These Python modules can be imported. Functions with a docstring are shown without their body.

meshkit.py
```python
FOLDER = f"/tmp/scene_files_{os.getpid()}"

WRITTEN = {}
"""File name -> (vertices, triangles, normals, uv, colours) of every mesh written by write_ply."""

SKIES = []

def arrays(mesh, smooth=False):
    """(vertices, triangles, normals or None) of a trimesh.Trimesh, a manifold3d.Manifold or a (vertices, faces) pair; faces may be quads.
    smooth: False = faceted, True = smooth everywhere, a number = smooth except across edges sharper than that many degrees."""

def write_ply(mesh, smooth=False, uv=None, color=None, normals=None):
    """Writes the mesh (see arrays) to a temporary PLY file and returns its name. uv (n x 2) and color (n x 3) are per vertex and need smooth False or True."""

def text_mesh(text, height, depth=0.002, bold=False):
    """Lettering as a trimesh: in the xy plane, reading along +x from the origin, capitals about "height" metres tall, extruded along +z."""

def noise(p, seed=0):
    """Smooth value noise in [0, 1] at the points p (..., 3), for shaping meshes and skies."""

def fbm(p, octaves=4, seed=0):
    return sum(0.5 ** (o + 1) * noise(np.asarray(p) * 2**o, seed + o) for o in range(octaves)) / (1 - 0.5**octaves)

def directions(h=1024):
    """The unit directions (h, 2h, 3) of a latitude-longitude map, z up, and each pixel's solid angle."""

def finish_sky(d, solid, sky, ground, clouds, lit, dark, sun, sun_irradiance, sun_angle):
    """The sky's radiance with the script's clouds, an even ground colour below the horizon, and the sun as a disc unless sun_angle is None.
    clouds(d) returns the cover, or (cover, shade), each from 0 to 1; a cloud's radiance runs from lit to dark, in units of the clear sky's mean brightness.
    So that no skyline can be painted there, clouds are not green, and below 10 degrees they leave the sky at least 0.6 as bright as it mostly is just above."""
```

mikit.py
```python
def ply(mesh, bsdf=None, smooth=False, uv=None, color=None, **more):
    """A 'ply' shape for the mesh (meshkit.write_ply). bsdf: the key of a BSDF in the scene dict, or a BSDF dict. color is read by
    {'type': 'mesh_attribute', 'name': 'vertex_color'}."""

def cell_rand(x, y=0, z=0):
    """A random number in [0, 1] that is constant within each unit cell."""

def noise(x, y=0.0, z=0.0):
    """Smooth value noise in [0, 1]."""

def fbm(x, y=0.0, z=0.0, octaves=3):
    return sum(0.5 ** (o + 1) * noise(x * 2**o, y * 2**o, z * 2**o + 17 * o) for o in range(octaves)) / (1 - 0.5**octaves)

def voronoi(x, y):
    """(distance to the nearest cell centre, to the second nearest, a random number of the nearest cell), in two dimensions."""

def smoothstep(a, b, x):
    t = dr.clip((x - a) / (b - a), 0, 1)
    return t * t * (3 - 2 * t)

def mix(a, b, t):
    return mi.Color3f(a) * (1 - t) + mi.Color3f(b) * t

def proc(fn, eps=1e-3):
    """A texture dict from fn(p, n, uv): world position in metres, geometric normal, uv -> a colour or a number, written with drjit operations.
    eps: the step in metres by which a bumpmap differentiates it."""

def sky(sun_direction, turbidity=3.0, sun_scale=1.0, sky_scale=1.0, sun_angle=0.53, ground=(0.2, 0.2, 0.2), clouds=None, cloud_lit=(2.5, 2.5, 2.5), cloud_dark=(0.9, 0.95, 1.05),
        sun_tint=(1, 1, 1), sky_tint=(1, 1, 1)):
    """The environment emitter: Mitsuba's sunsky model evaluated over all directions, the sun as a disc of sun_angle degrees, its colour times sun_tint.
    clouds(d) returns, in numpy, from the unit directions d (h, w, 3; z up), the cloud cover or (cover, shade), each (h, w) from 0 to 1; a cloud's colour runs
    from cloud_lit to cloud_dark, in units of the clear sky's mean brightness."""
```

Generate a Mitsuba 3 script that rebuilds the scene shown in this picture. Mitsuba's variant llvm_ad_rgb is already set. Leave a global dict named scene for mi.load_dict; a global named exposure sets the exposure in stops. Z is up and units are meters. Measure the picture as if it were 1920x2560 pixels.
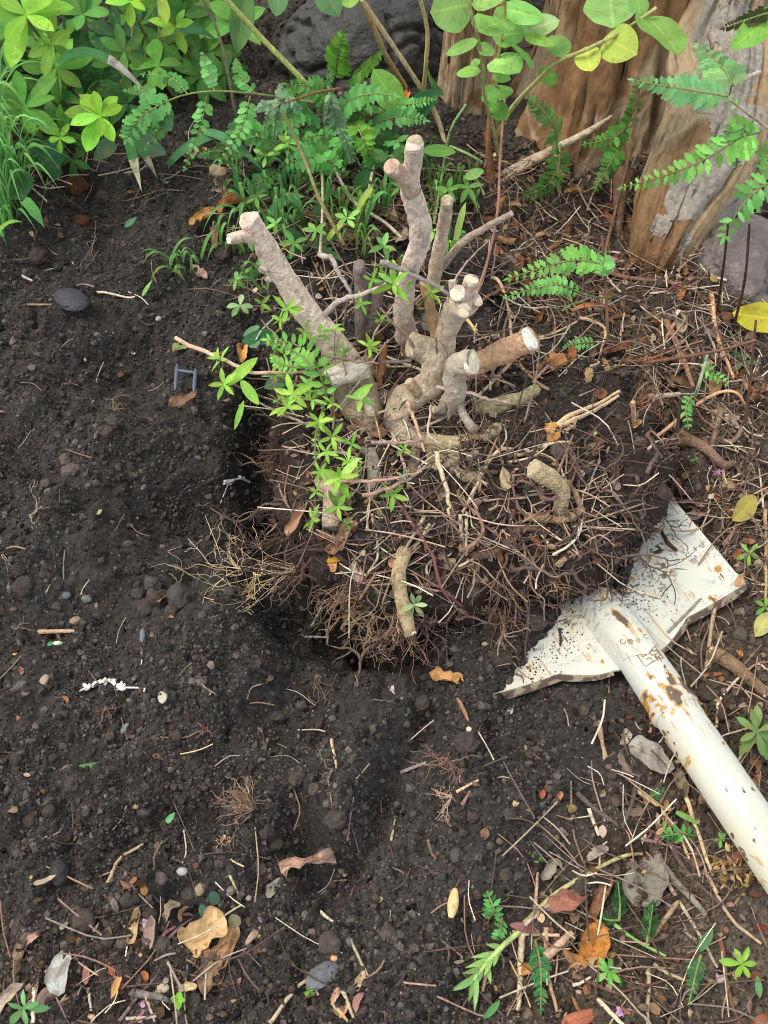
import math, numpy as np, trimesh, mitsuba as mi, drjit as dr, mikit, meshkit, shapely
from mikit import proc, noise, fbm, voronoi, smoothstep, mix, cell_rand
from scipy import ndimage
rng = np.random.default_rng(11)

# ---------------------------------------------------------------- camera, sky, exposure
CAM_Z, PITCH, VFOV = 0.76, 57.0, 50.0
exposure = 2.0
_p = math.radians(PITCH)
EYE = np.array([0.0, 0.0, CAM_Z])
FW = np.array([0, math.cos(_p), -math.sin(_p)]); UPV = np.array([0, math.sin(_p), math.cos(_p)]); RT = np.array([1.0, 0, 0])
TV = math.tan(math.radians(VFOV / 2))
scene = {'type': 'scene'}
labels = {}
scene['camera'] = {'type': 'thinlens', 'fov': VFOV, 'fov_axis': 'y', 'aperture_radius': 0.0011, 'focus_distance': 0.86, 'near_clip': 0.01, 'far_clip': 100.0,
                   'to_world': mi.ScalarTransform4f().look_at(EYE.tolist(), (EYE + FW).tolist(), [0, 0, 1])}


def overcast(d):
    return 1.0


scene['sky'] = mikit.sky((-0.5, 0.02, 0.86), turbidity=4, sun_scale=0.55, sun_angle=32, sun_tint=(0.95, 1.0, 1.08), clouds=overcast, cloud_lit=(2.43, 2.55, 2.70), ground=(0.06, 0.06, 0.05))


# ---------------------------------------------------------------- pixel of the 1920 x 2560 photograph -> point
def ray(px, py):
    px, py = np.asarray(px, float), np.asarray(py, float)
    return FW + ((px - 960) / 1280 * TV)[..., None] * RT + ((1280 - py) / 1280 * TV)[..., None] * UPV


def at(px, py, z=0.0):
    d = ray(px, py)
    return EYE + d * ((z - CAM_Z) / d[..., 2])[..., None]


def proj(P):
    q = np.asarray(P, float) - EYE
    w = q @ FW
    return np.stack([960 + q @ RT / w / TV * 1280, 1280 - q @ UPV / w / TV * 1280], -1)


def unit(v):
    v = np.asarray(v, float)
    return v / (np.linalg.norm(v, axis=-1, keepdims=True) + 1e-12)


# ---------------------------------------------------------------- materials: colour, and s / t across and along, are packed in uv
def unpack(uv):
    a, b = dr.floor(uv.x), dr.floor(uv.y)
    s, t = uv.x - a, uv.y - b
    r, bl = dr.floor(a / 64), dr.floor(b / 64)
    c = mi.Color3f(r, a - r * 64, bl) * (1 / 63)
    return dr.power(c, 2.2), s, t, (b - bl * 64) / 64


def leaf_col(p, n, uv):
    c, s, t, k = unpack(uv)
    m = dr.abs(s - 0.5)
    rib = 1 - smoothstep(0.015, 0.05, m)
    vein = smoothstep(0.75, 1.0, dr.abs(dr.sin((t * 9 - m * 5) * 3.1416)))
    q = fbm(p.x * 90 + k * 50, p.y * 90, p.z * 90, 3)
    c = c * (0.72 + 0.56 * q)
    c = mix(c, mi.Color3f(mi.luminance(c)), 0.07)
    c = mix(c, c * mi.Color3f(1.5, 1.25, 1.15), rib * 0.7 + vein * 0.22)
    spot = smoothstep(0.7, 0.78, noise(p.x * 260 + k * 9, p.y * 260, p.z * 260))
    return mix(c, mi.Color3f(0.3, 0.27, 0.1), spot * 0.35)


def dry_col(p, n, uv):
    c, s, t, k = unpack(uv)
    m = dr.abs(s - 0.5)
    q = fbm(p.x * 130 + k * 70, p.y * 130, p.z * 130, 4)
    vein = (1 - smoothstep(0.01, 0.04, m)) + smoothstep(0.86, 1.0, dr.abs(dr.sin((t * 7 - m * 4) * 3.1416))) * 0.6
    c = c * (0.55 + 0.95 * q)
    c = mix(c, c * 0.62, dr.clip(vein, 0, 1) * 0.75)
    edge = smoothstep(0.4, 0.5, m + 0.25 * q - 0.1)
    c = mix(c, c * 0.6, edge * 0.5)
    blot = smoothstep(0.6, 0.72, noise(p.x * 170 + k * 30, p.y * 170, p.z * 170))
    return mix(c, c * mi.Color3f(0.4, 0.34, 0.3), blot * 0.55)


def wood_col(p, n, uv):
    c, s, t, k = unpack(uv)
    q = 0.5 * fbm(p.x * 190 + k * 70, p.y * 190, p.z * 190, 3) + 0.5 * noise(p.x * 640 + k * 70, p.y * 640, p.z * 640)
    g = noise(p.x * 900, p.y * 900, p.z * 300 + k * 40)
    b = noise(p.x * 60 + k * 20, p.y * 60, p.z * 60)
    fis = smoothstep(0.56, 0.66, fbm(p.x * 240 + k * 31, p.y * 240, p.z * 90, 3))
    c = mix(c, mi.Color3f(mi.luminance(c)), 0.16) * (0.60 + 0.78 * q + 0.30 * g) * (1 - 0.25 * fis)
    c = mix(c, c * mi.Color3f(0.84, 0.85, 0.8), smoothstep(0.5, 0.8, b) * 0.5)
    pale = smoothstep(0.66, 0.8, noise(p.x * 330 + 9, p.y * 330, p.z * 170))
    return mix(c, c * 1.45, pale * 0.5)


def wood_bump(p, n, uv):
    return fbm(p.x * 260, p.y * 260, p.z * 200, 3) + 0.4 * noise(p.x * 900, p.y * 900, p.z * 900)


def clod_col(p, n, uv):
    c, s, t, k = unpack(uv)
    q = fbm(p.x * 300, p.y * 300, p.z * 300, 3)
    c = c * (0.5 + 0.95 * q)
    sp = smoothstep(0.83, 0.9, noise(p.x * 800, p.y * 800, p.z * 800))
    return mix(c, mi.Color3f(0.16, 0.14, 0.12), sp * 0.5)


def clod_bump(p, n, uv):
    return fbm(p.x * 420, p.y * 420, p.z * 420, 3)


def ground_col(p, n, uv):
    q = fbm(p.x * 24, p.y * 24, p.z * 24, 4)
    f = fbm(p.x * 330, p.y * 330, p.z * 330, 3)
    dark = mi.Color3f(0.040, 0.0372, 0.0356)
    brown = mi.Color3f(0.066, 0.054, 0.045)
    pale = mi.Color3f(0.13, 0.112, 0.095)
    c = mix(dark, brown, smoothstep(0.1, 0.9, uv.x + (q - 0.5) * 0.7))
    c = mix(c, pale, uv.y * (0.45 + 0.55 * smoothstep(0.3, 0.7, q * 0.5 + f * 0.5)))
    c = c * dr.maximum(0.3, 1.7 * f + 0.13) * (0.75 + 0.5 * q)
    sp = cell_rand(dr.floor(p.x * 700), dr.floor(p.y * 700), dr.floor(p.z * 300))
    c = mix(c, mi.Color3f(0.22, 0.2, 0.17), dr.select(sp > 0.997, 0.4, 0.0))
    return c


def bark_col(p, n, uv):
    # smooth mottled bark that sheds in plates: tan, orange brown and grey green plates
    w = fbm(p.x * 16, p.y * 16, p.z * 7, 3)
    x, z = p.x * 26 + (w - 0.5) * 5, p.z * 9 + (w - 0.5) * 4
    a = fbm(x, p.y * 22, z, 4)
    st = 0.55 * fbm(p.x * 120, p.y * 120, p.z * 20, 3) + 0.45 * fbm(p.x * 420, p.y * 420, p.z * 90, 2)
    c = mix(mi.Color3f(0.37, 0.262, 0.160), mi.Color3f(0.255, 0.145, 0.072), smoothstep(0.44, 0.58, a + smoothstep(0.10, 0.0, p.z) * 0.06))
    c = mix(c, mi.Color3f(0.42, 0.325, 0.215), smoothstep(0.52, 0.64, fbm(x * 0.7 + 9, p.y * 15, z * 1.3, 3)))
    grey = smoothstep(0.60, 0.615, fbm(p.x * 15 + 30, p.y * 15, p.z * 9 + 4, 3) + smoothstep(0.26, 0.34, p.x) * 0.16 - 0.13)
    c = mix(c, mi.Color3f(0.33, 0.31, 0.275), grey)
    edge = smoothstep(0.0, 0.02, dr.abs(fbm(p.x * 30 + 5, p.y * 30, p.z * 18, 3) - 0.5))
    c = c * (0.62 + 0.78 * st) * (0.78 + 0.22 * edge)
    crack = smoothstep(0.64, 0.72, fbm(p.x * 60, p.y * 60, p.z * 12 + 3, 3))
    return mix(c, c * 0.35, crack * 0.5)


def bark_bump(p, n, uv):
    return fbm(p.x * 70, p.y * 70, p.z * 20, 4) + 0.5 * fbm(p.x * 220, p.y * 220, p.z * 60, 2)


def stone_col(p, n, uv):
    c, s, t, k = unpack(uv)
    q = fbm(p.x * 60 + k * 30, p.y * 60, p.z * 60, 4)
    f = noise(p.x * 500, p.y * 500, p.z * 500)
    c = c * (0.5 + 0.8 * q + 0.25 * f)
    li = smoothstep(0.58, 0.68, fbm(p.x * 110 + k * 9, p.y * 110 + 5, p.z * 110, 3))
    c = mix(c, c * 1.7, li * 0.5)
    return c


def stone_bump(p, n, uv):
    return fbm(p.x * 80, p.y * 80, p.z * 80, 4) + 0.3 * noise(p.x * 500, p.y * 500, p.z * 500)


def bump(b, fn, scale, eps=6e-4):
    return {'type': 'bumpmap', 'arbitrary': proc(fn, eps), 'scale': scale, 'bsdf': b}


def princ(fn, rough, **kw):
    return {'type': 'principled', 'base_color': proc(fn), 'roughness': rough, **kw}


scene['material_leaf'] = {'type': 'principledthin', 'base_color': proc(leaf_col), 'roughness': 0.36, 'diff_trans': 0.75, 'eta': 1.35}
scene['material_dry'] = {'type': 'principledthin', 'base_color': proc(dry_col), 'roughness': 0.75, 'diff_trans': 0.3, 'eta': 1.25}
scene['material_wood'] = {'type': 'twosided', 'b': princ(wood_col, 0.75, specular=0.3)}
scene['material_barkwood'] = {'type': 'twosided', 'b': bump(princ(wood_col, 0.72, specular=0.3), wood_bump, 0.0026)}
scene['material_clod'] = {'type': 'twosided', 'b': bump(princ(clod_col, 0.95, specular=0.12), clod_bump, 0.0016)}
scene['material_soil'] = {'type': 'twosided', 'b': princ(ground_col, 0.95, specular=0.12)}
scene['material_trunk_bark'] = {'type': 'twosided', 'b': bump(princ(bark_col, 0.6, specular=0.35), bark_bump, 0.006, 1e-3)}
scene['material_stone'] = {'type': 'twosided', 'b': bump(princ(stone_col, 0.6, specular=0.4), stone_bump, 0.003)}


# ---------------------------------------------------------------- writing shapes
used = {}


def K(name):
    n = used.get(name, 0); used[name] = n + 1
    return name if n == 0 else f'{name}_{n:03d}'


def pack(rgb, s, t, k=None):
    r, g, b = (int(min(255, max(0, c))) >> 2 for c in rgb)
    k = int(rng.integers(64)) if k is None else k
    return np.stack([r * 64 + g + np.clip(s, .02, .98), b * 64 + k + np.clip(t, .02, .98)], -1)


def emit(key, v, f, uv, mat, smooth=True):
    scene[key] = mikit.ply((v, f), 'material_' + mat, smooth=smooth, uv=uv)
    return key


def tag(key, label=None, cat=None, group=None, kind=None):
    d = {}
    for a, b in (('label', label), ('category', cat), ('group', group), ('kind', kind)):
        if b: d[a] = b
    labels[key] = d
    return key


class Bag:
    """several pieces that become one mesh"""
    def __init__(self): self.v, self.f, self.uv, self.n = [], [], [], 0
    def add(self, v, f, uv):
        self.v.append(v); self.f.append(np.asarray(f) + self.n); self.uv.append(uv); self.n += len(v)
    def emit(self, key, mat, smooth=True):
        if self.n: emit(key, np.vstack(self.v), np.vstack(self.f), np.vstack(self.uv), mat, smooth)
        return key


def spline(P, n):
    """Catmull-Rom through the rows of P (any columns), n points"""
    P = np.asarray(P, float)
    if len(P) == 2:
        t = np.linspace(0, 1, n)[:, None]
        return P[0] * (1 - t) + P[1] * t
    Q = np.vstack([2 * P[0] - P[1], P, 2 * P[-1] - P[-2]])
    u = np.linspace(0, len(P) - 1, n); i = np.minimum(u.astype(int), len(P) - 2); t = (u - i)[:, None]
    a, b, c, d = Q[i], Q[i + 1], Q[i + 2], Q[i + 3]
    return 0.5 * (2 * b + (c - a) * t + (2 * a - 5 * b + 4 * c - d) * t**2 + (3 * b - a - 3 * c + d) * t**3)


def tube_geo(P, R, sides=6, lump=0.0, flat=1.0, caps=True):
    P = np.asarray(P, float); n = len(P); R = np.broadcast_to(np.asarray(R, float), (n,))
    T = unit(np.gradient(P, axis=0))
    a = np.cross(T[0], [0, 0, 1.0]) if abs(T[0][2]) < .9 else np.cross(T[0], [1.0, 0, 0])
    a = unit(a); A = np.zeros_like(P)
    for i in range(n):
        a = a - T[i] * (a @ T[i]); a = a / (np.linalg.norm(a) + 1e-12); A[i] = a
    B = np.cross(T, A)
    an = np.arange(sides) * 2 * np.pi / sides
    rr = np.repeat(R[:, None], sides, 1)
    if lump:
        D = np.cos(an)[None, :, None] * A[:, None] + np.sin(an)[None, :, None] * B[:, None]
        q = P[:, None] + D * rr[..., None]
        rr = rr * (1 + lump * 2 * (meshkit.fbm(q * 90 / 1.0, 3) - .5))
    v = P[:, None] + rr[..., None] * (np.cos(an)[None, :, None] * A[:, None] + flat * np.sin(an)[None, :, None] * B[:, None])
    v = v.reshape(-1, 3)
    i, j = np.meshgrid(np.arange(n - 1), np.arange(sides), indexing='ij'); i = i.ravel(); j = j.ravel(); k = (j + 1) % sides
    f = np.vstack([np.stack([i * sides + j, i * sides + k, (i + 1) * sides + k], 1), np.stack([i * sides + j, (i + 1) * sides + k, (i + 1) * sides + j], 1)])
    s = np.tile(.5 - .48 * np.cos(an), n); t = np.repeat(np.linspace(0, 1, n), sides)
    if caps:
        c0, c1 = len(v), len(v) + 1
        v = np.vstack([v, P[:1], P[-1:]]); s = np.append(s, [.5, .5]); t = np.append(t, [0, 1])
        jj = np.arange(sides); kk = (jj + 1) % sides; o = (n - 1) * sides
        f = np.vstack([f, np.stack([jj * 0 + c0, kk, jj], 1), np.stack([jj * 0 + c1, o + jj, o + kk], 1)])
    return v, f, s, t


def tube(key, P, R, rgb, mat='wood', sides=6, n=None, lump=0.0, flat=1.0, jit=0.0):
    P = np.asarray(P, float); R = np.broadcast_to(np.asarray(R, float), (len(P),))
    n = n or max(4, 3 * (len(P) - 1) + 1)
    S = spline(np.column_stack([P, R]), n)
    if jit: S[:, :3] += rng.normal(0, jit, (n, 3))
    v, f, s, t = tube_geo(S[:, :3], np.maximum(S[:, 3], 2e-4), sides, lump, flat)
    uv = pack(rgb, s, t)
    if isinstance(key, Bag): key.add(v, f, uv)
    else: emit(key, v, f, uv, mat)
    return S


def frame(D, N):
    y = unit(D); z = np.asarray(N, float); z = z - y * (z @ y)
    if np.linalg.norm(z) < 1e-6: z = np.cross(y, [1, 0, 0.3])
    z = unit(z)
    return np.stack([np.cross(y, z), y, z], 1)


GRIDS = {}


def grid_faces(nx, ny):
    if (nx, ny) not in GRIDS:
        i, j = np.meshgrid(np.arange(ny), np.arange(nx), indexing='ij'); i = i.ravel(); j = j.ravel(); w = nx + 1
        a = i * w + j
        GRIDS[nx, ny] = np.vstack([np.stack([a, a + 1, a + w + 1], 1), np.stack([a, a + w + 1, a + w], 1)])
    return GRIDS[nx, ny]


def leaf_geo(L, W, shape='ell', fold=.25, droop=.4, wave=.0, serr=0, nx=4, ny=8, twist=0.0):
    if serr: ny = 2 * serr
    t = np.linspace(0, 1, ny + 1)
    if shape == 'ell': w = np.sin(np.pi * np.clip(t, 0, 1)**.95)**.75
    elif shape == 'obo': w = np.sin(np.pi * t**1.35)**.75 + .06 * (1 - t)
    elif shape == 'lan': w = np.sin(np.pi * t**.75)**.9
    elif shape == 'round': w = np.sin(np.pi * t**.85)**.55
    elif shape == 'blade': w = np.clip(np.minimum(.55 + t * 3, (1 - t) * 2.2), .04, 1)
    elif shape == 'heart': w = np.sin(np.pi * t**.6)**.7
    else: w = np.sin(np.pi * t)
    if serr: w = w * np.where(np.arange(ny + 1) % 2 == 0, .74, 1.06)
    x = np.linspace(-1, 1, nx + 1)
    X = x[None] * (w * W / 2)[:, None]
    ang = -droop * t * 1.0
    dy = np.cos(ang) * L / ny; dz = np.sin(ang) * L / ny
    Y = np.concatenate([[0], np.cumsum(dy[1:])]); Z = np.concatenate([[0], np.cumsum(dz[1:])])
    Zs = Z[:, None] + np.abs(X) * fold
    if wave: Zs = Zs + wave * W * np.sin(t * 11 + rng.uniform(0, 6))[:, None] * np.abs(x)[None]**1.5
    Yb = np.repeat(Y[:, None], nx + 1, 1)
    if serr: Yb = Yb + np.abs(x)[None] * L / ny * .8 * (np.arange(ny + 1) % 2)[:, None]
    if twist:
        a = twist * t[:, None]
        X, Zs = X * np.cos(a) - (Zs - Z[:, None]) * np.sin(a), Z[:, None] + X * np.sin(a) + (Zs - Z[:, None]) * np.cos(a)
    v = np.stack([X, Yb, Zs], -1).reshape(-1, 3)
    return v, grid_faces(nx, ny), np.tile((x + 1) / 2, ny + 1), np.repeat(t, nx + 1)


def span_uv(rgb, v, k=None):
    w = (v - v.min(0)) / (np.ptp(v, axis=0) + 1e-9)
    return pack(rgb, w[:, 0] * .8 + w[:, 2] * .19, w[:, 1] * .8 + w[:, 2] * .13, k)


def vary(rgb, a=10):
    k = 1 + rng.normal(0, a / 130)
    h = a / 3 * min(1, sum(rgb) / 400) ** 1.5
    return tuple(c * k + rng.normal(0, h) + 1 for c in rgb)


def leaf(key, P, D, N, L, W, rgb, mat='leaf', **kw):
    v, f, s, t = leaf_geo(L, W, **kw)
    v = np.asarray(P) + v @ frame(D, N).T
    uv = pack(rgb, s, t)
    if isinstance(key, Bag): key.add(v, f, uv)
    else: emit(key, v, f, uv, mat)


def rosette(owner, C, axis, n, L, W, rgb, rot=None, open_=1.0, shape='obo', part='leaf', droop=.5, fold=.22, serr=0, keep=None):
    axis = unit(axis); a = unit(np.cross(axis, [0.3, .2, 1.0])); b = np.cross(axis, a)
    rot = rng.uniform(0, 6.28) if rot is None else rot
    for i in range(n):
        ph = rot + i * 6.283 / n * (1 if n < 7 else 1.0) + rng.normal(0, .18)
        lay = (i % 2) if n > 5 else 0
        el = open_ * (1.25 - .35 * lay + rng.normal(0, .12))
        l = L * rng.uniform(.75, 1.1) * (1 - .18 * lay)
        D = axis * math.cos(el) + (a * math.cos(ph) + b * math.sin(ph)) * math.sin(el)
        key = K(f'{owner}__{part}') if not isinstance(owner, Bag) else owner
        leaf(key, C + axis * (.002 * lay), D, axis, l, W * l / L * rng.uniform(.9, 1.1), vary(rgb, 14), shape=shape, droop=droop * rng.uniform(.4, 1.5), fold=fold, serr=serr, twist=rng.normal(0, .3))


def frond(key, pts, plen, pairs, rgb, N=(0, -.55, .84), lobes=5, width=.36, both=True, start=.12, taper=.75, stalk_rgb=(112, 128, 66), r=.0009, droop=.35, fwd=.5):
    """a fern frond: stalk, and one part for each pinna"""
    pairs = int(pairs * 1.3) + 1; lobes = lobes if lobes > 3 else 0
    S = tube(K(f'{key}__stalk'), pts, np.linspace(r * 1.2, r * .5, len(pts)), stalk_rgb, n=16, sides=5)
    P = spline(S[:, :3], 200); T = unit(np.gradient(P, axis=0)); N = unit(N)
    for i in range(pairs):
        u = start + (1 - start) * i / max(1, pairs - 1)
        l = plen * (1 - (i / pairs)**1.6 * taper) * rng.uniform(.78, 1.12) * (min(1, .7 + i * .15))
        for sgn in ((-1, 1) if both else (1,)):
            if rng.uniform() < .05: continue
            q = min(199, int((u + rng.normal(0, .005)) * 198)); q = max(0, q)
            side = unit(np.cross(T[q], N)) * sgn
            D = unit(side + T[q] * fwd * rng.uniform(.8, 1.2) + N * rng.normal(0, .12))
            leaf(K(f'{key}__pinna'), P[q], D, N + side * .2, l, l * width * 1.4, vary(rgb, 12), shape='lan' if lobes else 'ell', serr=lobes, nx=2, ny=6, fold=.15, droop=droop * rng.uniform(.3, 1.5))
    D = T[-1]
    leaf(K(f'{key}__pinna'), P[-1], D, N, plen * .45, plen * .16, vary(rgb, 8), shape='lan', serr=lobes, nx=2, droop=.2)


def blob_geo(r, sub=2, rough=.25, seed=0, flat=1.0, freq=1.5, facet=0):
    m = trimesh.creation.icosphere(sub, 1.0); d = np.array(m.vertices)
    off = np.array([seed * 7.3, seed * 3.1, seed * 1.7])
    k = 1 + rough * 2 * (meshkit.fbm(d * freq + off, 3) - .5)
    if facet:
        rs = np.random.default_rng(int(seed * 10) + 5); c = unit(rs.normal(size=(facet, 3)))
        k = np.minimum(k, (.72 + .2 * rs.uniform(size=facet) / np.maximum(d @ c.T, .25)).min(1))
    v = d * k[:, None] * r; v[:, 2] *= flat
    return v, np.array(m.faces)


def rotz(v, a):
    c, s = math.cos(a), math.sin(a)
    return v @ np.array([[c, s, 0], [-s, c, 0], [0, 0, 1.0]])

# ---------------------------------------------------------------- the shovel's pose (blade frame), needed by the terrain
def shovel_pose():
    Lc, Rc = at(1265, 1771, .004), at(1851, 1438, .012)
    M = (Lc + Rc) / 2
    A, B = at(1614, 1668, .024), at(1925, 2128, .040)       # the shaft's axis
    back = unit(B - A)
    X = unit(Rc - Lc); N = unit(np.cross(X, -back)); N = N if N[2] > 0 else -N
    X = unit(np.cross(-back, N))                             # square to the shaft
    return M, X, -back, N, np.linalg.norm(Rc - Lc), A, B


BM, BX, BY, BN, BW, SA, SB = shovel_pose()
BY2 = unit(BY - BN * .07)                                    # the blade dips a little ahead of the socket
BN2 = unit(np.cross(BX, BY2))
BO = SA - BN * .013                                           # blade origin on the shaft line
BO = BO + BY * ((BM - BO) @ BY)

# ---------------------------------------------------------------- terrain as a height raster
STEP = .0024
gx = np.arange(-.66, .6601, STEP); gy = np.arange(-.10, 1.42, STEP)
GX, GY = np.meshgrid(gx, gy, indexing='xy')
PX = proj(np.stack([GX, GY, 0 * GX], -1))                    # where each raster point stands in the photograph's pixels


def inside(poly, soft=8):
    """a soft mask of a patch of ground whose corners are given by photograph pixels"""
    pts = np.array([at(a, b, 0)[:2] for a, b in poly])
    m = shapely.contains_xy(shapely.Polygon(pts).buffer(0), GX.ravel(), GY.ravel()).reshape(GX.shape).astype(float)
    return ndimage.gaussian_filter(m, soft)


def nz(freq, octaves=3, seed=0):
    return meshkit.fbm(np.stack([GX * freq, GY * freq, 0 * GX + seed * 9.7], -1), octaves, seed)


M_right = inside([(1130, 440), (1500, 470), (2300, 500), (2300, 2700), (1230, 2700), (1235, 2420), (1330, 2230), (1400, 2080), (1560, 1950), (1600, 1800), (1690, 1500), (1640, 1050), (1480, 880), (1280, 760)], 7)
M_top = inside([(-700, -600), (2400, -600), (2300, 480), (1500, 520), (1150, 600), (700, 640), (560, 500), (330, 420), (180, 480), (100, 590), (-700, 640)], 6)
M_bl = inside([(-300, 2330), (150, 2280), (480, 2240), (620, 2330), (640, 2700), (-300, 2700)], 14)
M_pack = inside([(1660, 2290), (2100, 2130), (2300, 2700), (1840, 2700), (1800, 2470), (1690, 2420)], 12)
M_track = inside([(1040, 1990), (1130, 2000), (1080, 2160), (960, 2330), (900, 2320), (960, 2150)], 12)
M_litter = np.clip(M_right + M_top * .45 + M_bl * .45, 0, 1)

H = .040 * (nz(5, 2, 1) - .5) + .056 * (nz(13, 2, 2) - .5)
rough = (1 - .75 * np.clip(M_track + M_pack, 0, 1))
H = H + rough * (.034 * np.abs(nz(30, 2, 3) - .5) + .020 * (nz(64, 2, 4) - .5) + .0095 * (nz(150, 2, 5) - .5) + .0042 * (nz(330, 1, 6) - .5)) + .0016 * (nz(400, 1, 16) - .5)
H = H + .022 * M_top * np.clip((.12 - GX) / .14, 0, 1) + .004 * M_right


def bump_at(px, py, rx, ry, amp, rot=0.0):
    global H
    c = at(px, py, 0); dx, dy = GX - c[0], GY - c[1]; a = math.radians(rot)
    u, v = dx * math.cos(a) + dy * math.sin(a), -dx * math.sin(a) + dy * math.cos(a)
    H = H + 1.35 * amp * np.exp(-(u / rx)**2 - (v / ry)**2)


for b in [(650, 1010, .024, .06, -.055), (680, 1260, .034, .05, -.060), (830, 1510, .06, .030, -.040), (1150, 1560, .11, .036, -.060), (1665, 1100, .014, .05, -.050, -15), (1420, 1520, .05, .03, -.022),
          (330, 900, .06, .06, -.030), (430, 1260, .05, .03, -.034), (270, 1130, .04, .03, .016), (540, 1620, .07, .05, .030), (740, 1640, .015, .06, -.012, 20), (250, 1480, .06, .04, .008),
          (765, 2090, .018, .035, -.030, 20), (660, 1960, .05, .04, .010), (925, 2080, .014, .09, -.018, -28), (860, 1960, .02, .05, .018, -20), (1010, 2110, .03, .07, -.008, -25), (1200, 1960, .05, .05, .018),
          (520, 2150, .09, .012, .009, 25), (330, 2100, .05, .02, -.009, 20), (180, 1900, .07, .05, .007), (1380, 1900, .05, .05, .008), (830, 2360, .025, .02, .008),
          (90, 760, .08, .05, .012), (380, 640, .05, .03, .012), (60, 1380, .05, .06, .008), (1560, 1750, .06, .05, -.012, -40)]:
    bump_at(*b)

# the ground under and over the blade: soil has slid over its front part, along this line; behind it the ground lies a little lower
LINE = np.array([at(a, b, 0)[:2] for a, b in [(1180, 1840), (1268, 1745), (1330, 1640), (1400, 1545), (1452, 1465), (1560, 1500), (1590, 1400), (1600, 1330), (1640, 1210), (1600, 1120), (1560, 1060)]])
cover = shapely.contains_xy(shapely.Polygon(np.vstack([LINE, [at(900, 1000)[:2]], [at(900, 1800)[:2]]])).buffer(0), GX.ravel(), GY.ravel()).reshape(GX.shape)
sd = ndimage.distance_transform_edt(cover) * STEP - ndimage.distance_transform_edt(~cover) * STEP
BZ = BO[2] - ((GX - BO[0]) * BN2[0] + (GY - BO[1]) * BN2[1]) / BN2[2]        # height of the blade's plane
bx = (GX - BO[0]) * BX[0] + (GY - BO[1]) * BX[1]; by = (GX - BO[0]) * BY[0] + (GY - BO[1]) * BY[1]
near = np.clip(1.2 - np.maximum(np.abs(bx) / (BW / 2 + .012), np.abs(by - .075) / .125), 0, .2) / .2
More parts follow.
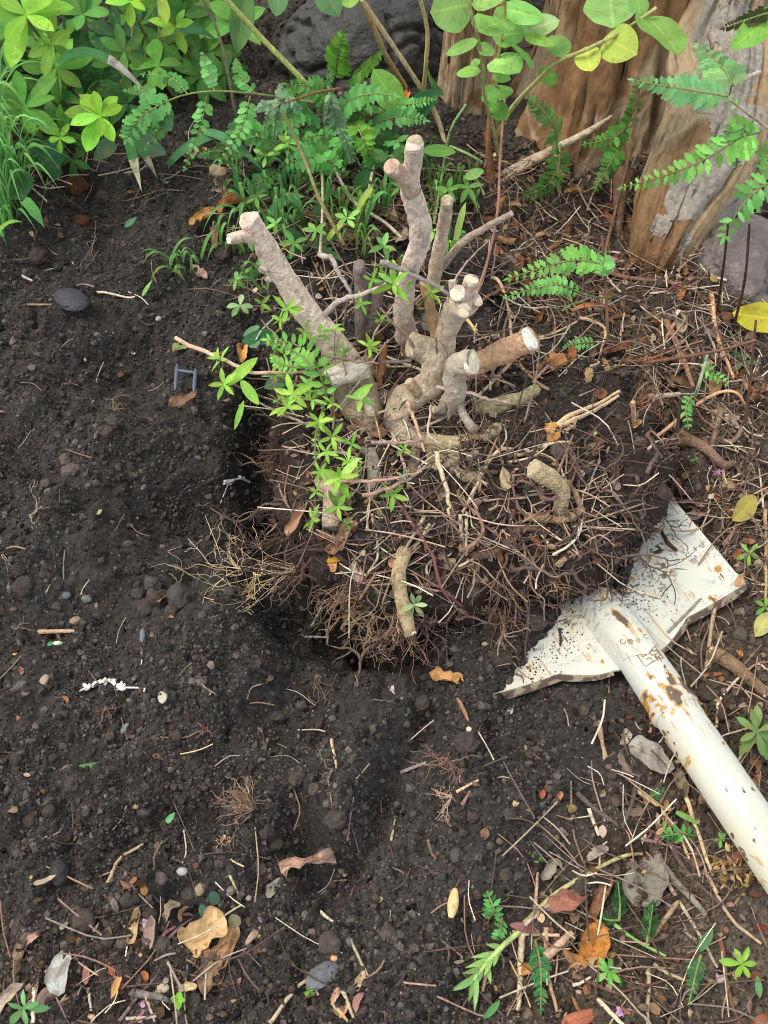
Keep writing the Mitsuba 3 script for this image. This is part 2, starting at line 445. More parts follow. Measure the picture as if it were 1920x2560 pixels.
target = BZ + np.where(sd > 0, np.minimum(sd * .9, .020), np.maximum(sd * .9, -.010)) + .010 * (nz(160, 3, 8) - .5) * (sd > -.02) - .001
H = H * (1 - near) + target * near
# nothing stands through the shaft: the ground lies below it
tt = np.clip(((GX - SA[0]) * (SB - SA)[0] + (GY - SA[1]) * (SB - SA)[1]) / ((SB - SA)[:2] @ (SB - SA)[:2]), 0, 1.6)
ds = np.hypot(GX - SA[0] - tt * (SB - SA)[0], GY - SA[1] - tt * (SB - SA)[1])
H = np.where((ds < .03) & (tt > 0), np.minimum(H, SA[2] + tt * (SB - SA)[2] - .021 + .5 * np.maximum(ds - .012, 0)), H)

# ---------------------------------------------------------------- the root ball: a lump of soil and roots with undercut sides
BALL = [(705, 1000), (690, 1150), (725, 1330), (800, 1450), (950, 1520), (1130, 1500), (1290, 1450), (1420, 1440), (1540, 1400), (1610, 1320), (1655, 1180), (1650, 1080), (1560, 960), (1400, 880), (1250, 850), (1000, 820), (850, 840), (745, 920)]
bp = np.array([at(a, b, .045)[:2] for a, b in BALL]); BC = bp.mean(0)
ang = np.arctan2(bp[:, 1] - BC[1], bp[:, 0] - BC[0]); rad = np.hypot(*(bp - BC).T); o = np.argsort(ang); ang, rad = ang[o], rad[o]


def ball_radius(th):
    r = np.interp(th, np.concatenate([ang - 6.28319, ang, ang + 6.28319]), np.tile(rad, 3))
    return r * (1 + .16 * (meshkit.fbm(np.stack([np.cos(th) * 6, np.sin(th) * 6, th * 0], -1), 3, 3) - .5))


def ball_top(x, y):
    th = np.arctan2(y - BC[1], x - BC[0]); q = np.hypot(x - BC[0], y - BC[1]) / ball_radius(th)
    z = .036 + .040 * np.sqrt(np.clip(1 - q**2.6, 0, 1))
    z = z + .026 * (meshkit.fbm(np.stack([x * 28, y * 28, 0 * x], -1), 3, 21) - .5) + .012 * (meshkit.fbm(np.stack([x * 110, y * 110, 0 * x], -1), 3, 22) - .5)
    return z, q


zb, q = ball_top(GX, GY)
H = H - .035 * np.clip(1.02 - q, 0, .25) / .25                 # the hole below it
SURF = np.where(q < .99, np.maximum(H, zb), H)


def sample(A, x, y):
    return ndimage.map_coordinates(A, [np.atleast_1d((np.asarray(y) - gy[0]) / STEP), np.atleast_1d((np.asarray(x) - gx[0]) / STEP)], order=1, mode='nearest')


def S(x, y):
    r = sample(SURF, x, y)
    return r if np.ndim(x) else float(r[0])


def hit(px, py):
    """first point of the ground or the root ball seen at these pixels"""
    px, py = np.atleast_1d(np.asarray(px, float)), np.atleast_1d(np.asarray(py, float))
    d = ray(px, py); zs = np.linspace(.135, -.10, 150)
    P = EYE + d[:, None] * ((zs - CAM_Z)[None, :, None] / d[:, None, 2:3])
    below = zs[None] <= sample(SURF, P[..., 0].ravel(), P[..., 1].ravel()).reshape(len(px), -1)
    i = np.where(below.any(1), below.argmax(1), len(zs) - 1)
    r = P[np.arange(len(px)), i]
    r[:, 2] = sample(SURF, r[:, 0], r[:, 1])
    return r


def on(px, py, up=0.0):
    r = hit(px, py)[0]; r[2] += up
    return r


# ---------------------------------------------------------------- structure: the ground, one sheet to the horizon
ex = np.concatenate([[-60, -20, -8, -3, -1.5, -1.0, -.8, -.72, -.68], gx, [.68, .72, .8, 1.0, 1.5, 3, 8, 20, 60]])
ey = np.concatenate([[-60, -20, -8, -3, -1.2, -.6, -.3, -.18, -.13], gy, [1.44, 1.5, 1.6, 1.8, 2.3, 3.5, 8, 20, 60]])
EX, EY = np.meshgrid(ex, ey, indexing='xy')
EZ = sample(H, EX.ravel(), EY.ravel()).reshape(EX.shape)
fade = np.exp(-np.maximum(0, np.maximum(np.abs(EX) - .66, np.maximum(EY - 1.42, -.1 - EY))) / .4)
EZ = EZ * fade
u = sample(M_litter, EX.ravel(), EY.ravel()); w = sample(np.clip(M_pack + .6 * M_track, 0, 1), EX.ravel(), EY.ravel())
emit('ground', np.stack([EX, EY, EZ], -1).reshape(-1, 3), grid_faces(len(ex) - 1, len(ey) - 1), np.stack([u, w], -1), 'soil')
tag('ground', 'dark crumbly garden soil, browner under the leaf litter', kind='structure')

# ---------------------------------------------------------------- shovel
def rust_paint(p, n, uv):
    d = mi.Vector3f(p.x - float(BO[0]), p.y - float(BO[1]), p.z - float(BO[2]))
    a = d.x * float(BX[0]) + d.y * float(BX[1]) + d.z * float(BX[2])
    b = -(d.x * float(BY[0]) + d.y * float(BY[1]) + d.z * float(BY[2]))     # metres back from the blade along the shaft
    base = mi.Color3f(0.585, 0.612, 0.555) * (0.9 + 0.2 * fbm(p.x * 30, p.y * 30, p.z * 30, 3))
    base = mix(base, mi.Color3f(0.60, 0.56, 0.40), smoothstep(0.5, 0.72, fbm(a * 40, b * 14, 3.0, 3)) * 0.55)
    fl = fbm(a * 420, b * 170, p.z * 100, 3)                   # small chips, drawn out along the shaft
    fr = fbm(a * 60 + 7, b * 40, 1.0, 3)
    chips = smoothstep(0.77, 0.82, fl + (fr - 0.5) * 0.42)
    scr = smoothstep(0.745, 0.775, fbm(a * 520 + 3, b * 80, 2.0, 3) + (fbm(a * 45, b * 25 + 4, 6.0, 2) - 0.5) * 0.5)
    ring = dr.exp(-dr.square((b - 0.067) / 0.011)) * 0.19 + dr.exp(-dr.square((b - 0.082) / 0.016)) * 0.13
    ridge = dr.exp(-dr.square(a / 0.006)) * smoothstep(-0.06, -0.03, b) * smoothstep(0.028, 0.004, b) * 0.30
    tail = dr.exp(-dr.square((dr.abs(a) - 0.004) / 0.003)) * smoothstep(0.034, 0.042, b) * smoothstep(0.066, 0.058, b) * 0.2
    wear = ring + ridge + tail
    big = fbm(a * 130, b * 90, 4.0, 4)
    m1 = smoothstep(0.645, 0.70, big * 0.9 + wear); m2 = smoothstep(0.71, 0.75, big * 0.9 + wear)
    orange, brown, dark = mi.Color3f(0.48, 0.27, 0.075), mi.Color3f(0.17, 0.105, 0.07), mi.Color3f(0.13, 0.10, 0.085)
    c = mix(base, orange, dr.clip(chips * 0.5 + scr * 0.6, 0, 1))
    c = mix(c, brown, smoothstep(0.79, 0.82, fl + (fr - 0.5) * 0.4))
    c = mix(mix(c, orange, m1), dark, m2)
    soil = smoothstep(0.0, 1.0, (fbm(p.x * 45, p.y * 45, 5.0, 2) - 0.36) * 3) * smoothstep(0.02, -0.07, b)
    dirt = smoothstep(0.60, 0.68, noise(a * 520, b * 520, 2.0) * 0.6 + noise(a * 230, b * 230, 8.0) * 0.45) * soil
    return mix(c, mi.Color3f(0.05, 0.036, 0.026), dirt)


scene['material_rust_paint'] = {'type': 'twosided', 'b': princ(rust_paint, 0.42, specular=0.45)}
scene['material_rust_edge'] = {'type': 'twosided', 'b': princ(lambda p, n, uv: mix(mi.Color3f(0.36, 0.31, 0.22), mi.Color3f(0.13, 0.095, 0.075), smoothstep(0.42, 0.52, fbm(p.x * 160, p.y * 160, p.z * 160, 3))), 0.6)}

SHV = tag('shovel', 'cream painted square-mouth steel shovel with rusty collar, stuck under the dug-up stump', 'shovel') or 'shovel'
SR = .0163


def blade_pt(x, y, z):
    return BO + np.multiply.outer(x, BX) + np.multiply.outer(y, BY2) + np.multiply.outer(z, BN2)


def blade_back(x):
    """how far the back edge lies behind the corners' chord"""
    a = np.abs(x) / (BW / 2)
    return -.030 * np.clip(1 - a / .50, 0, 1)**.8 * (1 - .25 * np.clip(a / .5, 0, 1)) - .004 * np.sin(np.clip((1 - a) * 2.2, 0, np.pi))


nx_, ny_ = 120, 90
xs = np.linspace(-1, 1, nx_ + 1) * BW / 2
ts = np.linspace(0, 1, ny_ + 1)
XX = np.repeat(xs[None], ny_ + 1, 0)
Y0 = blade_back(xs); YY = Y0[None] + (0.20 - Y0[None]) * ts[:, None]


def blade_z(x, y):
    r = np.interp(y, [-.05, .0, .05, .10, .14, .2], [SR, SR, .0125, .009, .004, .0])
    rise = np.interp(y, [-.05, .0, .05, .10, .14, .2], [.013, .012, .006, .0, -.004, -.008])
    prof = np.where(np.abs(x) < r, rise + np.sqrt(np.maximum(r**2 - x**2, 0)), -.02)
    flare = .0085 * np.exp(-((np.abs(x) - r) / .010)**2) * np.interp(y, [-.04, .03, .08], [1, .6, .1])
    base = .006 * (np.abs(x) / (BW / 2))**3 + .0015 * np.sin(x * 60) * 0 + flare
    k = .004
    return np.logaddexp(base / k, prof / k) * k


ZZ = blade_z(XX, YY)
top = blade_pt(XX, YY, ZZ).reshape(-1, 3); bot = blade_pt(XX, YY, ZZ - .0022).reshape(-1, 3)
n0 = len(top); ff = grid_faces(nx_, ny_)
w_ = nx_ + 1
loop = np.concatenate([np.arange(w_), np.arange(1, ny_ + 1) * w_ + nx_, ny_ * w_ + np.arange(nx_ - 1, -1, -1), np.arange(ny_ - 1, 0, -1) * w_])
l2 = np.roll(loop, -1)
side = np.vstack([np.stack([loop, loop + n0, l2], 1), np.stack([l2, loop + n0, l2 + n0], 1)])
scene['shovel__blade'] = mikit.ply((np.vstack([top, bot]), np.vstack([ff, ff[:, ::-1] + n0, side])), 'material_rust_paint', smooth=35)
# turned-down tread along the back edge, left and right of the socket
for sgn in (-1, 1):
    xx = np.linspace(.021, BW / 2, 40) * sgn; yy = blade_back(xx); z0 = blade_z(xx, yy)
    dep = np.interp(np.abs(xx) / (BW / 2), [0, .2, .45, .9, 1], [.001, .0022, .0052, .0062, .003])
    a = blade_pt(xx, yy - .0012, z0 - .0006); b = blade_pt(xx, yy - .0022 - .25 * dep, z0 - dep); c = blade_pt(xx, yy + .0004 - .2 * dep, z0 - dep); d = blade_pt(xx, yy + .001, z0 - .002)
    v = np.stack([a, b, c, d], 1).reshape(-1, 3); n4 = len(xx); i, j = np.meshgrid(np.arange(n4 - 1), np.arange(4), indexing='ij'); i, j = i.ravel(), j.ravel(); k = (j + 1) % 4
    f = np.vstack([np.stack([i * 4 + j, i * 4 + k, i * 4 + 4 + k], 1), np.stack([i * 4 + j, i * 4 + 4 + k, i * 4 + 4 + j], 1)])
    scene[K('shovel__tread')] = mikit.ply((v, f), 'material_rust_edge', smooth=40)


def shaft_tube(key, b0, b1, r0, r1, n=24, profile=None):
    """a round piece of the handle from b0 to b1 metres behind the blade origin"""
    bs = np.linspace(b0, b1, n); an = np.arange(40) / 40 * 2 * np.pi
    o = SA - BY * ((SA - BO) @ BY)                            # on the shaft's axis, level with the blade origin
    rs = np.linspace(r0, r1, n) if profile is None else profile(bs)
    v = o - np.multiply.outer(bs, BY)[:, None] + rs[:, None, None] * (np.cos(an)[None, :, None] * BX + np.sin(an)[None, :, None] * BN)
    v = np.vstack([v.reshape(-1, 3), [o - bs[0] * BY], [o - bs[-1] * BY]])
    i, j = np.meshgrid(np.arange(n - 1), np.arange(40), indexing='ij'); i, j = i.ravel(), j.ravel(); k = (j + 1) % 40
    f = np.vstack([np.stack([i * 40 + j, i * 40 + 40 + k, i * 40 + k], 1), np.stack([i * 40 + j, i * 40 + 40 + j, i * 40 + 40 + k], 1)])
    jj = np.arange(40); kk = (jj + 1) % 40; c = n * 40
    f = np.vstack([f, np.stack([jj * 0 + c, jj, kk], 1), np.stack([jj * 0 + c + 1, (n - 1) * 40 + kk, (n - 1) * 40 + jj], 1)])
    scene[key] = mikit.ply((v, f), 'material_rust_paint', smooth=40)
    return o


shaft_tube('shovel__socket', .006, .066, .0160, .0172, 30)
SO = shaft_tube('shovel__collar', .0655, .074, .0180, .0180, 8, lambda b: .0176 + .0009 * np.clip(np.sin((b - .0655) / .0085 * np.pi), 0, 1)**.5)
shaft_tube('shovel__shaft', .0735, .75, .0168, .0162, 60)
tag('shovel__collar', 'rusty ring where the shaft enters the socket')


# stamped mark on the socket: an arc of letters over a square emblem with strokes in it
def on_socket(b, a):
    th = np.asarray(a) / .0168 + .10
    return SO - np.multiply.outer(b, BY) + .01695 * (np.multiply.outer(np.sin(th), BX) + np.multiply.outer(np.cos(th), BN))


scene['material_stamp'] = {'type': 'twosided', 'b': princ(lambda p, n, uv: mix(mi.Color3f(0.40, 0.24, 0.08), mi.Color3f(0.22, 0.13, 0.06), noise(p.x * 900, p.y * 900, p.z * 900)), 0.6)}
mark = Bag()


def stroke(pts, closed=False):
    pts = np.array(pts + ([pts[0]] if closed else []), float)
    pts = pts - [0, .027]; q = np.vstack([np.linspace(pts[i], pts[i + 1], 7)[:-1] for i in range(len(pts) - 1)] + [pts[-1:]])
    v, f, s, t = tube_geo(on_socket(q[:, 1], q[:, 0]), .00034, 5)
    mark.add(v, f, np.stack([s, t], 1))


def ell(cx, cy, rx, ry, a0=0, a1=360):
    a = np.radians(np.linspace(a0, a1, 17)); return [(cx + rx * math.cos(q), cy + ry * math.sin(q)) for q in a]


def glyph(polys, cx, cy, rot, h=.0042):
    c, s_ = math.cos(rot), math.sin(rot)
    for pl in polys:
        stroke([(cx + h * (x * c - y * s_), cy + h * (x * s_ + y * c)) for x, y in pl])


G_C = [[(.35, -.35), (.1, -.5), (-.25, -.4), (-.35, 0), (-.25, .4), (.1, .5), (.35, .35)]]
G_O = [ell(0, 0, .38, .5), ell(0, 0, .16, .26)]
G_R = [[(-.3, .5), (-.3, -.5), (.2, -.5), (.35, -.28), (.2, -.02), (-.3, 0), (.05, 0), (.35, .5)]]
for gph, x, y, r in ((G_C, -.0112, .0400, -.5), (G_O, -.0066, .0432, -.35), (G_R, -.0012, .0462, -.2), (G_C, .0060, .0440, .1)):
    glyph(gph, x, y, r)
stroke([(-.0085, .0500), (.0088, .0500), (.0092, .0640), (-.0078, .0655)], True)
for st in ([(-.0055, .0525), (-.0055, .0580), (-.0020, .0580), (-.0020, .0525)], [(-.0055, .0552), (-.0020, .0552)], [(.0010, .0520), (.0010, .0600), (.0055, .0600)], [(.0040, .0520), (.0040, .0570), (.0075, .0570), (.0075, .0620)],
           [(-.0045, .0610), (-.0010, .0610), (-.0010, .0640)], [(.0020, .0625), (.0060, .0625)]):
    stroke(st)
mark.emit('shovel__stamped_mark', 'stamp')
tag('shovel__stamped_mark', 'rust-lined stamped letters and square emblem')

# ---------------------------------------------------------------- tree with mottled bark, boulder and rock behind
def trunk_mesh(key, base, top, r0, r1, flare, lobes, seed, h_in=.02, nth=110, nz_=150, zroot=-.05, butt=()):
    """a standing trunk: a tapered, fluted column that flares into roots"""
    base, top = np.asarray(base, float), np.asarray(top, float)
    hgt = np.concatenate([np.linspace(0, .22, 100), np.linspace(.22, 1, nz_ - 100 + 1)[1:]]); an = np.arange(nth) / nth * 2 * np.pi
    Hh, A = np.meshgrid(hgt, an, indexing='ij')
    zz = zroot + Hh * (top[2] - zroot)
    r = r0 + (r1 - r0) * Hh
    fl = np.exp(-np.maximum(zz, 0) / .07)
    r = r * (1 + flare * fl * (1 + .5 * np.cos(lobes * A + seed)))
    for a0, amp, wd, hh in butt:
        r = r + amp * np.exp(-(np.angle(np.exp(1j * (A - a0))) / wd)**2) * np.exp(-np.maximum(zz, 0) / hh)
    q = np.stack([np.cos(A) * 2.0, np.sin(A) * 2.0, zz * 3.2], -1) + seed
    fold = np.abs(meshkit.fbm(q * np.array([2.0, 2.0, .8]), 4, int(seed)) - .5)
    r = r * (1 + .30 * (meshkit.fbm(q, 3, 5) - .5)) - r0 * .55 * np.exp(-(fold / .045)**2) * .3 + r0 * .10 * (meshkit.fbm(q * np.array([5, 5, 1.4]), 3, 9) - .5) + r0 * .05 * (meshkit.fbm(q * np.array([12, 12, 4.]), 3, 19) - .5)
    c = base[None] + (top - base)[None] * hgt[:, None]; c[:, 2] = zz[:, 0]
    sway = np.sin(hgt * 5 + seed)[:, None] * np.array([.01, .006, 0])
    v = (c + sway)[:, None] + np.stack([r * np.cos(A), r * np.sin(A), 0 * r], -1)
    v = v.reshape(-1, 3); n = len(hgt)
    i, j = np.meshgrid(np.arange(n - 1), np.arange(nth), indexing='ij'); i, j = i.ravel(), j.ravel(); k = (j + 1) % nth
    f = np.vstack([np.stack([i * nth + j, i * nth + k, (i + 1) * nth + k], 1), np.stack([i * nth + j, (i + 1) * nth + k, (i + 1) * nth + j], 1)])
    v = np.vstack([v, c[-1:]]); jj = np.arange(nth)
    f = np.vstack([f, np.stack([jj * 0 + len(v) - 1, (n - 1) * nth + jj, (n - 1) * nth + (jj + 1) % nth], 1)])
    emit(key, v, f, np.stack([np.append(np.abs(A / np.pi - 1).ravel(), .5), np.append(zz.ravel() * 3, 1)], -1), 'trunk_bark')


TREE = tag('tree', 'old tree with smooth mottled tan and grey bark, flaring into roots at the top right', 'tree') or 'tree'
b2 = at(1500, 330, 0)
trunk_mesh('tree__trunk', b2 + [0, .02, 0], b2 + [.06, .26, 1.5], .074, .068, .30, 3, 2.0, butt=[(-1.9, .014, .35, .08), (-.55, .045, .5, .07), (-2.6, .025, .35, .05), (2.9, .03, .4, .04)])


def trunk_tube(key, pts, rad, seed, sides=150, n=230, folds=.12):
    """a leaning trunk along a path, its surface folded lengthwise"""
    Q = spline(np.column_stack([np.array(pts), rad]), n); v, f, s_, t_ = tube_geo(Q[:, :3], Q[:, 3], sides, caps=True)
    c = np.vstack([np.repeat(Q[:, :3], sides, 0), Q[:1, :3], Q[-1:, :3]]); d = v - c
    L = np.append(np.repeat(np.concatenate([[0], np.cumsum(np.linalg.norm(np.diff(Q[:, :3], axis=0), axis=1))]), sides), [0, 1])
    a = np.append(np.tile(np.arange(sides) / sides * 2 * np.pi, n), [0, 0])
    q = np.stack([np.cos(a) * 2.2, np.sin(a) * 2.2, L * 5], -1) + seed
    fo = np.abs(meshkit.fbm(q * np.array([1.6, 1.6, .7]), 4, int(seed)) - .5)
    k = 1 + .5 * (meshkit.fbm(q, 3, 5) - .5) - folds * np.exp(-(fo / .04)**2) + .14 * (meshkit.fbm(q * np.array([5, 5, 1.5]), 3, 9) - .5) + .05 * (meshkit.fbm(q * np.array([13, 13, 5.]), 2, 19) - .5)
    v = c + d * k[:, None]; emit(key, v, f, np.stack([np.abs(a / np.pi - 1), L * 3], -1), 'trunk_bark')
    return v[:-2].reshape(n, sides, 3)


def up(P, *d): return np.asarray(P) + np.array(d)


e3 = at(1858, -60, .17)
T3 = trunk_tube('tree__trunk_001', [at(1630, 680, -.02), at(1662, 610, .006), at(1712, 500, .03), at(1772, 390, .06), at(1822, 210, .10), e3, up(e3, .10, .12, .45), up(e3, .16, .2, 1.1)], [.022, .038, .049, .053, .050, .050, .052, .048], 5.0)
tag('tree__trunk_001', 'leaning right-hand trunk with grey plates of bark')
bm = at(1600, 300, 0)
trunk_mesh('tree__trunk_002', bm + [0, .05, 0], bm + [.13, .35, 1.5], .058, .05, .4, 2, 9.0, butt=[(-1.4, .02, .4, .05)])
b1 = at(1172, 330, 0)
trunk_mesh('tree__trunk_003', b1 + [0, .03, 0], b1 + [.0, .12, 1.5], .027, .024, .15, 2, 12.0)
tag('tree__trunk_003', 'slim straight trunk left of the others')
def bark_plate(V, px, py, ru, rv, rgb, seed):
    """a plate of old bark left standing on the trunk, with its own outline and thickness"""
    n, m = V.shape[:2]; gu = np.gradient(V, axis=0); gv = np.roll(V, -1, 1) - np.roll(V, 1, 1); N = unit(np.cross(gv, gu)); N = N * np.sign(((V - V.mean(1, keepdims=True)) * N).sum(-1, keepdims=True))
    face = ((EYE - V) * N).sum(-1) > 0; p = proj(V); d = np.hypot(p[..., 0] - px, p[..., 1] - py) + 1e4 * ~face
    i0, j0 = np.unravel_index(d.argmin(), d.shape); c = V[i0, j0]; U = unit(gu[i0, j0]); W = unit(np.cross(N[i0, j0], U))
    q = V - c; a, b = q @ U / ru, q @ W / rv; r = np.hypot(a, b) + 1.1 * (meshkit.fbm(V * 42 + seed, 3) - .5) + 10 * ((q * N[i0, j0]).sum(-1) < -.03)
    on_ = r < 1; h = .0007 + .0012 * np.clip((1 - r) * 3, 0, 1); P = V + N * h[..., None]
    cell = on_[:-1] & on_[1:] & np.roll(on_, -1, 1)[:-1] & np.roll(on_, -1, 1)[1:]; I, J = np.nonzero(cell); J2 = (J + 1) % m
    if not len(I): return
    f = np.vstack([np.stack([I * m + J, I * m + J2, (I + 1) * m + J2], 1), np.stack([I * m + J, (I + 1) * m + J2, (I + 1) * m + J], 1)]); use, inv = np.unique(f, return_inverse=True)
    v = P.reshape(-1, 3)[use]; emit(K('tree__bark_plate'), v, inv.reshape(f.shape), span_uv(rgb, v), 'barkwood')


for px, py, ru, rv, sd_ in ((1695, 500, .024, .013, 1), (1745, 480, .026, .014, 2), (1650, 560, .012, .008, 8), (1790, 420, .03, .016, 3), (1810, 250, .035, .014, 4), (1850, 120, .05, .02, 5), (1870, 330, .04, .012, 6), (1795, 60, .04, .012, 7), (1700, 600, .010, .006, 9)):
    bark_plate(T3, px, py, ru, rv, (150, 143, 132), sd_)
ROOTS = [([(1720, 470, .05), (1690, 545, .028), (1650, 610, .016), (1600, 662, .0)], [.016, .013, .010, .005], (150, 108, 72)), ([(1765, 430, .06), (1738, 520, .03), (1700, 600, .018), (1650, 655, .002)], [.012, .009, .0065, .003], (178, 146, 112)),
         ([(1760, 470, .04), (1752, 560, .022), (1742, 640, .004)], [.009, .006, .003], (140, 108, 80)), ([(1560, 420, .04), (1550, 500, .02), (1546, 600, .0)], [.010, .007, .003], (112, 86, 64)),
         ([(1530, 290, .06), (1470, 330, .04), (1400, 365, .025), (1320, 402, .014), (1240, 440, .008), (1160, 462, .004)], [.0015, .0034, .0042, .0036, .0026, .0016], (182, 164, 140)), ([(1380, 378, .022), (1300, 425, .012), (1230, 470, .003)], [.004, .0032, .002], (172, 150, 124))]
for pts, r, c in ROOTS:
    tube(K('tree__root'), [at(*p) for p in pts], r, c, 'barkwood', 12, lump=.25, n=26)


def rock(key, px, py, z, r, seed, rgb, flat, rough, sub=4, facet=9, scale=(1, 1), rot=0.0, mat='stone', part=None):
    v, f = blob_geo(r, sub, rough, seed, flat, 1.6, facet)
    v = v * np.array([scale[0], scale[1], 1]); v = rotz(v, rot)
    d = np.linalg.norm(v, axis=1, keepdims=True)
    v = v * (1 + .34 * (meshkit.fbm(v / r * 2.2 + seed, 5, 3)[:, None] - .5) - .10 * np.exp(-(np.abs(meshkit.fbm(v / r * 1.7 + seed + 9, 3, 8)[:, None] - .5) / .03)**2))
    c = at(px, py, z); v = v + c
    q = meshkit.fbm(v * 30, 2)
    emit(key, v, f, span_uv(rgb, v), mat)


rock('boulder', 900, 130, .03, .100, 3, (60, 60, 62), .85, .5, 6, 26, (1.15, .9))
tag('boulder', 'dark grey craggy boulder behind the ferns at the top', 'boulder')
rock('boulder_001', 1110, 60, .02, .07, 5, (56, 56, 60), .9, .4, 5, 14)
tag('boulder_001', 'small dark stone in the shade between the boulder and the slim trunk', 'boulder')
rock('rock', 1868, 670, .01, .062, 7.4, (112, 104, 107), .8, .4, 5, 18, (1.0, 1.25), .3)
tag('rock', 'purplish grey rock at the right edge below the tree roots', 'rock')
rock('rock_001', 1860, 490, .0, .045, 9.4, (58, 54, 57), .6, .35, 5, 12, (1.3, 1))
tag('rock_001', 'dark rock in the shade just right of the leaning trunk', 'rock')

# ---------------------------------------------------------------- the dug-up stump
ST = tag('shrub_stump', 'dug-up shrub stump with sawn-off stems, a root ball and small green shoots', 'stump') or 'shrub_stump'
# the ball: top as in SURF, sides undercut
th = np.linspace(-np.pi, np.pi, 300, endpoint=False); R0 = ball_radius(th)
rings = []
for q_ in np.linspace(.02, .985, 62):
    x, y = BC[0] + np.cos(th) * R0 * q_, BC[1] + np.sin(th) * R0 * q_
    rings.append(np.stack([x, y, ball_top(x, y)[0]], -1))
ze = rings[-1][:, 2]
for q_, dz in zip([1.0, 1.0, .99, .97, .94, .9, .85, .8, .75, .7], np.linspace(.006, .105, 10)):
    x, y = BC[0] + np.cos(th) * R0 * q_, BC[1] + np.sin(th) * R0 * q_
    w_ = .022 * (meshkit.fbm(np.stack([x * 60, y * 60, (ze - dz) * 60], -1), 3, 4) - .5)
    rings.append(np.stack([x + np.cos(th) * w_, y + np.sin(th) * w_, ze - dz], -1))
nr, na = len(rings), len(th)
v = np.vstack(rings); i, j = np.meshgrid(np.arange(nr - 1), np.arange(na), indexing='ij'); i, j = i.ravel(), j.ravel(); k = (j + 1) % na
f = np.vstack([np.stack([i * na + j, (i + 1) * na + k, i * na + k], 1), np.stack([i * na + j, (i + 1) * na + j, (i + 1) * na + k], 1)])
qq = meshkit.fbm(v * 20, 2)
emit(f'{ST}__root_ball', v, f, span_uv((62, 54, 49), v, 20), 'clod')


def cut_end(stem, P, D, r, rgb=(174, 157, 128), tilt=(0, 0, 0)):
    """the sawn face on the end of a stem"""
    D = unit(unit(D) + np.asarray(tilt)); a = unit(np.cross(D, [.3, .2, 1.0])); b = np.cross(D, a)
    an = np.arange(18) / 18 * 2 * np.pi; rr = r * (1 + .06 * np.sin(an * 3 + 1))
    v, s = [P + D * r * .10], [0.5]
    for k, h in ((.55, .07), (.86, .04), (.96, -.02), (.96, -.35)):
        v.append(P + D * r * h + (k * rr)[:, None] * (np.cos(an)[:, None] * a + np.sin(an)[:, None] * b)); s += [.5 + k * .2] * 18
    v = np.vstack([np.atleast_2d(x) for x in v]); f = [[0, 1 + i, 1 + (i + 1) % 18] for i in range(18)]
    for q in range(3):
        o, p = 1 + q * 18, 19 + q * 18
        for i in range(18):
            k = (i + 1) % 18; f += [[o + i, p + i, p + k], [o + i, p + k, o + k]]
    emit(K(f'{stem}__cut_face'), v, np.array(f), pack(rgb, np.array(s), np.array(s)), 'wood', False)


def stem(pts, r, rgb, label=None, cut=1, start_cut=0, part='stem', sides=16, lump=.30, flat=1.0, n=None, mat='barkwood', cutrgb=(174, 157, 128)):
    key = K(f'{ST}__{part}')
    P = [at(a_, b_, z_ + DZ) for a_, b_, z_ in pts]; r = [.80 * q_ for q_ in r]
    L = sum(np.linalg.norm(np.diff(P, axis=0), axis=1))
    Sp = tube(key, P, np.array(r), rgb, mat, sides, n or max(8, int(L / .004)), lump, flat)
    if label: tag(key, label)
    if cut: cut_end(key, Sp[-1, :3], Sp[-1, :3] - Sp[-2, :3], Sp[-1, 3], cutrgb, tuple(rng.normal(0, .22, 3)))
    if start_cut: cut_end(key, Sp[0, :3], Sp[0, :3] - Sp[1, :3], Sp[0, 3], cutrgb)
    return key


DZ = .020
C1, C2, C3, GREY = (204, 187, 168), (190, 173, 152), (160, 144, 124), (140, 132, 126)
stem([(880, 960, .05), (856, 892, .07), (775, 790, .105), (694, 668, .15), (655, 600, .175), (622, 545, .195)], [.0175, .0145, .0128, .0112, .0102, .0088], (208, 191, 170), 'thick left stem leaning left, sawn off at the top', cutrgb=(196, 172, 154))
stem([(648, 592, .178), (610, 592, .185), (572, 597, .19)], [.007, .0055, .0045], (200, 178, 156), 'short side stub near the top of the left stem', part='stub', cutrgb=(225, 205, 190))
stem([(690, 668, .15), (664, 668, .155), (655, 678, .155)], [.006, .0045, .004], C1, part='stub')
stem([(684, 690, .145), (668, 702, .14)], [.004, .003], C1, part='stub')
stem([(1018, 850, .05), (1010, 790, .09), (1018, 694, .14), (1050, 600, .185), (1043, 530, .21), (1026, 470, .232), (1030, 420, .25), (1037, 357, .275)], [.012, .0100, .0092, .0095, .0098, .0092, .0080, .0070], C1, 'tall central stem forking near the top')
stem([(1030, 482, .23), (1005, 440, .245), (980, 417, .258)], [.0082, .0078, .0070], (182, 156, 134), 'left fork of the tall central stem, sawn slanting', part='stub', cutrgb=(196, 156, 132))
stem([(1080, 720, .11), (1098, 620, .155), (1110, 560, .18), (1119, 500, .21)], [.007, .0064, .006, .0056], (186, 166, 146), 'thin upright stem right of the forked one')
stem([(1086, 690, .125), (1150, 612, .15), (1210, 572, .16), (1281, 533, .172)], [.0042, .0036, .0033, .0028], (150, 132, 118), 'thin dark branch pointing up to the right', sides=8)
stem([(1062, 700, .12), (1080, 790, .095), (1092, 860, .08), (1110, 948, .06)], [.0058, .0055, .005, .0045], (178, 140, 98), 'straight brown stick between the stems')
stem([(1105, 960, .05), (1108, 880, .075), (1124, 810, .10), (1142, 775, .12), (1160, 752, .138)], [.011, .0105, .0112, .0125, .0145], C2, 'knobby stem with several small sawn knots', cut=0)
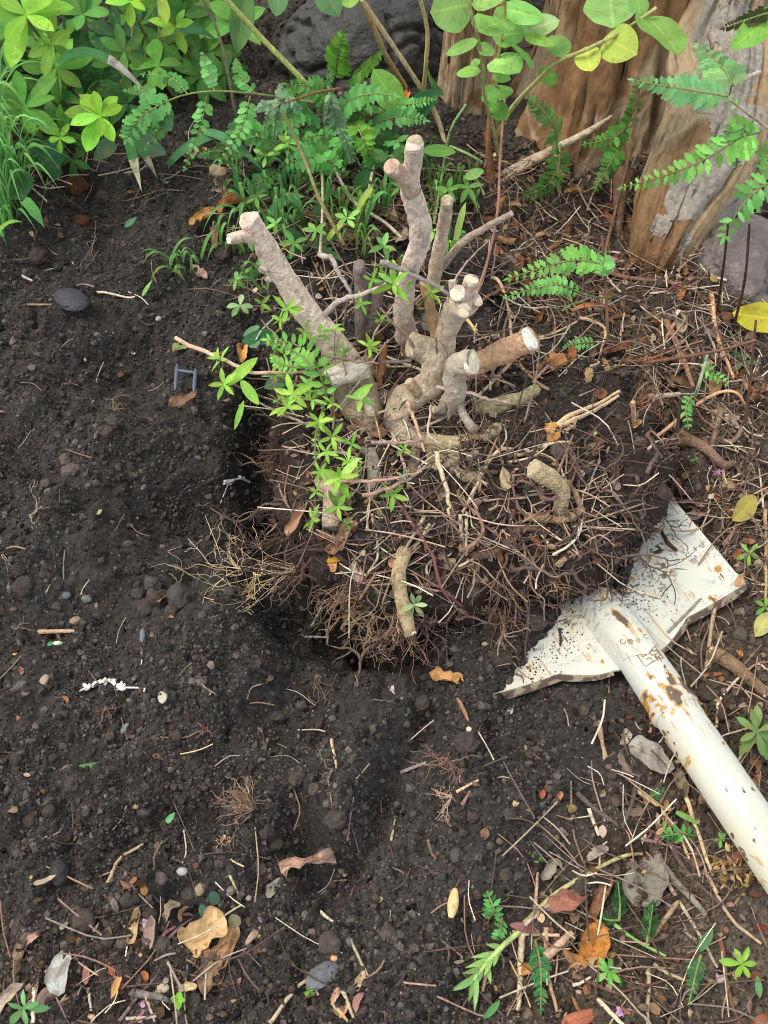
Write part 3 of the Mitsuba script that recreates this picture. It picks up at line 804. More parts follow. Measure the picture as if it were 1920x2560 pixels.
kn = [((1160, 752, .138), (1172, 722, .15), (1179, 697, .16), .0068), ((1158, 748, .14), (1150, 738, .15), (1143, 733, .155), .0072), ((1168, 752, .138), (1184, 752, .14), (1195, 751, .142), .0062), ((1160, 758, .138), (1160, 772, .145), (1160, 780, .147), .0062), ((1145, 760, .135), (1133, 720, .15), (1131, 700, .155), .0040)]
for a, b, c, r in kn:
    stem([a, b, c], [r * 1.3, r, r * .95], C2, part='knot', cutrgb=(232, 210, 170))
stem([(1150, 945, .055), (1200, 907, .068), (1265, 876, .085), (1330, 846, .102)], [.0118, .0118, .0118, .0122], (190, 148, 114), 'orange-brown sawn branch pointing right', cutrgb=(226, 226, 210))
stem([(1120, 1030, .05), (1138, 985, .075), (1136, 935, .095), (1146, 910, .106), (1184, 906, .112)], [.012, .0108, .0102, .0108, .0122], (166, 154, 138), 'grey hooked stem with a broad pale sawn end', cutrgb=(214, 206, 176))
stem([(1028, 862, .098), (1062, 872, .092), (1088, 902, .086), (1080, 950, .072), (1044, 988, .062), (1006, 1002, .057), (990, 1042, .055), (1006, 1082, .05), (1050, 1102, .047), (1100, 1106, .045)], [.0115, .0135, .0132, .0135, .0148, .014, .0128, .0120, .0100, .0088], (166, 148, 124), 'thick snaking stem curled like an S', cut=0, start_cut=1)
stem([(1045, 1098, .048), (1120, 1112, .05), (1190, 1098, .052), (1252, 1072, .05)], [.009, .009, .0085, .007], (160, 150, 112), 'yellowish root running right', part='root')
stem([(905, 850, .05), (905, 760, .085), (902, 700, .105), (898, 660, .12)], [.010, .0105, .0095, .008], (116, 104, 100), 'old dark grey dead stem standing in the middle', flat=.7, cut=0)
stem([(945, 700, .10), (935, 770, .08), (925, 830, .06)], [.008, .008, .008], (112, 102, 96), None, cut=0)
stem([(940, 1045, .045), (905, 1015, .055), (884, 965, .062), (890, 930, .072), (880, 905, .078)], [.014, .0195, .021, .0175, .013], (146, 130, 106), 'swollen knotty base of the left stem', cut=0, lump=.4)
stem([(912, 928, .085), (872, 934, .09), (828, 952, .088)], [.0095, .0085, .0075], (178, 168, 154), 'grey torn stub hooked to the left', part='stub', cutrgb=(214, 180, 140))
stem([(900, 918, .088), (850, 924, .095), (812, 936, .094)], [.0065, .0055, .003], (184, 172, 156), None, part='stub', cut=0)
stem([(902, 990, .08), (920, 1010, .082), (926, 1038, .078)], [.005, .0048, .0042], (170, 158, 142), None, part='stub', cutrgb=(222, 200, 120))
stem([(955, 990, .05), (935, 1040, .05), (905, 1080, .05), (880, 1120, .045)], [.011, .010, .0085, .007], (140, 122, 92), None, part='root', cut=0)
stem([(920, 1070, .05), (916, 1110, .052), (925, 1140, .05)], [.0075, .007, .006], (138, 122, 110), None, part='root', cut=0)
stem([(820, 1195, .058), (812, 1205, .06), (834, 1228, .058), (828, 1272, .055), (827, 1320, .05)], [.0085, .0095, .0088, .0085, .0085], (168, 146, 124), 'stubby cut stem low at the front left of the stump', start_cut=0, cutrgb=(120, 112, 104))
stem([(925, 1125, .055), (936, 1180, .056), (930, 1262, .05)], [.0068, .0072, .006], (134, 124, 114), 'grey split dead root', part='root', cut=0, flat=.55)
stem([(1012, 1375, .05), (996, 1440, .048), (1008, 1512, .040), (1028, 1588, .030)], [.007, .0066, .006, .0056], (162, 140, 104), 'yellow-brown cut root hanging over the front', part='root', cutrgb=(206, 188, 150))
stem([(1400, 1280, .05), (1404, 1225, .07), (1370, 1192, .082), (1332, 1172, .090)], [.0065, .0078, .0086, .0086], (166, 150, 112), 'pale stubby cut root end on the right of the root ball', part='root')
stem([(1134, 1140, .055), (1140, 1186, .055), (1200, 1192, .055)], [.0065, .0065, .005], (156, 144, 108), None, part='root')
stem([(1082, 1120, .05), (1078, 1190, .05), (1062, 1288, .048)], [.0068, .0066, .0055], (140, 124, 92), None, part='root', cut=0)
stem([(1100, 1120, .05), (1108, 1200, .052), (1140, 1292, .05)], [.0078, .0074, .0058], (152, 138, 104), None, part='root', cutrgb=(210, 200, 140))
stem([(1036, 1130, .05), (1026, 1220, .05), (984, 1272, .046)], [.006, .0062, .0055], (122, 106, 80), None, part='root', cut=0)
stem([(1180, 1020, .055), (1240, 1016, .056), (1300, 1000, .055), (1340, 975, .05)], [.008, .0095, .0085, .006], (150, 140, 100), None, part='root', cut=0)
stem([(1185, 1075, .065), (1160, 1040, .065), (1148, 1005, .07)], [.0048, .0046, .004], (150, 138, 128), None, part='stub', start_cut=1, cut=0)
stem([(1112, 1025, .065), (1085, 1024, .068)], [.0045, .0042], (130, 120, 110), None, part='stub')
stem([(1045, 985, .07), (1020, 955, .08)], [.006, .0055], (150, 128, 98), None, part='stub')
# twigs on the stump
for pts, r, c in [([(952, 655, .17), (1040, 690, .155), (1126, 738, .14)], .0022, (150, 136, 132)), ([(800, 796, .10), (850, 752, .12), (905, 735, .13), (965, 712, .135)], .0024, (168, 158, 150)), ([(800, 636, .10), (830, 648, .11), (850, 690, .10), (880, 736, .09)], .0026, (168, 158, 152)),
                  ([(955, 905, .11), (1000, 905, .115), (1036, 896, .12)], .0016, (96, 84, 84)), ([(800, 885, .11), (870, 900, .11), (950, 910, .11)], .0013, (120, 104, 92)), ([(958, 860, .09), (955, 930, .07), (935, 985, .055)], .0034, (134, 88, 60)),
                  ([(1090, 968, .08), (1180, 985, .08), (1230, 1000, .075), (1275, 1006, .07)], .0017, (176, 152, 140)), ([(436, 846, .075), (540, 891, .085), (600, 918, .09), (637, 932, .09), (760, 930, .085), (860, 940, .08)], .0019, (196, 160, 138)),
                  ([(1035, 870, .11), (1010, 830, .12), (975, 800, .12), (950, 770, .12)], .0014, (120, 96, 84)), ([(905, 1240, .075), (1000, 1210, .08), (1062, 1165, .08)], .0018, (150, 124, 110)), ([(840, 1205, .08), (960, 1200, .085), (1050, 1180, .085)], .0014, (160, 130, 118)),
                  ([(790, 905, .09), (740, 880, .09), (700, 850, .09), (650, 800, .08)], .0012, (120, 96, 80)), ([(925, 1105, .075), (1000, 1108, .075), (1060, 1098, .075)], .0016, (150, 124, 118)), ([(1090, 1130, .075), (1120, 1240, .06), (1122, 1285, .055)], .0020, (196, 176, 140)),
                  ([(1020, 1010, .075), (1040, 1060, .075), (1060, 1130, .07)], .0018, (180, 146, 118)), ([(965, 1215, .06), (1010, 1280, .06), (1075, 1380, .055), (1105, 1470, .045), (1155, 1515, .03)], .0018, (108, 70, 68))]:
    tube(K(f'{ST}__twig'), [at(a_, b_, z_ + DZ) for a_, b_, z_ in pts], np.linspace(r, r * .6, len(pts)), c, 'wood', 6, n=16, jit=.0005)


for _ in range(46):
    a, b = rng.uniform(760, 1330), rng.uniform(760, 1080); P = on(a, b, .001); L = rng.uniform(.03, .10); d = unit([rng.normal(0, .8), rng.normal(0, .8), rng.uniform(.15, 1.1)])
    q = P + d * L; m = (P + q) / 2 + rng.normal(0, L * .07, 3); r = rng.uniform(.0006, .0015)
    tube(K(f'{ST}__twig'), [P, m, q], [r, r * .85, r * .5], vary([(150, 136, 126), (128, 110, 98), (176, 158, 136), (110, 90, 80)][rng.integers(4)], 10), 'wood', 5, n=12, jit=.0004)
    if L > .06:
        e = m + unit(d + rng.normal(0, .6, 3)) * L * .4; tube(K(f'{ST}__twig'), [m, (m + e) / 2 + rng.normal(0, .001, 3), e], [r * .7, r * .5, r * .35], (140, 122, 108), 'wood', 5, n=8)


# roots of the ball: thick ones as parts, hair roots as one part
def walk(P, D, L, n, jit, grav, floor=True):
    pts = [np.array(P)]; D = unit(D); h = L / n
    for _ in range(n):
        D = unit(D + rng.normal(0, jit, 3) + [0, 0, -grav]); q = pts[-1] + D * h
        if floor:
            z = sample(H, q[0], q[1])[0] + .0012
            if q[2] < z: q[2] = z; D = unit(D + [0, 0, .3])
        pts.append(q)
    return np.array(pts)


RED = [(100, 80, 70), (120, 96, 80), (84, 68, 62), (146, 122, 100), (92, 76, 70)]
hair = Bag()


def ball_side(a, lev):
    r = ball_radius(np.array([a]))[0] * (1.0 - .25 * max(0, lev - .3))
    z0 = ball_top(BC[0] + math.cos(a) * r * .98, BC[1] + math.sin(a) * r * .98)[0]
    return np.array([BC[0] + math.cos(a) * r * .97, BC[1] + math.sin(a) * r * .97, float(z0) - lev * .085]), np.array([math.cos(a), math.sin(a), 0])


def branch(P, r, rgb, depth, L):
    m = len(P)
    for _ in range(rng.integers(1, 4)):
        i = int(rng.integers(m // 3, m)); T = unit(P[min(i + 1, m - 1)] - P[max(i - 1, 0)])
        q = walk(P[i], T + rng.normal(0, .8, 3), L * rng.uniform(.4, .9), 6, .35, .03)
        tube(hair, q, np.linspace(r * .6, .00025, 7), rgb, 'wood', 4, n=9)
        if depth: branch(q, r * .6, rgb, depth - 1, L * .6)


nroot = 0
for kx in range(150):
    a = rng.choice([rng.uniform(-2.9, -.15), rng.uniform(-.6, .35), rng.uniform(2.6, 3.6)], p=[.68, .2, .12])
    P, O = ball_side(a, rng.uniform(-.05, .9)); r = rng.choice([.0009, .0013, .0018, .0026], p=[.4, .3, .2, .1]); L = rng.uniform(.025, .07) * (1 + r * 120)
    c = vary(RED[rng.integers(5)], 14)
    L = L * (.5 if -1.0 < a < .1 else 1); q = walk(P - O * .012, O * .7 + rng.normal(0, .75, 3), L, 9, .28, .07)
    tube(K(f'{ST}__root'), q, np.linspace(r, r * .35, 10), c, 'wood', 6, n=22)
    branch(q, r, c, 1, L * .6)
# over the top, to the right
for kx in range(58):
    a, b = rng.uniform(1150, 1640), rng.uniform(1180, 1440)
    P = on(a, b, .002); r = rng.choice([.0008, .0012, .002], p=[.5, .35, .15]); L = rng.uniform(.03, .08); c = vary(RED[rng.integers(5)], 14)
    q = walk(P, [rng.normal(), rng.normal(), .5], L, 9, .4, .05); z = S(q[:, 0], q[:, 1]); q[:, 2] = np.maximum(q[:, 2], z + r * .4)
    tube(K(f'{ST}__root'), q, np.linspace(r, r * .4, 10), c, 'wood', 6, n=20)
    branch(q, r, c, 0, L * .6)
for kx in range(900):
    a = rng.choice([rng.uniform(-2.95, -.1), rng.uniform(-.6, .3)], p=[.8, .2])
    P, O = ball_side(a, rng.uniform(-.05, 1.0)); L = rng.uniform(.012, .04) * (.55 if -1.0 < a < .1 else 1)
    q = walk(P - O * .004, O * .8 + rng.normal(0, .8, 3), L, 7, .4, .06)
    tube(hair, q, np.linspace(.00045, .00022, 8), vary(RED[rng.integers(5)], 18), 'wood', 4, n=9)


def spray(P, D, L, r, rgb, n, sprd=.35, grav=.02, sub=2):
    """a bundle of fine fibrous roots"""
    for _ in range(n):
        q = walk(P + rng.normal(0, .003, 3), unit(D) + rng.normal(0, sprd, 3), L * rng.uniform(.4, 1), 9, .22, grav)
        tube(hair, q, np.linspace(r, .00022, 10), vary(rgb, 16), 'wood', 4, n=14)
        for _ in range(sub): branch(q, r * .8, vary(rgb, 16), 0, L * .35)


TAN, BRN = (186, 160, 124), (140, 110, 84)
spray(at(735, 1425, .012), [-1, -.12, -.05], .105, .00036, TAN, 12, .16, .02, 1)
spray(at(600, 1430, 0.012), [-1, -.05, 0], .075, .0003, (196, 172, 136), 7, .12, .02, 1)
spray(at(600, 1420, 0.012), [-.2, .6, .2], .04, .00038, TAN, 7, .5)
spray(at(640, 1440, 0.010), [-.3, -1, 0], .035, .00038, (196, 166, 116), 8, .5)
spray(at(950, 1480, 0.040), [.0, -1, -.3], .070, .0004, BRN, 24, .6, .05)
spray(at(1000, 1500, 0.040), [-.3, -1, -.2], .06, .00036, (150, 120, 94), 14, .65, .05)
spray(at(880, 1450, 0.040), [-.5, -1, -.3], .045, .0004, BRN, 18, .5, .05)
spray(at(1250, 1450, 0.035), [.1, -1, -.2], .05, .0006, (110, 88, 74), 30, .6, .05)
spray(at(1420, 1420, 0.040), [.3, -1, -.2], .028, .0005, (110, 88, 74), 22, .6, .05)
spray(at(1640, 1120, 0.040), [1, -.6, -.3], .022, .0005, (116, 92, 76), 40, .6, .05)
spray(at(1600, 1010, 0.050), [1, .2, -.2], .03, .0006, (130, 92, 66), 26, .6, .05)
spray(at(700, 1130, 0.040), [-1, .2, -.3], .03, .0005, (96, 72, 60), 30, .6, .05)
hair.emit(f'{ST}__root_hairs', 'wood'); tag(f'{ST}__root_hairs', 'fine fibrous hair roots', kind='stuff')
rr_ = [([(1500, 1285), (1560, 1292), (1600, 1310), (1640, 1325), (1668, 1360), (1690, 1380)], .0024, (78, 60, 56)), ([(1420, 1480), (1450, 1497), (1490, 1510)], .0012, (58, 48, 44)), ([(1400, 1570), (1402, 1615)], .0012, (70, 58, 52)), ([(1310, 1300), (1400, 1310), (1450, 1280), (1420, 1210)], .0036, (136, 112, 84)),
       ([(1180, 1400), (1250, 1380), (1300, 1330), (1370, 1340)], .0036, (100, 76, 66))]
for pts, r, c in rr_:
    def top_z(a, b):
        P = on(a, b); u = (P - BO); y = u @ BY2; x = u @ BX
        if abs(x) < BW / 2 and -.03 < y < .17:
            zb_ = BO[2] - (u[0] * BN2[0] + u[1] * BN2[1]) / BN2[2] + float(blade_z(np.array([x]), np.array([y]))[0])
            if zb_ > P[2]: P = at(a, b, zb_)
        return P + [0, 0, r]
    tube(K(f'{ST}__root'), [top_z(*p) for p in pts], np.linspace(r, r * .6, len(pts)), c, 'barkwood', 7, n=24, jit=.0006)

# green shoots on the stump
LIME, LGRN, MID, DARK = (160, 216, 84), (144, 204, 86), (110, 168, 72), (64, 108, 62)
for px, py, z, n, L, c in [(985, 712, .155, 6, 58, LGRN), (1072, 735, .145, 6, 58, LIME), (950, 800, .12, 7, 42, LGRN), (922, 868, .10, 8, 42, LIME), (717, 775, .145, 6, 48, LIME), (828, 825, .12, 4, 46, LGRN), (800, 838, .11, 3, 40, MID), (732, 985, .09, 5, 58, LIME), (716, 1018, .085, 5, 62, LIME), (695, 1000, .085, 4, 40, LGRN),
                           (798, 1055, .08, 5, 44, LIME), (830, 1092, .08, 5, 48, LGRN), (870, 1155, .08, 6, 46, LIME), (850, 1192, .085, 7, 62, LIME), (845, 1266, .075, 5, 44, LGRN), (982, 1236, .075, 5, 42, LGRN), (552, 900, .095, 7, 40, LIME), (560, 960, .09, 5, 52, LIME), (902, 1000, .09, 4, 46, LGRN), (1010, 1120, .075, 4, 28, LGRN),
                           (785, 1300, .055, 5, 42, LGRN), (1010, 1190, .07, 5, 26, (150, 190, 140)), (780, 1000, .09, 5, 40, LGRN), (720, 905, .1, 4, 34, LGRN), (860, 1240, .07, 4, 36, MID), (895, 1175, .07, 5, 36, LGRN), (818, 925, .1, 3, 34, LGRN), (760, 830, .12, 4, 36, LGRN), (700, 800, .12, 5, 38, LGRN), (750, 900, .1, 5, 36, LIME), (770, 960, .09, 5, 34, LGRN), (685, 940, .09, 4, 36, LGRN), (815, 1130, .08, 5, 38, LGRN), (880, 1110, .08, 4, 32, MID), (830, 1010, .09, 5, 34, LIME), (900, 760, .12, 5, 36, LGRN), (930, 700, .14, 4, 36, MID), (1030, 690, .15, 4, 38, LGRN), (860, 880, .11, 4, 34, MID), (655, 760, .1, 4, 36, LGRN), (690, 870, .09, 4, 34, LGRN), (800, 1180, .075, 5, 34, LGRN), (790, 1230, .07, 4, 32, LGRN), (870, 1310, .06, 4, 28, MID)]:
    key = K(f'{ST}__shoot'); C = at(px, py, z + DZ * .8); g = on(px + rng.uniform(-20, 20), py + rng.uniform(10, 40)); m = L * .00030
    tube(key, [g, (g + C) / 2 + rng.normal(0, .004, 3), C], [.0014, .0011, .0008], vary((150, 130, 84), 10), 'wood', 5, n=8)
    rosette(key, C, [rng.normal(0, .5), -.4 + rng.normal(0, .4), .9], n, m, m * .29, c, open_=.95, shape='ell')
for bp_, tp, z0, z1, w_, c in [((645, 893), (560, 968), .1, .085, .26, LIME), ((648, 1013), (598, 945), .085, .09, .3, LGRN), ((880, 990), (935, 958), .095, .10, .24, LGRN), ((610, 1000), (585, 1075), .085, .07, .2, LGRN)]:
    a, b = at(*bp_, z0 + DZ), at(*tp, z1 + DZ)
    leaf(K(f'{ST}__leaf'), a, b - a, [0, -.5, .85], np.linalg.norm(b - a), np.linalg.norm(b - a) * w_, c, shape='ell', droop=.15)
# a ferny weed leaf growing through the left of the stump belongs to a plant of its own (see below)

# ---------------------------------------------------------------- plants
def mpp(P):
    """metres for one photograph pixel at this point"""
    return float((np.asarray(P) - EYE) @ FW) * TV / 1280


EARLY = []
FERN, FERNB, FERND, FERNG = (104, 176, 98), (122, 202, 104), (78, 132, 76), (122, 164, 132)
TOWARD = np.array([0, -.55, .83])


def fern(pts, plen, pairs, rgb, label, N=TOWARD, **kw):
    """one fern; pts are (px, py, height); plen in photograph pixels"""
    key = K('fern'); P = [at(*p) for p in pts]
    tag(key, label, 'fern')
    frond(key, P, plen * mpp(P[len(P) // 2]), pairs, rgb, N, **kw)
    return key


def rach(key, pts, plen, pairs, rgb, N=TOWARD, **kw):
    P = [at(*p) for p in pts]; frond(key, P, plen * mpp(P[len(P) // 2]), pairs, rgb, N, **kw)


# big twice-divided frond hanging left over the soil: every pinna is itself a little frond
f1 = fern([(780, 255, .13), (640, 235, .15), (545, 228, .16), (466, 236, .155), (400, 262, .15), (350, 295, .14), (318, 345, .125)], 46, 8, FERN, 'fern frond arching left over the bare soil below the shrub rosettes', lobes=4, width=.42, start=.62, taper=.5)
for pts, pl in [([(470, 236, .155), (430, 195, .15), (360, 186, .145)], 30), ([(517, 240, .155), (500, 320, .13), (462, 420, .09)], 34), ([(425, 258, .15), (405, 315, .13), (364, 370, .10)], 32), ([(395, 260, .15), (360, 228, .15), (314, 226, .145)], 27), ([(378, 276, .145), (375, 310, .13), (370, 336, .12)], 20),
                ([(536, 228, .16), (520, 175, .16), (505, 135, .16)], 30), ([(625, 240, .15), (605, 320, .13), (552, 404, .10)], 34), ([(640, 236, .15), (600, 190, .16), (590, 150, .16)], 28), ([(690, 240, .14), (680, 320, .12), (640, 400, .09)], 30), ([(720, 246, .14), (735, 300, .12), (720, 380, .1)], 30)]:
    rach(f1, pts, pl, 8, vary(FERN, 10), lobes=3, width=.42, taper=.85, r=.0006)
# small ferns in front of the boulder and the mass of fronds in the middle
fern([(836, 200, .06), (845, 140, .10), (858, 85, .13)], 42, 9, (92, 150, 50), 'upright bright fern tip in front of the boulder', lobes=4, width=.38)
fern([(870, 205, .06), (910, 175, .10), (950, 140, .13)], 38, 9, (84, 140, 52), 'fern tip leaning right across the foot of the boulder', lobes=4, width=.38)
mid = [([(800, 300, .05), (760, 280, .09), (700, 300, .09), (640, 350, .06)], 48, 10, FERN, 'fern frond lying left in the middle of the fern clump'), ([(860, 300, .05), (880, 250, .1), (930, 235, .12), (985, 240, .12)], 46, 10, FERN, 'fern frond reaching right at the foot of the boulder'),
       ([(830, 330, .05), (800, 350, .08), (770, 400, .07), (750, 450, .04)], 44, 9, FERN, 'fern frond hanging down behind the left sawn stem'), ([(880, 300, .05), (900, 330, .09), (920, 380, .08), (930, 430, .05)], 40, 9, (120, 184, 70), 'yellow-green fern frond hanging left of the tall forked stem'),
       ([(850, 280, .06), (820, 240, .1), (770, 215, .12), (720, 210, .12)], 46, 10, (92, 152, 76), 'fern frond pointing left above the fern clump'), ([(900, 330, .05), (960, 300, .09), (1010, 290, .1), (1060, 300, .1)], 40, 10, FERN, 'fern frond reaching right behind the forked stem'),
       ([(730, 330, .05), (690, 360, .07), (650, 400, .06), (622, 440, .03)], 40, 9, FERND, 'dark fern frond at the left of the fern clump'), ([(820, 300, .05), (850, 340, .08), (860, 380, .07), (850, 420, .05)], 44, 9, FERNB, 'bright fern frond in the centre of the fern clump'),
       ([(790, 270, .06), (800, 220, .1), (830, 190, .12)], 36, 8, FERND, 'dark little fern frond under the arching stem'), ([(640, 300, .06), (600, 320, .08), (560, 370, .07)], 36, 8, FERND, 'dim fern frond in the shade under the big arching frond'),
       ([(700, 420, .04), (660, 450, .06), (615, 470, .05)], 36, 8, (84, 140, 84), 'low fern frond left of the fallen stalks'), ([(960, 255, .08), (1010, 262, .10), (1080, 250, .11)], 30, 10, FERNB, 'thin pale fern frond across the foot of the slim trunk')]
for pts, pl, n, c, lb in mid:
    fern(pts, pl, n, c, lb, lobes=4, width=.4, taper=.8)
d1 = fern([(820, 215, .14), (830, 260, .13), (845, 310, .11), (870, 360, .09), (880, 400, .07)], 34, 12, FERNG, 'greyish drooping fern frond hanging down in the middle of the clump', lobes=4, width=.34, fwd=1.0, taper=.6)
rach(d1, [(828, 240, .14), (815, 290, .12), (808, 350, .09)], 18, 9, (100, 130, 104), lobes=3, fwd=1.0)
d2 = fern([(850, 222, .15), (790, 232, .16), (735, 250, .165), (700, 260, .16)], 30, 3, FERNG, 'bent brown stalk with wilted greyish fern leaflets', start=.7, stalk_rgb=(120, 90, 60), r=.0013)
for pts in ([(702, 258, .16), (670, 285, .15), (660, 330, .12)], [(702, 258, .16), (690, 300, .14), (685, 350, .11)], [(703, 256, .16), (730, 262, .155), (752, 268, .15)], [(706, 250, .165), (700, 215, .17)], [(702, 256, .16), (665, 262, .155), (640, 276, .15)]):
    rach(d2, pts, 22, 6, FERNG, lobes=3, width=.45, fwd=.8)
for i in range(16):
    a, b = rng.uniform(590, 1010), rng.uniform(250, 440); d = rng.choice([-1, 1]); l = rng.uniform(70, 130); sl = rng.uniform(-.5, .7)
    kf = K('fern'); ci = int(rng.integers(4)); EARLY.append((kf, ['mid-green', 'bright green', 'dark green', 'dull green'][ci] + ' fern frond ' + ('pointing left' if d < 0 else 'pointing right'), 'fern', proj(at(a + d * l * .5, b, .08)), 'fern fronds in the thicket'))
    frond(kf, [at(a, b, .04), at(a + d * l * .4, b - 20 + sl * 30, rng.uniform(.07, .11)), at(a + d * l, b + sl * l * .7, .05)], rng.uniform(30, 44) * .0004, 9, vary([FERN, FERNB, FERND, (96, 156, 84)][ci], 12), TOWARD + rng.normal(0, .25, 3), lobes=4, width=.4, taper=.8)
# right: ferns over the trunks
f4 = fern([(1960, 350, .17), (1840, 262, .20), (1818, 238, .205)], 20, 3, FERNB, 'large fern with long pale fronds over the leaning trunk at the right', start=.5, stalk_rgb=(150, 140, 110), r=.0012)
for pts, pl, n, c in [([(1818, 240, .205), (1740, 228, .205), (1660, 214, .2), (1585, 200, .19)], 54, 13, (122, 186, 122)), ([(1835, 215, .21), (1800, 165, .21), (1745, 115, .2)], 66, 10, (134, 186, 120)), ([(1905, 330, .17), (1850, 345, .17), (1760, 400, .15), (1660, 440, .12), (1560, 468, .09)], 62, 17, (136, 206, 104)),
                      ([(1860, 310, .18), (1850, 360, .165), (1840, 415, .14)], 40, 8, (128, 196, 110))]:
    rach(f4, pts, pl, n, c, lobes=4, width=.36, taper=.85, start=.05, r=.0009)
f5 = fern([(1960, 440, .14), (1900, 470, .14), (1850, 520, .13), (1812, 590, .11)], 60, 8, (116, 190, 100), 'fern frond drooping over the dark rock at the right edge', lobes=4, width=.36, start=.05)
rach(f5, [(1935, 455, .14), (1920, 400, .15), (1915, 360, .15)], 36, 7, (116, 190, 100), lobes=4)
fern([(1395, 385, .03), (1385, 320, .08), (1355, 275, .10), (1328, 252, .11)], 46, 12, (112, 150, 84), 'dull green fern frond against the foot of the main trunk', lobes=4, width=.32, fwd=.8)
fern([(1400, 360, .03), (1395, 420, .04), (1360, 470, .02), (1320, 485, .01)], 40, 8, (80, 132, 60), 'small dark fern by the roots of the main trunk', lobes=4)
fern([(1560, 330, .06), (1582, 280, .09), (1590, 220, .11)], 30, 7, (92, 150, 66), 'thin little fern climbing the middle trunk', lobes=3, width=.4)
fern([(1580, 310, .06), (1530, 345, .06), (1465, 360, .05)], 34, 7, (92, 150, 66), 'small fern sprig pointing left before the middle trunk', lobes=3)
fern([(1552, 365, .05), (1530, 400, .05), (1490, 470, .03)], 36, 9, (96, 156, 70), 'fern sprig hanging down at the base of the middle trunk', lobes=3)
fern([(1960, 20, .2), (1880, 45, .2), (1810, 70, .19)], 30, 12, (70, 78, 52), 'dark withered fern tip at the top right corner', lobes=3)
fern([(1720, 0, .12), (1700, 40, .1), (1690, 75, .08)], 34, 8, (72, 128, 78), 'dim fern between the two big trunks', lobes=3)
# bright sprig in the middle right, two branches
f6 = fern([(1545, 745, .0), (1470, 740, .05), (1400, 712, .075), (1340, 720, .075), (1268, 742, .065)], 30, 11, FERNB, 'bright green fern sprig over the brown litter right of the stump', lobes=4, width=.42, start=.35)
rach(f6, [(1510, 660, .08), (1440, 650, .085), (1370, 665, .085), (1275, 695, .075)], 44, 12, (132, 208, 98), lobes=4, width=.4, start=.04)
rach(f6, [(1500, 690, .075), (1508, 665, .08), (1512, 642, .085)], 36, 5, FERNB, lobes=3)
# low ones in the litter and at the bottom
for pts, pl, n, c, lb, kw in [([(1445, 980, .035), (1410, 950, .045), (1378, 945, .045)], 34, 7, FERND, 'small dull fern leaf right of the brown sawn branch', {}), ([(1490, 855, .015), (1450, 858, .025), (1415, 866, .025)], 24, 6, FERNB, 'little bright fern leaf behind the brown sawn branch', {}),
                              ([(1752, 915, .03), (1785, 935, .03), (1815, 960, .025)], 26, 5, FERNB, 'bright fern leaf on the upright sapling, right side', {}), ([(1730, 990, .03), (1715, 1020, .03), (1720, 1062, .025)], 28, 4, FERNB, 'bright fern leaf hanging from the upright sapling', {}),
                              ([(1338, 2350, .008), (1352, 2420, .012), (1352, 2520, .012)], 40, 11, (66, 142, 84), 'dark green fern frond lying at the bottom near the straws', dict(width=.3, fwd=.9)), ([(1548, 2300, .012), (1550, 2260, .014), (1545, 2205, .014)], 28, 9, (54, 92, 58), 'feathery dark fern tip between the rusty and the large grey leaf', dict(fwd=1.0)),
                              ([(1617, 2358, .012), (1625, 2310, .014), (1632, 2262, .014)], 36, 10, (62, 108, 66), 'feathery dark fern tip just in front of the large grey leaf', dict(fwd=1.0)), ([(1752, 2388, .01), (1738, 2440, .012), (1722, 2512, .01)], 30, 13, (86, 138, 90), 'comb-like fern frond on the packed soil at bottom right', dict(width=.3, fwd=.5)),
                              ([(1550, 2300, .01), (1520, 2300, .012), (1500, 2290, .01)], 20, 7, (56, 96, 64), 'small feathery fern piece by the orange leaf', {}), ([(1440, 2150, .0), (1340, 2155, .01), (1322, 2140, .01)], 26, 3, (96, 172, 90), 'young fern-like seedling on the bare soil at lower right', {}),
                              ([(1220, 2300, .0), (1235, 2275, .02), (1222, 2240, .025)], 34, 4, (96, 176, 96), 'lobed seedling leaf standing at the head of the pale green stalk', {}), ([(1255, 2295, .01), (1250, 2330, .02), (1240, 2345, .015)], 28, 4, (96, 176, 96), 'lobed seedling leaf just below the other seedling leaf', {}),
                              ([(1670, 2000, .0), (1650, 1985, .015), (1630, 1988, .015)], 22, 5, (84, 140, 84), 'small fern leaf beside the upper grey leaf', {}), ([(1545, 2070, .0), (1555, 2040, .015), (1568, 2030, .018)], 24, 5, (84, 150, 84), 'tiny fern leaf where two dark twigs cross', {}), ([(1745, 2090, .0), (1700, 2085, .02), (1660, 2090, .018)], 32, 5, (92, 168, 92), 'lobed green weed leaf left of the shaft near the long straw', {}),
                              ([(820, 1012, .085), (805, 950, .11), (778, 890, .125), (730, 858, .13), (672, 850, .13)], 52, 8, (128, 196, 92), 'ferny weed growing up through the left side of the stump', dict(width=.32, lobes=5))]:
    fern(pts, pl, n, c, lb, **{**dict(lobes=4, width=.38), **kw})
k = K('fern'); tag(k, 'pale ferny weed drooping left over the swollen stump base', 'fern')
for pts, pl in (([(775, 920, .125), (755, 890, .13), (672, 852, .13)], 40), ([(755, 920, .12), (700, 910, .12), (680, 890, .12)], 30), ([(815, 1000, .09), (790, 1080, .085), (788, 1160, .075)], 18), ([(800, 940, .11), (830, 935, .11), (850, 925, .11)], 34)):
    rach(k, pts, pl * .8, 7, (140, 206, 96), lobes=5, width=.34)

# shrub at top left: leafy shoots
SH = tag('shrub', 'leafy evergreen shrub with rosettes of oval leaves filling the top left corner', 'shrub') or 'shrub'


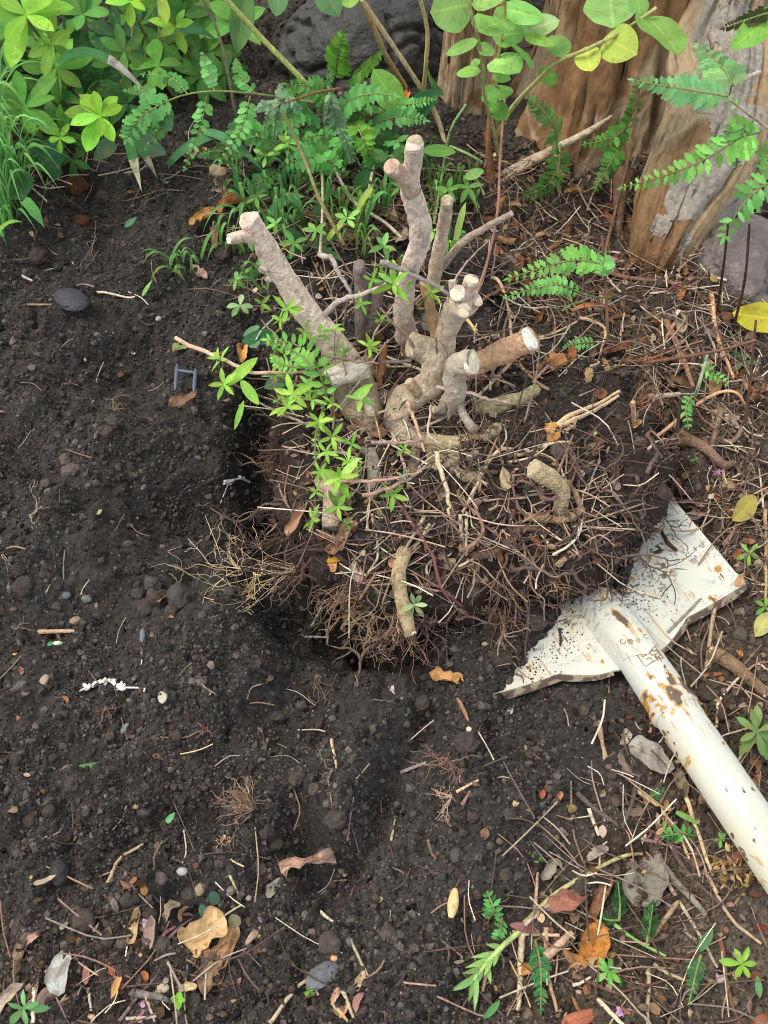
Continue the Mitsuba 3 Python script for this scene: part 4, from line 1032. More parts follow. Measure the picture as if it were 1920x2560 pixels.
def shoot(px, py, z, n, Lpx, rgb, axis=None, open_=1.05, w=.38, shape='obo', rot=None):
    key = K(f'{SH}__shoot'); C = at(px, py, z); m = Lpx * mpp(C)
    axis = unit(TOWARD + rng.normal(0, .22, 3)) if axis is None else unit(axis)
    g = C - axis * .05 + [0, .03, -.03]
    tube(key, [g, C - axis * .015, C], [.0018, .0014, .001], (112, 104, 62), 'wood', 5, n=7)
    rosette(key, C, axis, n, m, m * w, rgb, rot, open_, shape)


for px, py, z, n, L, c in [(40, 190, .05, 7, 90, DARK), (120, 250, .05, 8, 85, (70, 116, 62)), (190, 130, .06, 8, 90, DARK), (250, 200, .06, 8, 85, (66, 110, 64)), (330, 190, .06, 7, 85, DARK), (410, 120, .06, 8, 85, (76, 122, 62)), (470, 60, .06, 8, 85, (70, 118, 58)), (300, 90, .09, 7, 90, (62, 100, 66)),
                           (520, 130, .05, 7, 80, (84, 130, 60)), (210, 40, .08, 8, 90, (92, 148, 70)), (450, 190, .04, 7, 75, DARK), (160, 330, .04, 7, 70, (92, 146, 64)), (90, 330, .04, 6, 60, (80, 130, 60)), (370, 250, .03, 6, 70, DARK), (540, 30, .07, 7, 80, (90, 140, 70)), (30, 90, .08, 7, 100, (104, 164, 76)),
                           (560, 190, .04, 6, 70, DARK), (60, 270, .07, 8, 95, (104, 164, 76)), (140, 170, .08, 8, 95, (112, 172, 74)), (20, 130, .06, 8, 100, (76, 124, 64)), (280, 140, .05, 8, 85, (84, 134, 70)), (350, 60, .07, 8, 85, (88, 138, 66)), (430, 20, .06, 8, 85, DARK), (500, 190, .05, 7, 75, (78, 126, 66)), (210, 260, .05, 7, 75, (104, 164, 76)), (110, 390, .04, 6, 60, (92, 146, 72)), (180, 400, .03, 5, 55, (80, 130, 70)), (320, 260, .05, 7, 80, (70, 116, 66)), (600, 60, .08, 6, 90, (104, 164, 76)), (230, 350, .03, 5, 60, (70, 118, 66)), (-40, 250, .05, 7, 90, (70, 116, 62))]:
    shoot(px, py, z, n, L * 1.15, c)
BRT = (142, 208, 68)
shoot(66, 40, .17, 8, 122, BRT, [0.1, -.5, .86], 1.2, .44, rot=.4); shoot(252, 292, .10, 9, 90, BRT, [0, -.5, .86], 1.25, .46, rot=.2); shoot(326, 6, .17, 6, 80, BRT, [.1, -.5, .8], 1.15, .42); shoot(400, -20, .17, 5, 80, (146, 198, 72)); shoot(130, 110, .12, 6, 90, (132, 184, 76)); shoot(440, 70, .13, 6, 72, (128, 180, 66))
shoot(395, 165, .10, 5, 80, (104, 160, 70), open_=1.2, w=.5); shoot(150, 345, .07, 5, 50, BRT); shoot(310, 130, .11, 6, 95, (98, 150, 78), open_=1.2)
for pts, r in (([(399, -20, .16), (400, 80, .12), (388, 175, .06), (380, 260, .0)], .0024), ([(330, 20, .15), (330, 120, .1), (300, 200, .04)], .0020), ([(120, 90, .1), (180, 200, .05), (230, 290, .09)], .0020)):
    tube(K(f'{SH}__branch'), [at(*p) for p in pts], np.linspace(r, r * .7, len(pts)), (150, 134, 84), 'wood', 6, n=16)
tag('shrub__shoot_031', 'biggest lime-green rosette, in the corner'); tag('shrub__shoot_032', 'lime-green rosette lowest on the shrub, over the soil edge')

# round-leaved shrub at the top right: two stems
RB = tag('round_leaved_shrub', 'thin arching shrub with round light-green leaves before the tree trunks', 'shrub') or 'round_leaved_shrub'
for pts, r in (([(1640, 20, .21), (1560, 75, .20), (1470, 122, .19), (1396, 154, .175), (1340, 205, .15), (1280, 270, .11), (1240, 340, .06)], .0022), ([(1165, -30, .27), (1180, 40, .25), (1195, 93, .23), (1205, 160, .2), (1212, 240, .16), (1235, 330, .09), (1250, 420, .0)], .0020), ([(1262, -30, .25), (1262, 40, .22), (1245, 150, .18), (1240, 240, .13), (1245, 330, .06)], .0018)):
    tube(K(f'{RB}__stem'), [at(*p) for p in pts], np.linspace(r * .7, r, len(pts)), (158, 158, 88), 'wood', 6, n=24)
RND = (158, 214, 112); YEL = (186, 214, 92)
for (bx_, by_), (tx, ty), z, w, c in [((1532, 68), (1525, -45), .20, .78, RND), ((1600, 40), (1592, -30), .205, .7, RND), ((1612, 38), (1702, 108), .2, .72, (142, 204, 104)), ((1512, 92), (1582, 128), .19, .8, YEL), ((1462, 118), (1478, 172), .185, 1.0, YEL), ((1410, 143), (1380, 82), .18, .8, (132, 194, 98)), ((1345, 198), (1398, 180), .15, .66, (122, 182, 84)),
                                    ((1178, 10), (1092, 30), .25, .84, RND), ((1180, 12), (1255, -12), .25, .6, RND), ((1193, 80), (1262, 40), .235, .7, (142, 204, 104)), ((1195, 100), (1116, 134), .23, .36, RND), ((1200, 135), (1232, 110), .215, .9, RND), ((1202, 178), (1140, 180), .2, .5, (150, 208, 100)), ((1200, 150), (1176, 165), .21, .8, RND),
                                    ((1230, 90), (1310, 78), .2, .86, (134, 198, 110)), ((1235, 150), (1292, 165), .18, .8, RND), ((1232, 190), (1276, 195), .17, .7, RND), ((1240, 60), (1290, 30), .22, .8, RND), ((1215, 250), (1276, 205), .15, .6, (122, 186, 90)), ((1300, 82), (1396, 46), .2, .6, (176, 212, 140)), ((1310, 90), (1382, 108), .2, .3, (140, 190, 90)), ((1300, 50), (1335, 20), .21, .9, (120, 190, 96)),
                                    ((1282, 115), (1308, 150), .19, .8, (140, 200, 110)), ((1215, 232), (1232, 260), .15, .6, (120, 186, 90)), ((1232, 262), (1262, 290), .13, .6, (112, 176, 84)), ((1255, 20), (1350, 45), .22, .5, (140, 204, 110))]:
    a, b = at(bx_, by_, z), at(tx, ty, z + rng.uniform(-.01, .015)); d = np.linalg.norm(b - a)
    leaf(K(f'{RB}__leaf'), a, b - a, TOWARD + rng.normal(0, .2, 3), d * 1.04, d * w, vary(c, 10), shape='round', droop=.25, fold=.12, ny=10, nx=6, wave=.03)


def single(name, cat, label, items, mat='leaf', **kw):
    """a small plant or fallen green leaf: (base px, tip px, heights, width ratio, colour, shape)"""
    key = K(name); tag(key, label, cat)
    for (b, t, z0, z1, w, c, shp) in items:
        a, e = at(*b, z0), at(*t, z1); d = np.linalg.norm(e - a)
        o = dict(shape=shp, droop=.25, fold=.15, ny=10, nx=6); o.update(kw)
        leaf(key if len(items) == 1 else K(f'{key}__leaf'), a, e - a, TOWARD + rng.normal(0, .15, 3), d * 1.02, d * w, vary(c, 6), mat, **o)
    return key


GLOSS, BLUE = (56, 100, 58), (92, 146, 104)
k = single('broadleaf_sapling', 'plant', 'sapling with one bright leaf and glossy dark leaves right of the fern clump', [((995, 270), (940, 180), .09, .13, .62, (150, 214, 92), 'round'), ((1012, 300), (1088, 228), .08, .12, .5, (60, 116, 76), 'ell'), ((945, 400), (990, 330), .06, .09, .75, GLOSS, 'ell'), ((1000, 405), (1024, 340), .05, .07, .6, GLOSS, 'ell'), ((890, 475), (930, 425), .04, .06, .65, (66, 116, 70), 'round'), ((1065, 420), (1050, 380), .04, .05, .7, GLOSS, 'ell'), ((1078, 215), (1088, 182), .08, .11, .95, (110, 168, 84), 'round'), ((1140, 380), (1052, 372), .09, .09, .35, (120, 190, 92), 'ell'), ((1160, 445), (1208, 425), .06, .07, .5, (140, 200, 110), 'ell')])
for pts in ([(998, 272, .09), (1010, 330, .06), (1015, 400, .01)], [(1166, 260, .13), (1125, 330, .1), (1105, 440, .05), (1085, 560, .02)], [(1125, 365, .09), (1170, 385, .09), (1205, 405, .08)]):
    tube(K(f'{k}__stem'), [at(*p) for p in pts], [.0012, .0013, .0014] + [.0014] * (len(pts) - 3), (122, 160, 92), 'wood', 5)
k = single('weed', 'weed', 'weed with broad blue-green leaves on the left flank of the stump', [((735, 930), (660, 968), .06, .055, .5, BLUE, 'ell'), ((720, 950), (690, 985), .05, .04, .4, (92, 134, 84), 'ell'), ((690, 835), (608, 852), .05, .055, .45, BLUE, 'round'), ((650, 815), (606, 838), .055, .05, .4, (120, 170, 130), 'ell'), ((640, 870), (632, 845), .05, .05, .9, (110, 160, 120), 'round')])
for pts in ([(690, 790, .05), (655, 825, .055), (640, 850, .052)],):
    tube(K(f'{k}__stem'), [at(*p) for p in pts], .0009, (150, 190, 150), 'wood', 5)
single('dandelion', 'weed', 'rosette of jagged dark green leaves behind the left sawn stem', [((770, 600), (735, 480), .02, .05, .3, (92, 146, 96), 'lan'), ((770, 600), (800, 500), .02, .05, .3, (86, 140, 92), 'lan'), ((770, 605), (690, 560), .02, .04, .3, (86, 140, 92), 'lan'), ((775, 605), (840, 590), .02, .04, .3, (80, 130, 86), 'lan'), ((770, 610), (720, 640), .02, .03, .3, (80, 130, 86), 'lan'), ((775, 610), (850, 640), .02, .03, .3, (86, 140, 92), 'lan')], serr=5)
single('ivy_leaf', 'leaf', 'lobed dusty green leaf at the foot of the grass on the left', [((60, 500), (30, 425), .045, .05, .9, (96, 152, 104), 'heart')], serr=4)
single('ivy_leaf', 'leaf', 'dark lobed leaf under the lowest lime-green rosette', [((110, 340), (135, 430), .05, .05, .6, (62, 108, 74), 'heart')], serr=4)
single('ivy_leaf', 'leaf', 'mottled dusty leaf drooping over the soil right of the lowest rosette', [((320, 340), (412, 385), .06, .05, .6, (98, 128, 104), 'heart')])
single('ivy_leaf', 'leaf', 'mottled grey-green leaf hanging straight below the lowest rosette', [((285, 350), (235, 400), .05, .04, .6, (98, 128, 104), 'heart')])
single('broad_leaf', 'leaf', 'large dusty leaf hanging in from the top edge left of the boulder', [((700, -40), (690, 40), .2, .18, .7, (112, 160, 104), 'ell')])
single('broad_leaf', 'leaf', 'large dusty leaf hanging in from the top edge above the boulder', [((800, -50), (846, 38), .2, .18, .8, (112, 160, 104), 'ell')])
single('broad_leaf', 'leaf', 'folded grey-green leaf hanging at the top left of the arching stem', [((620, -30), (592, 130), .19, .15, .42, (104, 146, 88), 'ell')], fold=.7)
single('broad_leaf', 'leaf', 'big pointed leaf entering from the right edge above the large fern', [((1960, 20), (1838, 112), .2, .19, .42, (142, 204, 84), 'ell')])
single('broad_leaf', 'leaf', 'light green leaf hanging in at the top over the boulder stalks', [((905, -14), (850, 6), .2, .19, .7, (142, 188, 88), 'ell')])
single('yellow_leaf', 'leaf', 'large yellow leaf at the right edge in front of the purplish rock', [((1960, 800), (1836, 786), .03, .03, .62, (206, 206, 62), 'round')], wave=.12)
single('yellow_leaf', 'leaf', 'yellowish oval leaf at the right edge beyond the shovel corner', [((1925, 1530), (1892, 1590), .02, .015, .6, (196, 194, 116), 'ell')])
single('yellow_leaf', 'leaf', 'dull yellow leaf at the right edge level with the blade top', [((1890, 1240), (1840, 1300), .02, .02, .6, (182, 170, 92), 'ell')])
single('yellow_leaf', 'leaf', 'small golden willow-shaped leaf on the front of the root ball', [((815, 1405), (900, 1378), .058, .062, .2, (226, 180, 52), 'ell')])
single('green_leaf', 'leaf', 'fallen green leaf lying beside the golden one on the root ball', [((848, 1310), (890, 1345), .06, .06, .3, (122, 170, 104), 'ell')])
single('green_leaf', 'leaf', 'green oval leaf standing on the packed soil at bottom right', [((1742, 2382), (1785, 2325), .008, .02, .4, (118, 176, 118), 'ell')])
single('green_leaf', 'leaf', 'green oval leaf at the bottom right edge', [((1900, 2496), (1894, 2440), .006, .012, .32, (122, 178, 116), 'ell')])
single('green_leaf', 'leaf', 'long green leaf lying right of the bottom rosette', [((1535, 2440), (1605, 2492), .012, .006, .26, (92, 156, 96), 'ell')])
single('green_leaf', 'leaf', 'drooping green leaf at the bottom beside the green shoot', [((1250, 2500), (1210, 2552), .012, .006, .3, (104, 170, 100), 'ell')])
single('green_leaf', 'leaf', 'flat green sliver on the dark soil at lower left', [((172, 1924), (262, 1908), .004, .006, .16, (150, 206, 122), 'lan')])
single('green_leaf', 'leaf', 'pale green stub of a leaf on the soil left of the brown root tuft', [((416, 2056), (438, 2030), .006, .006, .45, (120, 196, 138), 'blade')])
single('green_leaf', 'leaf', 'green blade left of the shaft near the crossed twigs', [((1690, 2030), (1755, 2062), .012, .01, .2, (136, 190, 104), 'blade')])
single('green_leaf', 'leaf', 'half-folded green leaf under the crossed twigs', [((1546, 2100), (1612, 2082), .01, .012, .36, (92, 146, 74), 'ell')])
single('green_leaf', 'leaf', 'tiny pale green leaf standing on the hollow soil left of the blue clip', [((355, 742), (378, 696), .006, .012, .2, (138, 196, 104), 'lan')])
single('green_leaf', 'leaf', 'green tip on the dark soil below the hanging grass blades', [((312, 568), (342, 540), .01, .015, .35, (104, 172, 120), 'lan')])
single('green_leaf', 'leaf', 'blue-green round leaf on the soil above the lobed tan leaf', [((545, 2260), (525, 2230), .008, .01, .85, (76, 114, 96), 'round')])
single('green_leaf', 'leaf', 'blue-green torn leaf on the soil just above the lobed tan leaf', [((500, 2262), (525, 2305), .008, .01, .5, (84, 124, 108), 'round')])
single('green_leaf', 'leaf', 'grey-green pair of leaves right of the lobed tan leaf', [((592, 2320), (580, 2285), .008, .01, .9, (124, 124, 98), 'round')])
single('green_leaf', 'leaf', 'small bright leaf on the soil left of the cut twig', [((118, 1612), (134, 1606), .006, .006, .6, (92, 190, 120), 'round')])
single('green_leaf', 'leaf', 'small bright leaf at the left edge below the white tassel', [((64, 1780), (80, 1790), .006, .006, .8, (110, 200, 110), 'round')])
single('green_leaf', 'leaf', 'seedling leaf on the dark lower left soil above the black stone', [((108, 2158), (100, 2132), .006, .01, .8, (92, 150, 92), 'round')])


def rose_plant(px, py, z, n, L, c, label, name='seedling', shape='obo', w=.36, open_=1.2, stemc=(140, 120, 70), rot=None):
    key = K(name); tag(key, label, 'seedling'); C = on(px, py); C = C + unit(EYE - C) * z; m = L * mpp(C)
    tube(K(f'{key}__stem'), [on(px, py, -.002), C], [.0012, .0009], stemc, 'wood', 5, n=4)
    rosette(key, C, [0, -.3, .95], n, m, m * w, c, rot, open_, shape)


rose_plant(1852, 2410, .02, 6, 55, (150, 206, 84), 'bright lime seedling on the packed soil at bottom right', rot=.5)
rose_plant(1520, 2428, .015, 7, 42, (122, 192, 92), 'green rosette seedling in front of the orange leaf')
rose_plant(1888, 1832, .02, 8, 72, (128, 160, 96), 'grey-green rosette at the right edge above the shaft', w=.3)
rose_plant(1908, 1848, .012, 5, 60, (116, 168, 92), 'green rosette cut by the right edge, just under the grey-green one', w=.3)
rose_plant(1872, 1385, .01, 5, 34, (140, 200, 90), 'tiny bright seedling right of the shovel corner', w=.3)
rose_plant(1912, 1520, .01, 4, 30, (132, 196, 84), 'tiny bright seedling at the right edge below the shovel corner', w=.4)
rose_plant(62, 2520, .02, 6, 62, (104, 164, 104), 'green seedling in the bottom left corner', w=.3)
rose_plant(446, 2500, .012, 4, 24, (140, 206, 80), 'clover-like bright seedling near the bottom left', shape='heart', w=.85)
rose_plant(1035, 1520, .02, 7, 48, (142, 172, 122), 'dusty pale green shoot on the soil in front of the root ball', w=.36)
rose_plant(1740, 1150, .0, 3, 20, (120, 180, 96), 'tiny sprout in the hole right of the root ball')
rose_plant(1430, 760, .01, 4, 34, (122, 176, 104), 'small seedling below the bright fern sprig', w=.25)
rose_plant(1860, 905, .01, 5, 44, (96, 136, 84), 'dull green seedling at the right below the yellow leaf', w=.3)
rose_plant(775, 2478, .01, 4, 18, (120, 180, 72), 'small moss-green sprout at the bottom left of the bluish slate', w=.6)
rose_plant(1660, 2075, .012, 5, 26, (120, 180, 96), 'small bright seedling beside the dry tuft under the shaft', w=.5)
rose_plant(1800, 2098, .01, 5, 22, (112, 170, 92), 'little lobed seedling close to the shaft', w=.5)
rose_plant(664, 395, .05, 6, 40, (158, 214, 104), 'fresh pale rosette on the dry stalk left of the fern clump', rot=0)
rose_plant(720, 362, .08, 7, 42, (146, 206, 92), 'fresh light green rosette in the fern clump', rot=1)
rose_plant(868, 552, .05, 6, 40, (150, 210, 104), 'fresh light green rosette just left of the tall forked stem')
for i, (a, b) in enumerate([(640, 500), (690, 560), (735, 610), (790, 580), (830, 490), (900, 500), (960, 620), (1000, 470), (1080, 580), (1120, 480), (620, 600), (670, 640), (590, 700), (1170, 470)]):
    rose_plant(a, b, rng.uniform(.03, .055), 5, rng.uniform(30, 46), (126, 186, 96), ['first', 'second', 'third', 'fourth', 'fifth', 'sixth', 'seventh', 'eighth', 'ninth', 'tenth', 'eleventh', 'twelfth', 'thirteenth', 'fourteenth'][sorted([640, 690, 735, 790, 830, 900, 960, 1000, 1080, 1120, 620, 670, 590, 1170]).index(a)] + ' from left of the seedlings growing behind the stump', shape='ell', w=.34)
rose_plant(600, 765, .02, 5, 38, (150, 190, 130), 'pale-leaved sprout at the soil edge left of the sawn stem', w=.4)
rose_plant(205, 2110, .0, 2, 14, (92, 150, 92), 'tiny two-leaved sprout on the lower left soil')
# green shoot leaning left at the bottom
k = K('green_shoot'); tag(k, 'soft green leafy shoot tip leaning left at the bottom', 'plant')
Sp = tube(K(f'{k}__stem'), [on(1300, 2330, .004), at(1262, 2360, .012), at(1215, 2410, .016), at(1185, 2450, .014)], [.0018, .0018, .0015, .001], (160, 190, 100), 'wood', 6, n=24)
for i in range(9, 24, 2):
    for sg in (-1, 1):
        T = unit(Sp[min(i + 1, 23), :3] - Sp[i - 1, :3]); sd_ = np.cross(T, [0, 0, 1.0]) * sg
        leaf(K(f'{k}__leaf'), Sp[i, :3], T * rng.uniform(.7, 2.2) + sd_ * rng.uniform(.4, 1) + [0, 0, .3 + rng.normal(0, .4)], [0, -.3, .9], rng.uniform(.009, .022), .0034, vary((140, 186, 108), 12), shape='lan', droop=.5)

# grass
def blade(key, base, tip, rise, w, rgb, seg=12, tipc=None, side=0.0):
    """a long arching blade; the last part can be withered"""
    base, tip = np.asarray(base), np.asarray(tip)
    m = (base + tip) / 2 + [side, 0, rise]; t = np.linspace(0, 1, seg + 1)[:, None]
    P = (1 - t)**2 * base + 2 * t * (1 - t) * m + t**2 * tip; T = unit(np.gradient(P, axis=0))
    X = unit(np.cross(T, np.array([0, -.3, 1.0]))); N = np.cross(X, T)
    ww = w / 2 * np.clip(np.minimum(.7 + t * 2, (1 - t) * 2.5), .03, 1)
    v = np.stack([P - X * ww + N * ww * .3, P, P + X * ww + N * ww * .3], 1).reshape(-1, 3)
    s = np.tile([0, .5, 1], seg + 1); tt = np.repeat(t[:, 0], 3)
    emit(key, v, grid_faces(2, seg), pack(rgb, s, tt), 'leaf')
    if tipc is not None:
        q = v.reshape(-1, 3, 3)[int(seg * .62):].copy() + N[int(seg * .62):, None] * .0006
        emit(f'{key}__withered_tip', q.reshape(-1, 3), grid_faces(2, len(q) - 1), pack(tipc, np.tile([0, .5, 1], len(q)), np.repeat(np.linspace(0, 1, len(q)), 3)), 'dry')


def grass_clump(label, spots, n, Lpx, hmax, rgb, dirs=(-1, 1), w=.0028):
    key = K('grass_clump'); tag(key, label, 'grass')
    for i in range(n):
        a, b = spots[rng.integers(len(spots))]; B = on(a + rng.normal(0, 14), b + rng.normal(0, 10), -.002)
        L = Lpx * mpp(B) * rng.uniform(.5, 1.15); d = rng.uniform(*dirs)
        tip = B + [d * L * .8, rng.normal(-.25, .35) * L, rng.uniform(.1, .8) * hmax]
        blade(K(f'{key}__blade'), B, tip, rng.uniform(.4, 1) * hmax, w * rng.uniform(.6, 1.3), vary(rgb, 16))


grass_clump('tall clump of thin grass blades at the left edge under the shrub', [(0, 380), (30, 440), (-20, 320), (50, 480), (-30, 500), (20, 540)], 150, 230, .12, (122, 186, 100), (-.6, 1.0))
grass_clump('short grass tuft at the left edge where the soil begins', [(20, 560), (-10, 590)], 14, 90, .05, (110, 190, 96), (-.3, 1))
grass_clump('loose grass tuft at the soil edge left of the sawn stem', [(450, 690), (480, 660), (440, 660)], 14, 110, .04, (116, 164, 92), (-1, .8))
grass_clump('grass tuft behind the left sawn stem', [(640, 540), (700, 500), (600, 480)], 26, 130, .06, (106, 166, 96), (-.9, .9), .0035)
grass_clump('yellowish grass tuft in front of the forked stem foot', [(870, 600), (900, 640), (850, 560), (960, 700)], 22, 110, .06, (150, 190, 92), (-.6, .8), .0024)
grass_clump('sparse grass at the left foot of the stump', [(640, 700), (660, 740), (600, 640), (560, 620)], 24, 90, .04, (120, 176, 96), (-.8, .8))
grass_clump('grass and thin leaves filling the gap behind the dead grey stem', [(760, 560), (820, 520), (700, 580), (900, 600), (960, 520), (740, 470)], 60, 110, .06, (104, 160, 92), (-.9, .9), .0032)
grass_clump('thin grass in the shade at the slim trunk foot', [(1080, 480), (1130, 520), (1050, 440), (1180, 520)], 34, 100, .06, (112, 168, 88), (-.7, .7), .0024)
grass_clump('small grass tuft beside the bright fern sprig', [(1130, 640), (1100, 560)], 12, 90, .06, (124, 184, 84), (-.4, .6), .0022)
for b, t, z0, z1, rise, w, c, tc, lb in [((145, 160), (385, 258), .12, .07, .06, .0105, (92, 160, 102), (212, 206, 196), 'broad grass blade with a bleached tip arching over the shrub'), ((312, 318), (354, 478), .08, .035, .012, .0095, (96, 164, 96), (206, 206, 170), 'broad grass blade hanging straight down over the soil'), ((332, 350), (392, 444), .08, .035, .012, .0075, (92, 156, 92), (196, 190, 160), 'narrower hanging grass blade right of the broad one'),
                                         ((420, 415), (560, 345), .03, .06, .02, .010, (82, 140, 92), None, 'dark grass blade lying under the arching fern, pointing right'), ((510, 330), (660, 430), .06, .05, .02, .0095, (96, 158, 110), None, 'grass blade running right under the big fern frond'), ((440, 95), (545, 105), .11, .1, .02, .010, (72, 124, 86), None, 'dark blade at the top behind the fern'),
                                         ((672, 540), (764, 492), .03, .05, .015, .011, (118, 182, 112), None, 'short broad blade left of the fallen stalks'), ((1140, 600), (1165, 505), .06, .09, .01, .006, (170, 206, 110), None, 'upright pale blade beside the thin upright stem'), ((930, 470), (886, 540), .07, .05, .005, .006, (176, 208, 92), None, 'yellow-green blade left of the forked stem'),
                                         ((820, 600), (870, 560), .04, .06, .01, .006, (176, 208, 92), None, 'yellow-green blade low behind the stump'), ((0, 576), (58, 556), .05, .05, .01, .004, (150, 214, 90), None, 'bright bent grass stalk at the left edge'), ((60, 500), (112, 570), .06, .04, .01, .010, (110, 186, 100), None, 'wide blade pointing down to the soil at the left')]:
    k = K('grass'); tag(k, lb, 'grass'); blade(k, at(*b, z0), at(*t, z1), rise, w, c, 14, tc)

# standing stalks and saplings
for pts, r, c, lb in [([(540, -30, .22), (640, 80, .17), (756, 200, .12), (850, 300, .07), (933, 395, .02)], .0030, (176, 184, 92), 'long yellow-green stalk slanting across the top'), ([(690, 245, .15), (756, 386, .11), (800, 500, .08), (860, 612, .04)], .0018, (142, 132, 84), 'thin olive stalk slanting down behind the left sawn stem'),
                      ([(500, -20, .15), (552, 104, .1), (590, 290, .03)], .0017, (128, 124, 92), 'thin dark stalk through the fern at upper left'), ([(895, -20, .2), (935, 70, .15), (970, 150, .1), (1014, 218, .05)], .0030, (178, 142, 98), 'brown stalk in front of the boulder'), ([(905, 0, .2), (980, 110, .14), (1057, 228, .08), (1095, 300, .04), (1130, 420, .0)], .0026, (206, 182, 134), 'tan stalk in front of the boulder running to the slim trunk'),
                      ([(1045, -20, .2), (1068, 70, .15), (1066, 147, .11), (1058, 235, .05)], .0022, (200, 176, 112), 'pale upright stalk at the right of the boulder'), ([(805, 400, .08), (806, 520, .06), (800, 640, .03)], .0013, (198, 182, 144), 'pale straight straw standing behind the stump'), ([(938, 395, .06), (924, 470, .05), (915, 560, .03)], .0019, (206, 184, 156), 'pale short stalk left of the forked stem'),
                      ([(820, 380, .07), (850, 450, .06), (890, 510, .05), (960, 555, .03), (1010, 600, .02)], .0017, (206, 184, 158), 'bent pale dry stalk behind the stump'), ([(1262, 250, .1), (1250, 400, .08), (1245, 520, .06), (1222, 640, .03), (1190, 740, .02)], .0015, (150, 104, 88), 'thin reddish stalk standing right of the knobby stem'), ([(1258, 0, .2), (1238, 160, .14), (1222, 330, .07), (1220, 470, .0)], .0026, (162, 112, 72), 'brown upright stalk in front of the slim trunk'),
                      ([(1215, 330, .05), (1225, 400, .03), (1232, 500, .0)], .004, (110, 72, 48), 'dark brown stub of a stalk at the slim trunk'), ([(1820, 560, .12), (1812, 640, .09), (1793, 780, .02)], .0012, (62, 44, 42), 'dark sapling stem left of the purplish rock'), ([(1874, 560, .12), (1862, 700, .07), (1832, 825, .01)], .0014, (72, 50, 44), 'dark sapling stem before the purplish rock'),
                      ([(1700, 1000, .05), (1690, 1120, .02), (1677, 1244, -.01)], .0018, (62, 54, 50), 'dark upright twig standing in the hole by the root ball'), ([(1505, 590, .1), (1514, 700, .06), (1520, 860, .01)], .0016, (126, 92, 72), 'thin brown stem carrying the bright fern sprig'), ([(1770, 880, .05), (1748, 960, .035), (1735, 1000, .0)], .0016, (150, 168, 130), 'pale green sapling stalk right of the root ball'),
                      ([(1890, 800, .06), (1870, 1000, .03), (1850, 1100, 0)], .0013, (80, 54, 46), 'dark thin stem right of the straight tan stalk'), ([(1890, 850, .08), (1780, 880, .06), (1600, 910, .02)], .0016, (120, 84, 66), 'dark thin twig from the right edge over the litter'), ([(1900, 180, .2), (1850, 210, .2), (1800, 310, .17)], .0022, (178, 164, 148), 'withered pale stalk over the leaning trunk'),
                      ([(1600, 200, .12), (1575, 380, .06), (1540, 520, .02), (1505, 660, .0)], .0016, (124, 92, 74), 'thin brown stalk in front of the middle trunk')]:
    k = K('stalk'); tag(k, lb, 'stalk'); tube(k, [at(*p) for p in pts], np.linspace(r * .8, r, len(pts)), c, 'wood', 7, n=26, lump=.2)

# ---------------------------------------------------------------- loose soil: crumbs as one mass, the larger clods and stones one by one
def blade_top(x, y):
    """height of the blade's upper face at these points, or -1 beside it"""
    x, y = np.atleast_1d(x), np.atleast_1d(y)
    z = BO[2] - ((x - BO[0]) * BN2[0] + (y - BO[1]) * BN2[1]) / BN2[2]
    d = np.stack([x - BO[0], y - BO[1], z - BO[2]], -1); a, b = d @ BX, d @ BY2
    ok = (np.abs(a) < BW / 2) & (b > blade_back(a)) & (b < .19)
    return np.where(ok, z + blade_z(a, b), -1.0), a, b


def shaft_clear(P, gap=.022):
    t = ((P - SA) @ (SB - SA)) / ((SB - SA) @ (SB - SA)); t = np.clip(t, -.02, 6)
    return np.linalg.norm(P - SA - np.multiply.outer(t, SB - SA), axis=-1) > gap


def photo_points(n, x0=-120, x1=2040, y0=-60, y1=2720):
    P = hit(rng.uniform(x0, x1, n), rng.uniform(y0, y1, n)); bz, _, _ = blade_top(P[:, 0], P[:, 1])
    return P[(bz < P[:, 2]) & shaft_clear(P)]


def rot_rand(n):
    q = unit(rng.normal(size=(n, 4))); w, x, y, z = q.T
    return np.stack([np.stack([1 - 2 * (y*y + z*z), 2 * (x*y - z*w), 2 * (x*z + y*w)], -1), np.stack([2 * (x*y + z*w), 1 - 2 * (x*x + z*z), 2 * (y*z - x*w)], -1), np.stack([2 * (x*z - y*w), 2 * (y*z + x*w), 1 - 2 * (x*x + y*y)], -1)], 1)


OV = np.array([[1, 0, 0], [-1, 0, 0], [0, 1, 0], [0, -1, 0], [0, 0, 1], [0, 0, -1.0]]); OF = np.array([[0, 2, 4], [2, 1, 4], [1, 3, 4], [3, 0, 4], [2, 0, 5], [1, 2, 5], [3, 1, 5], [0, 3, 5]])


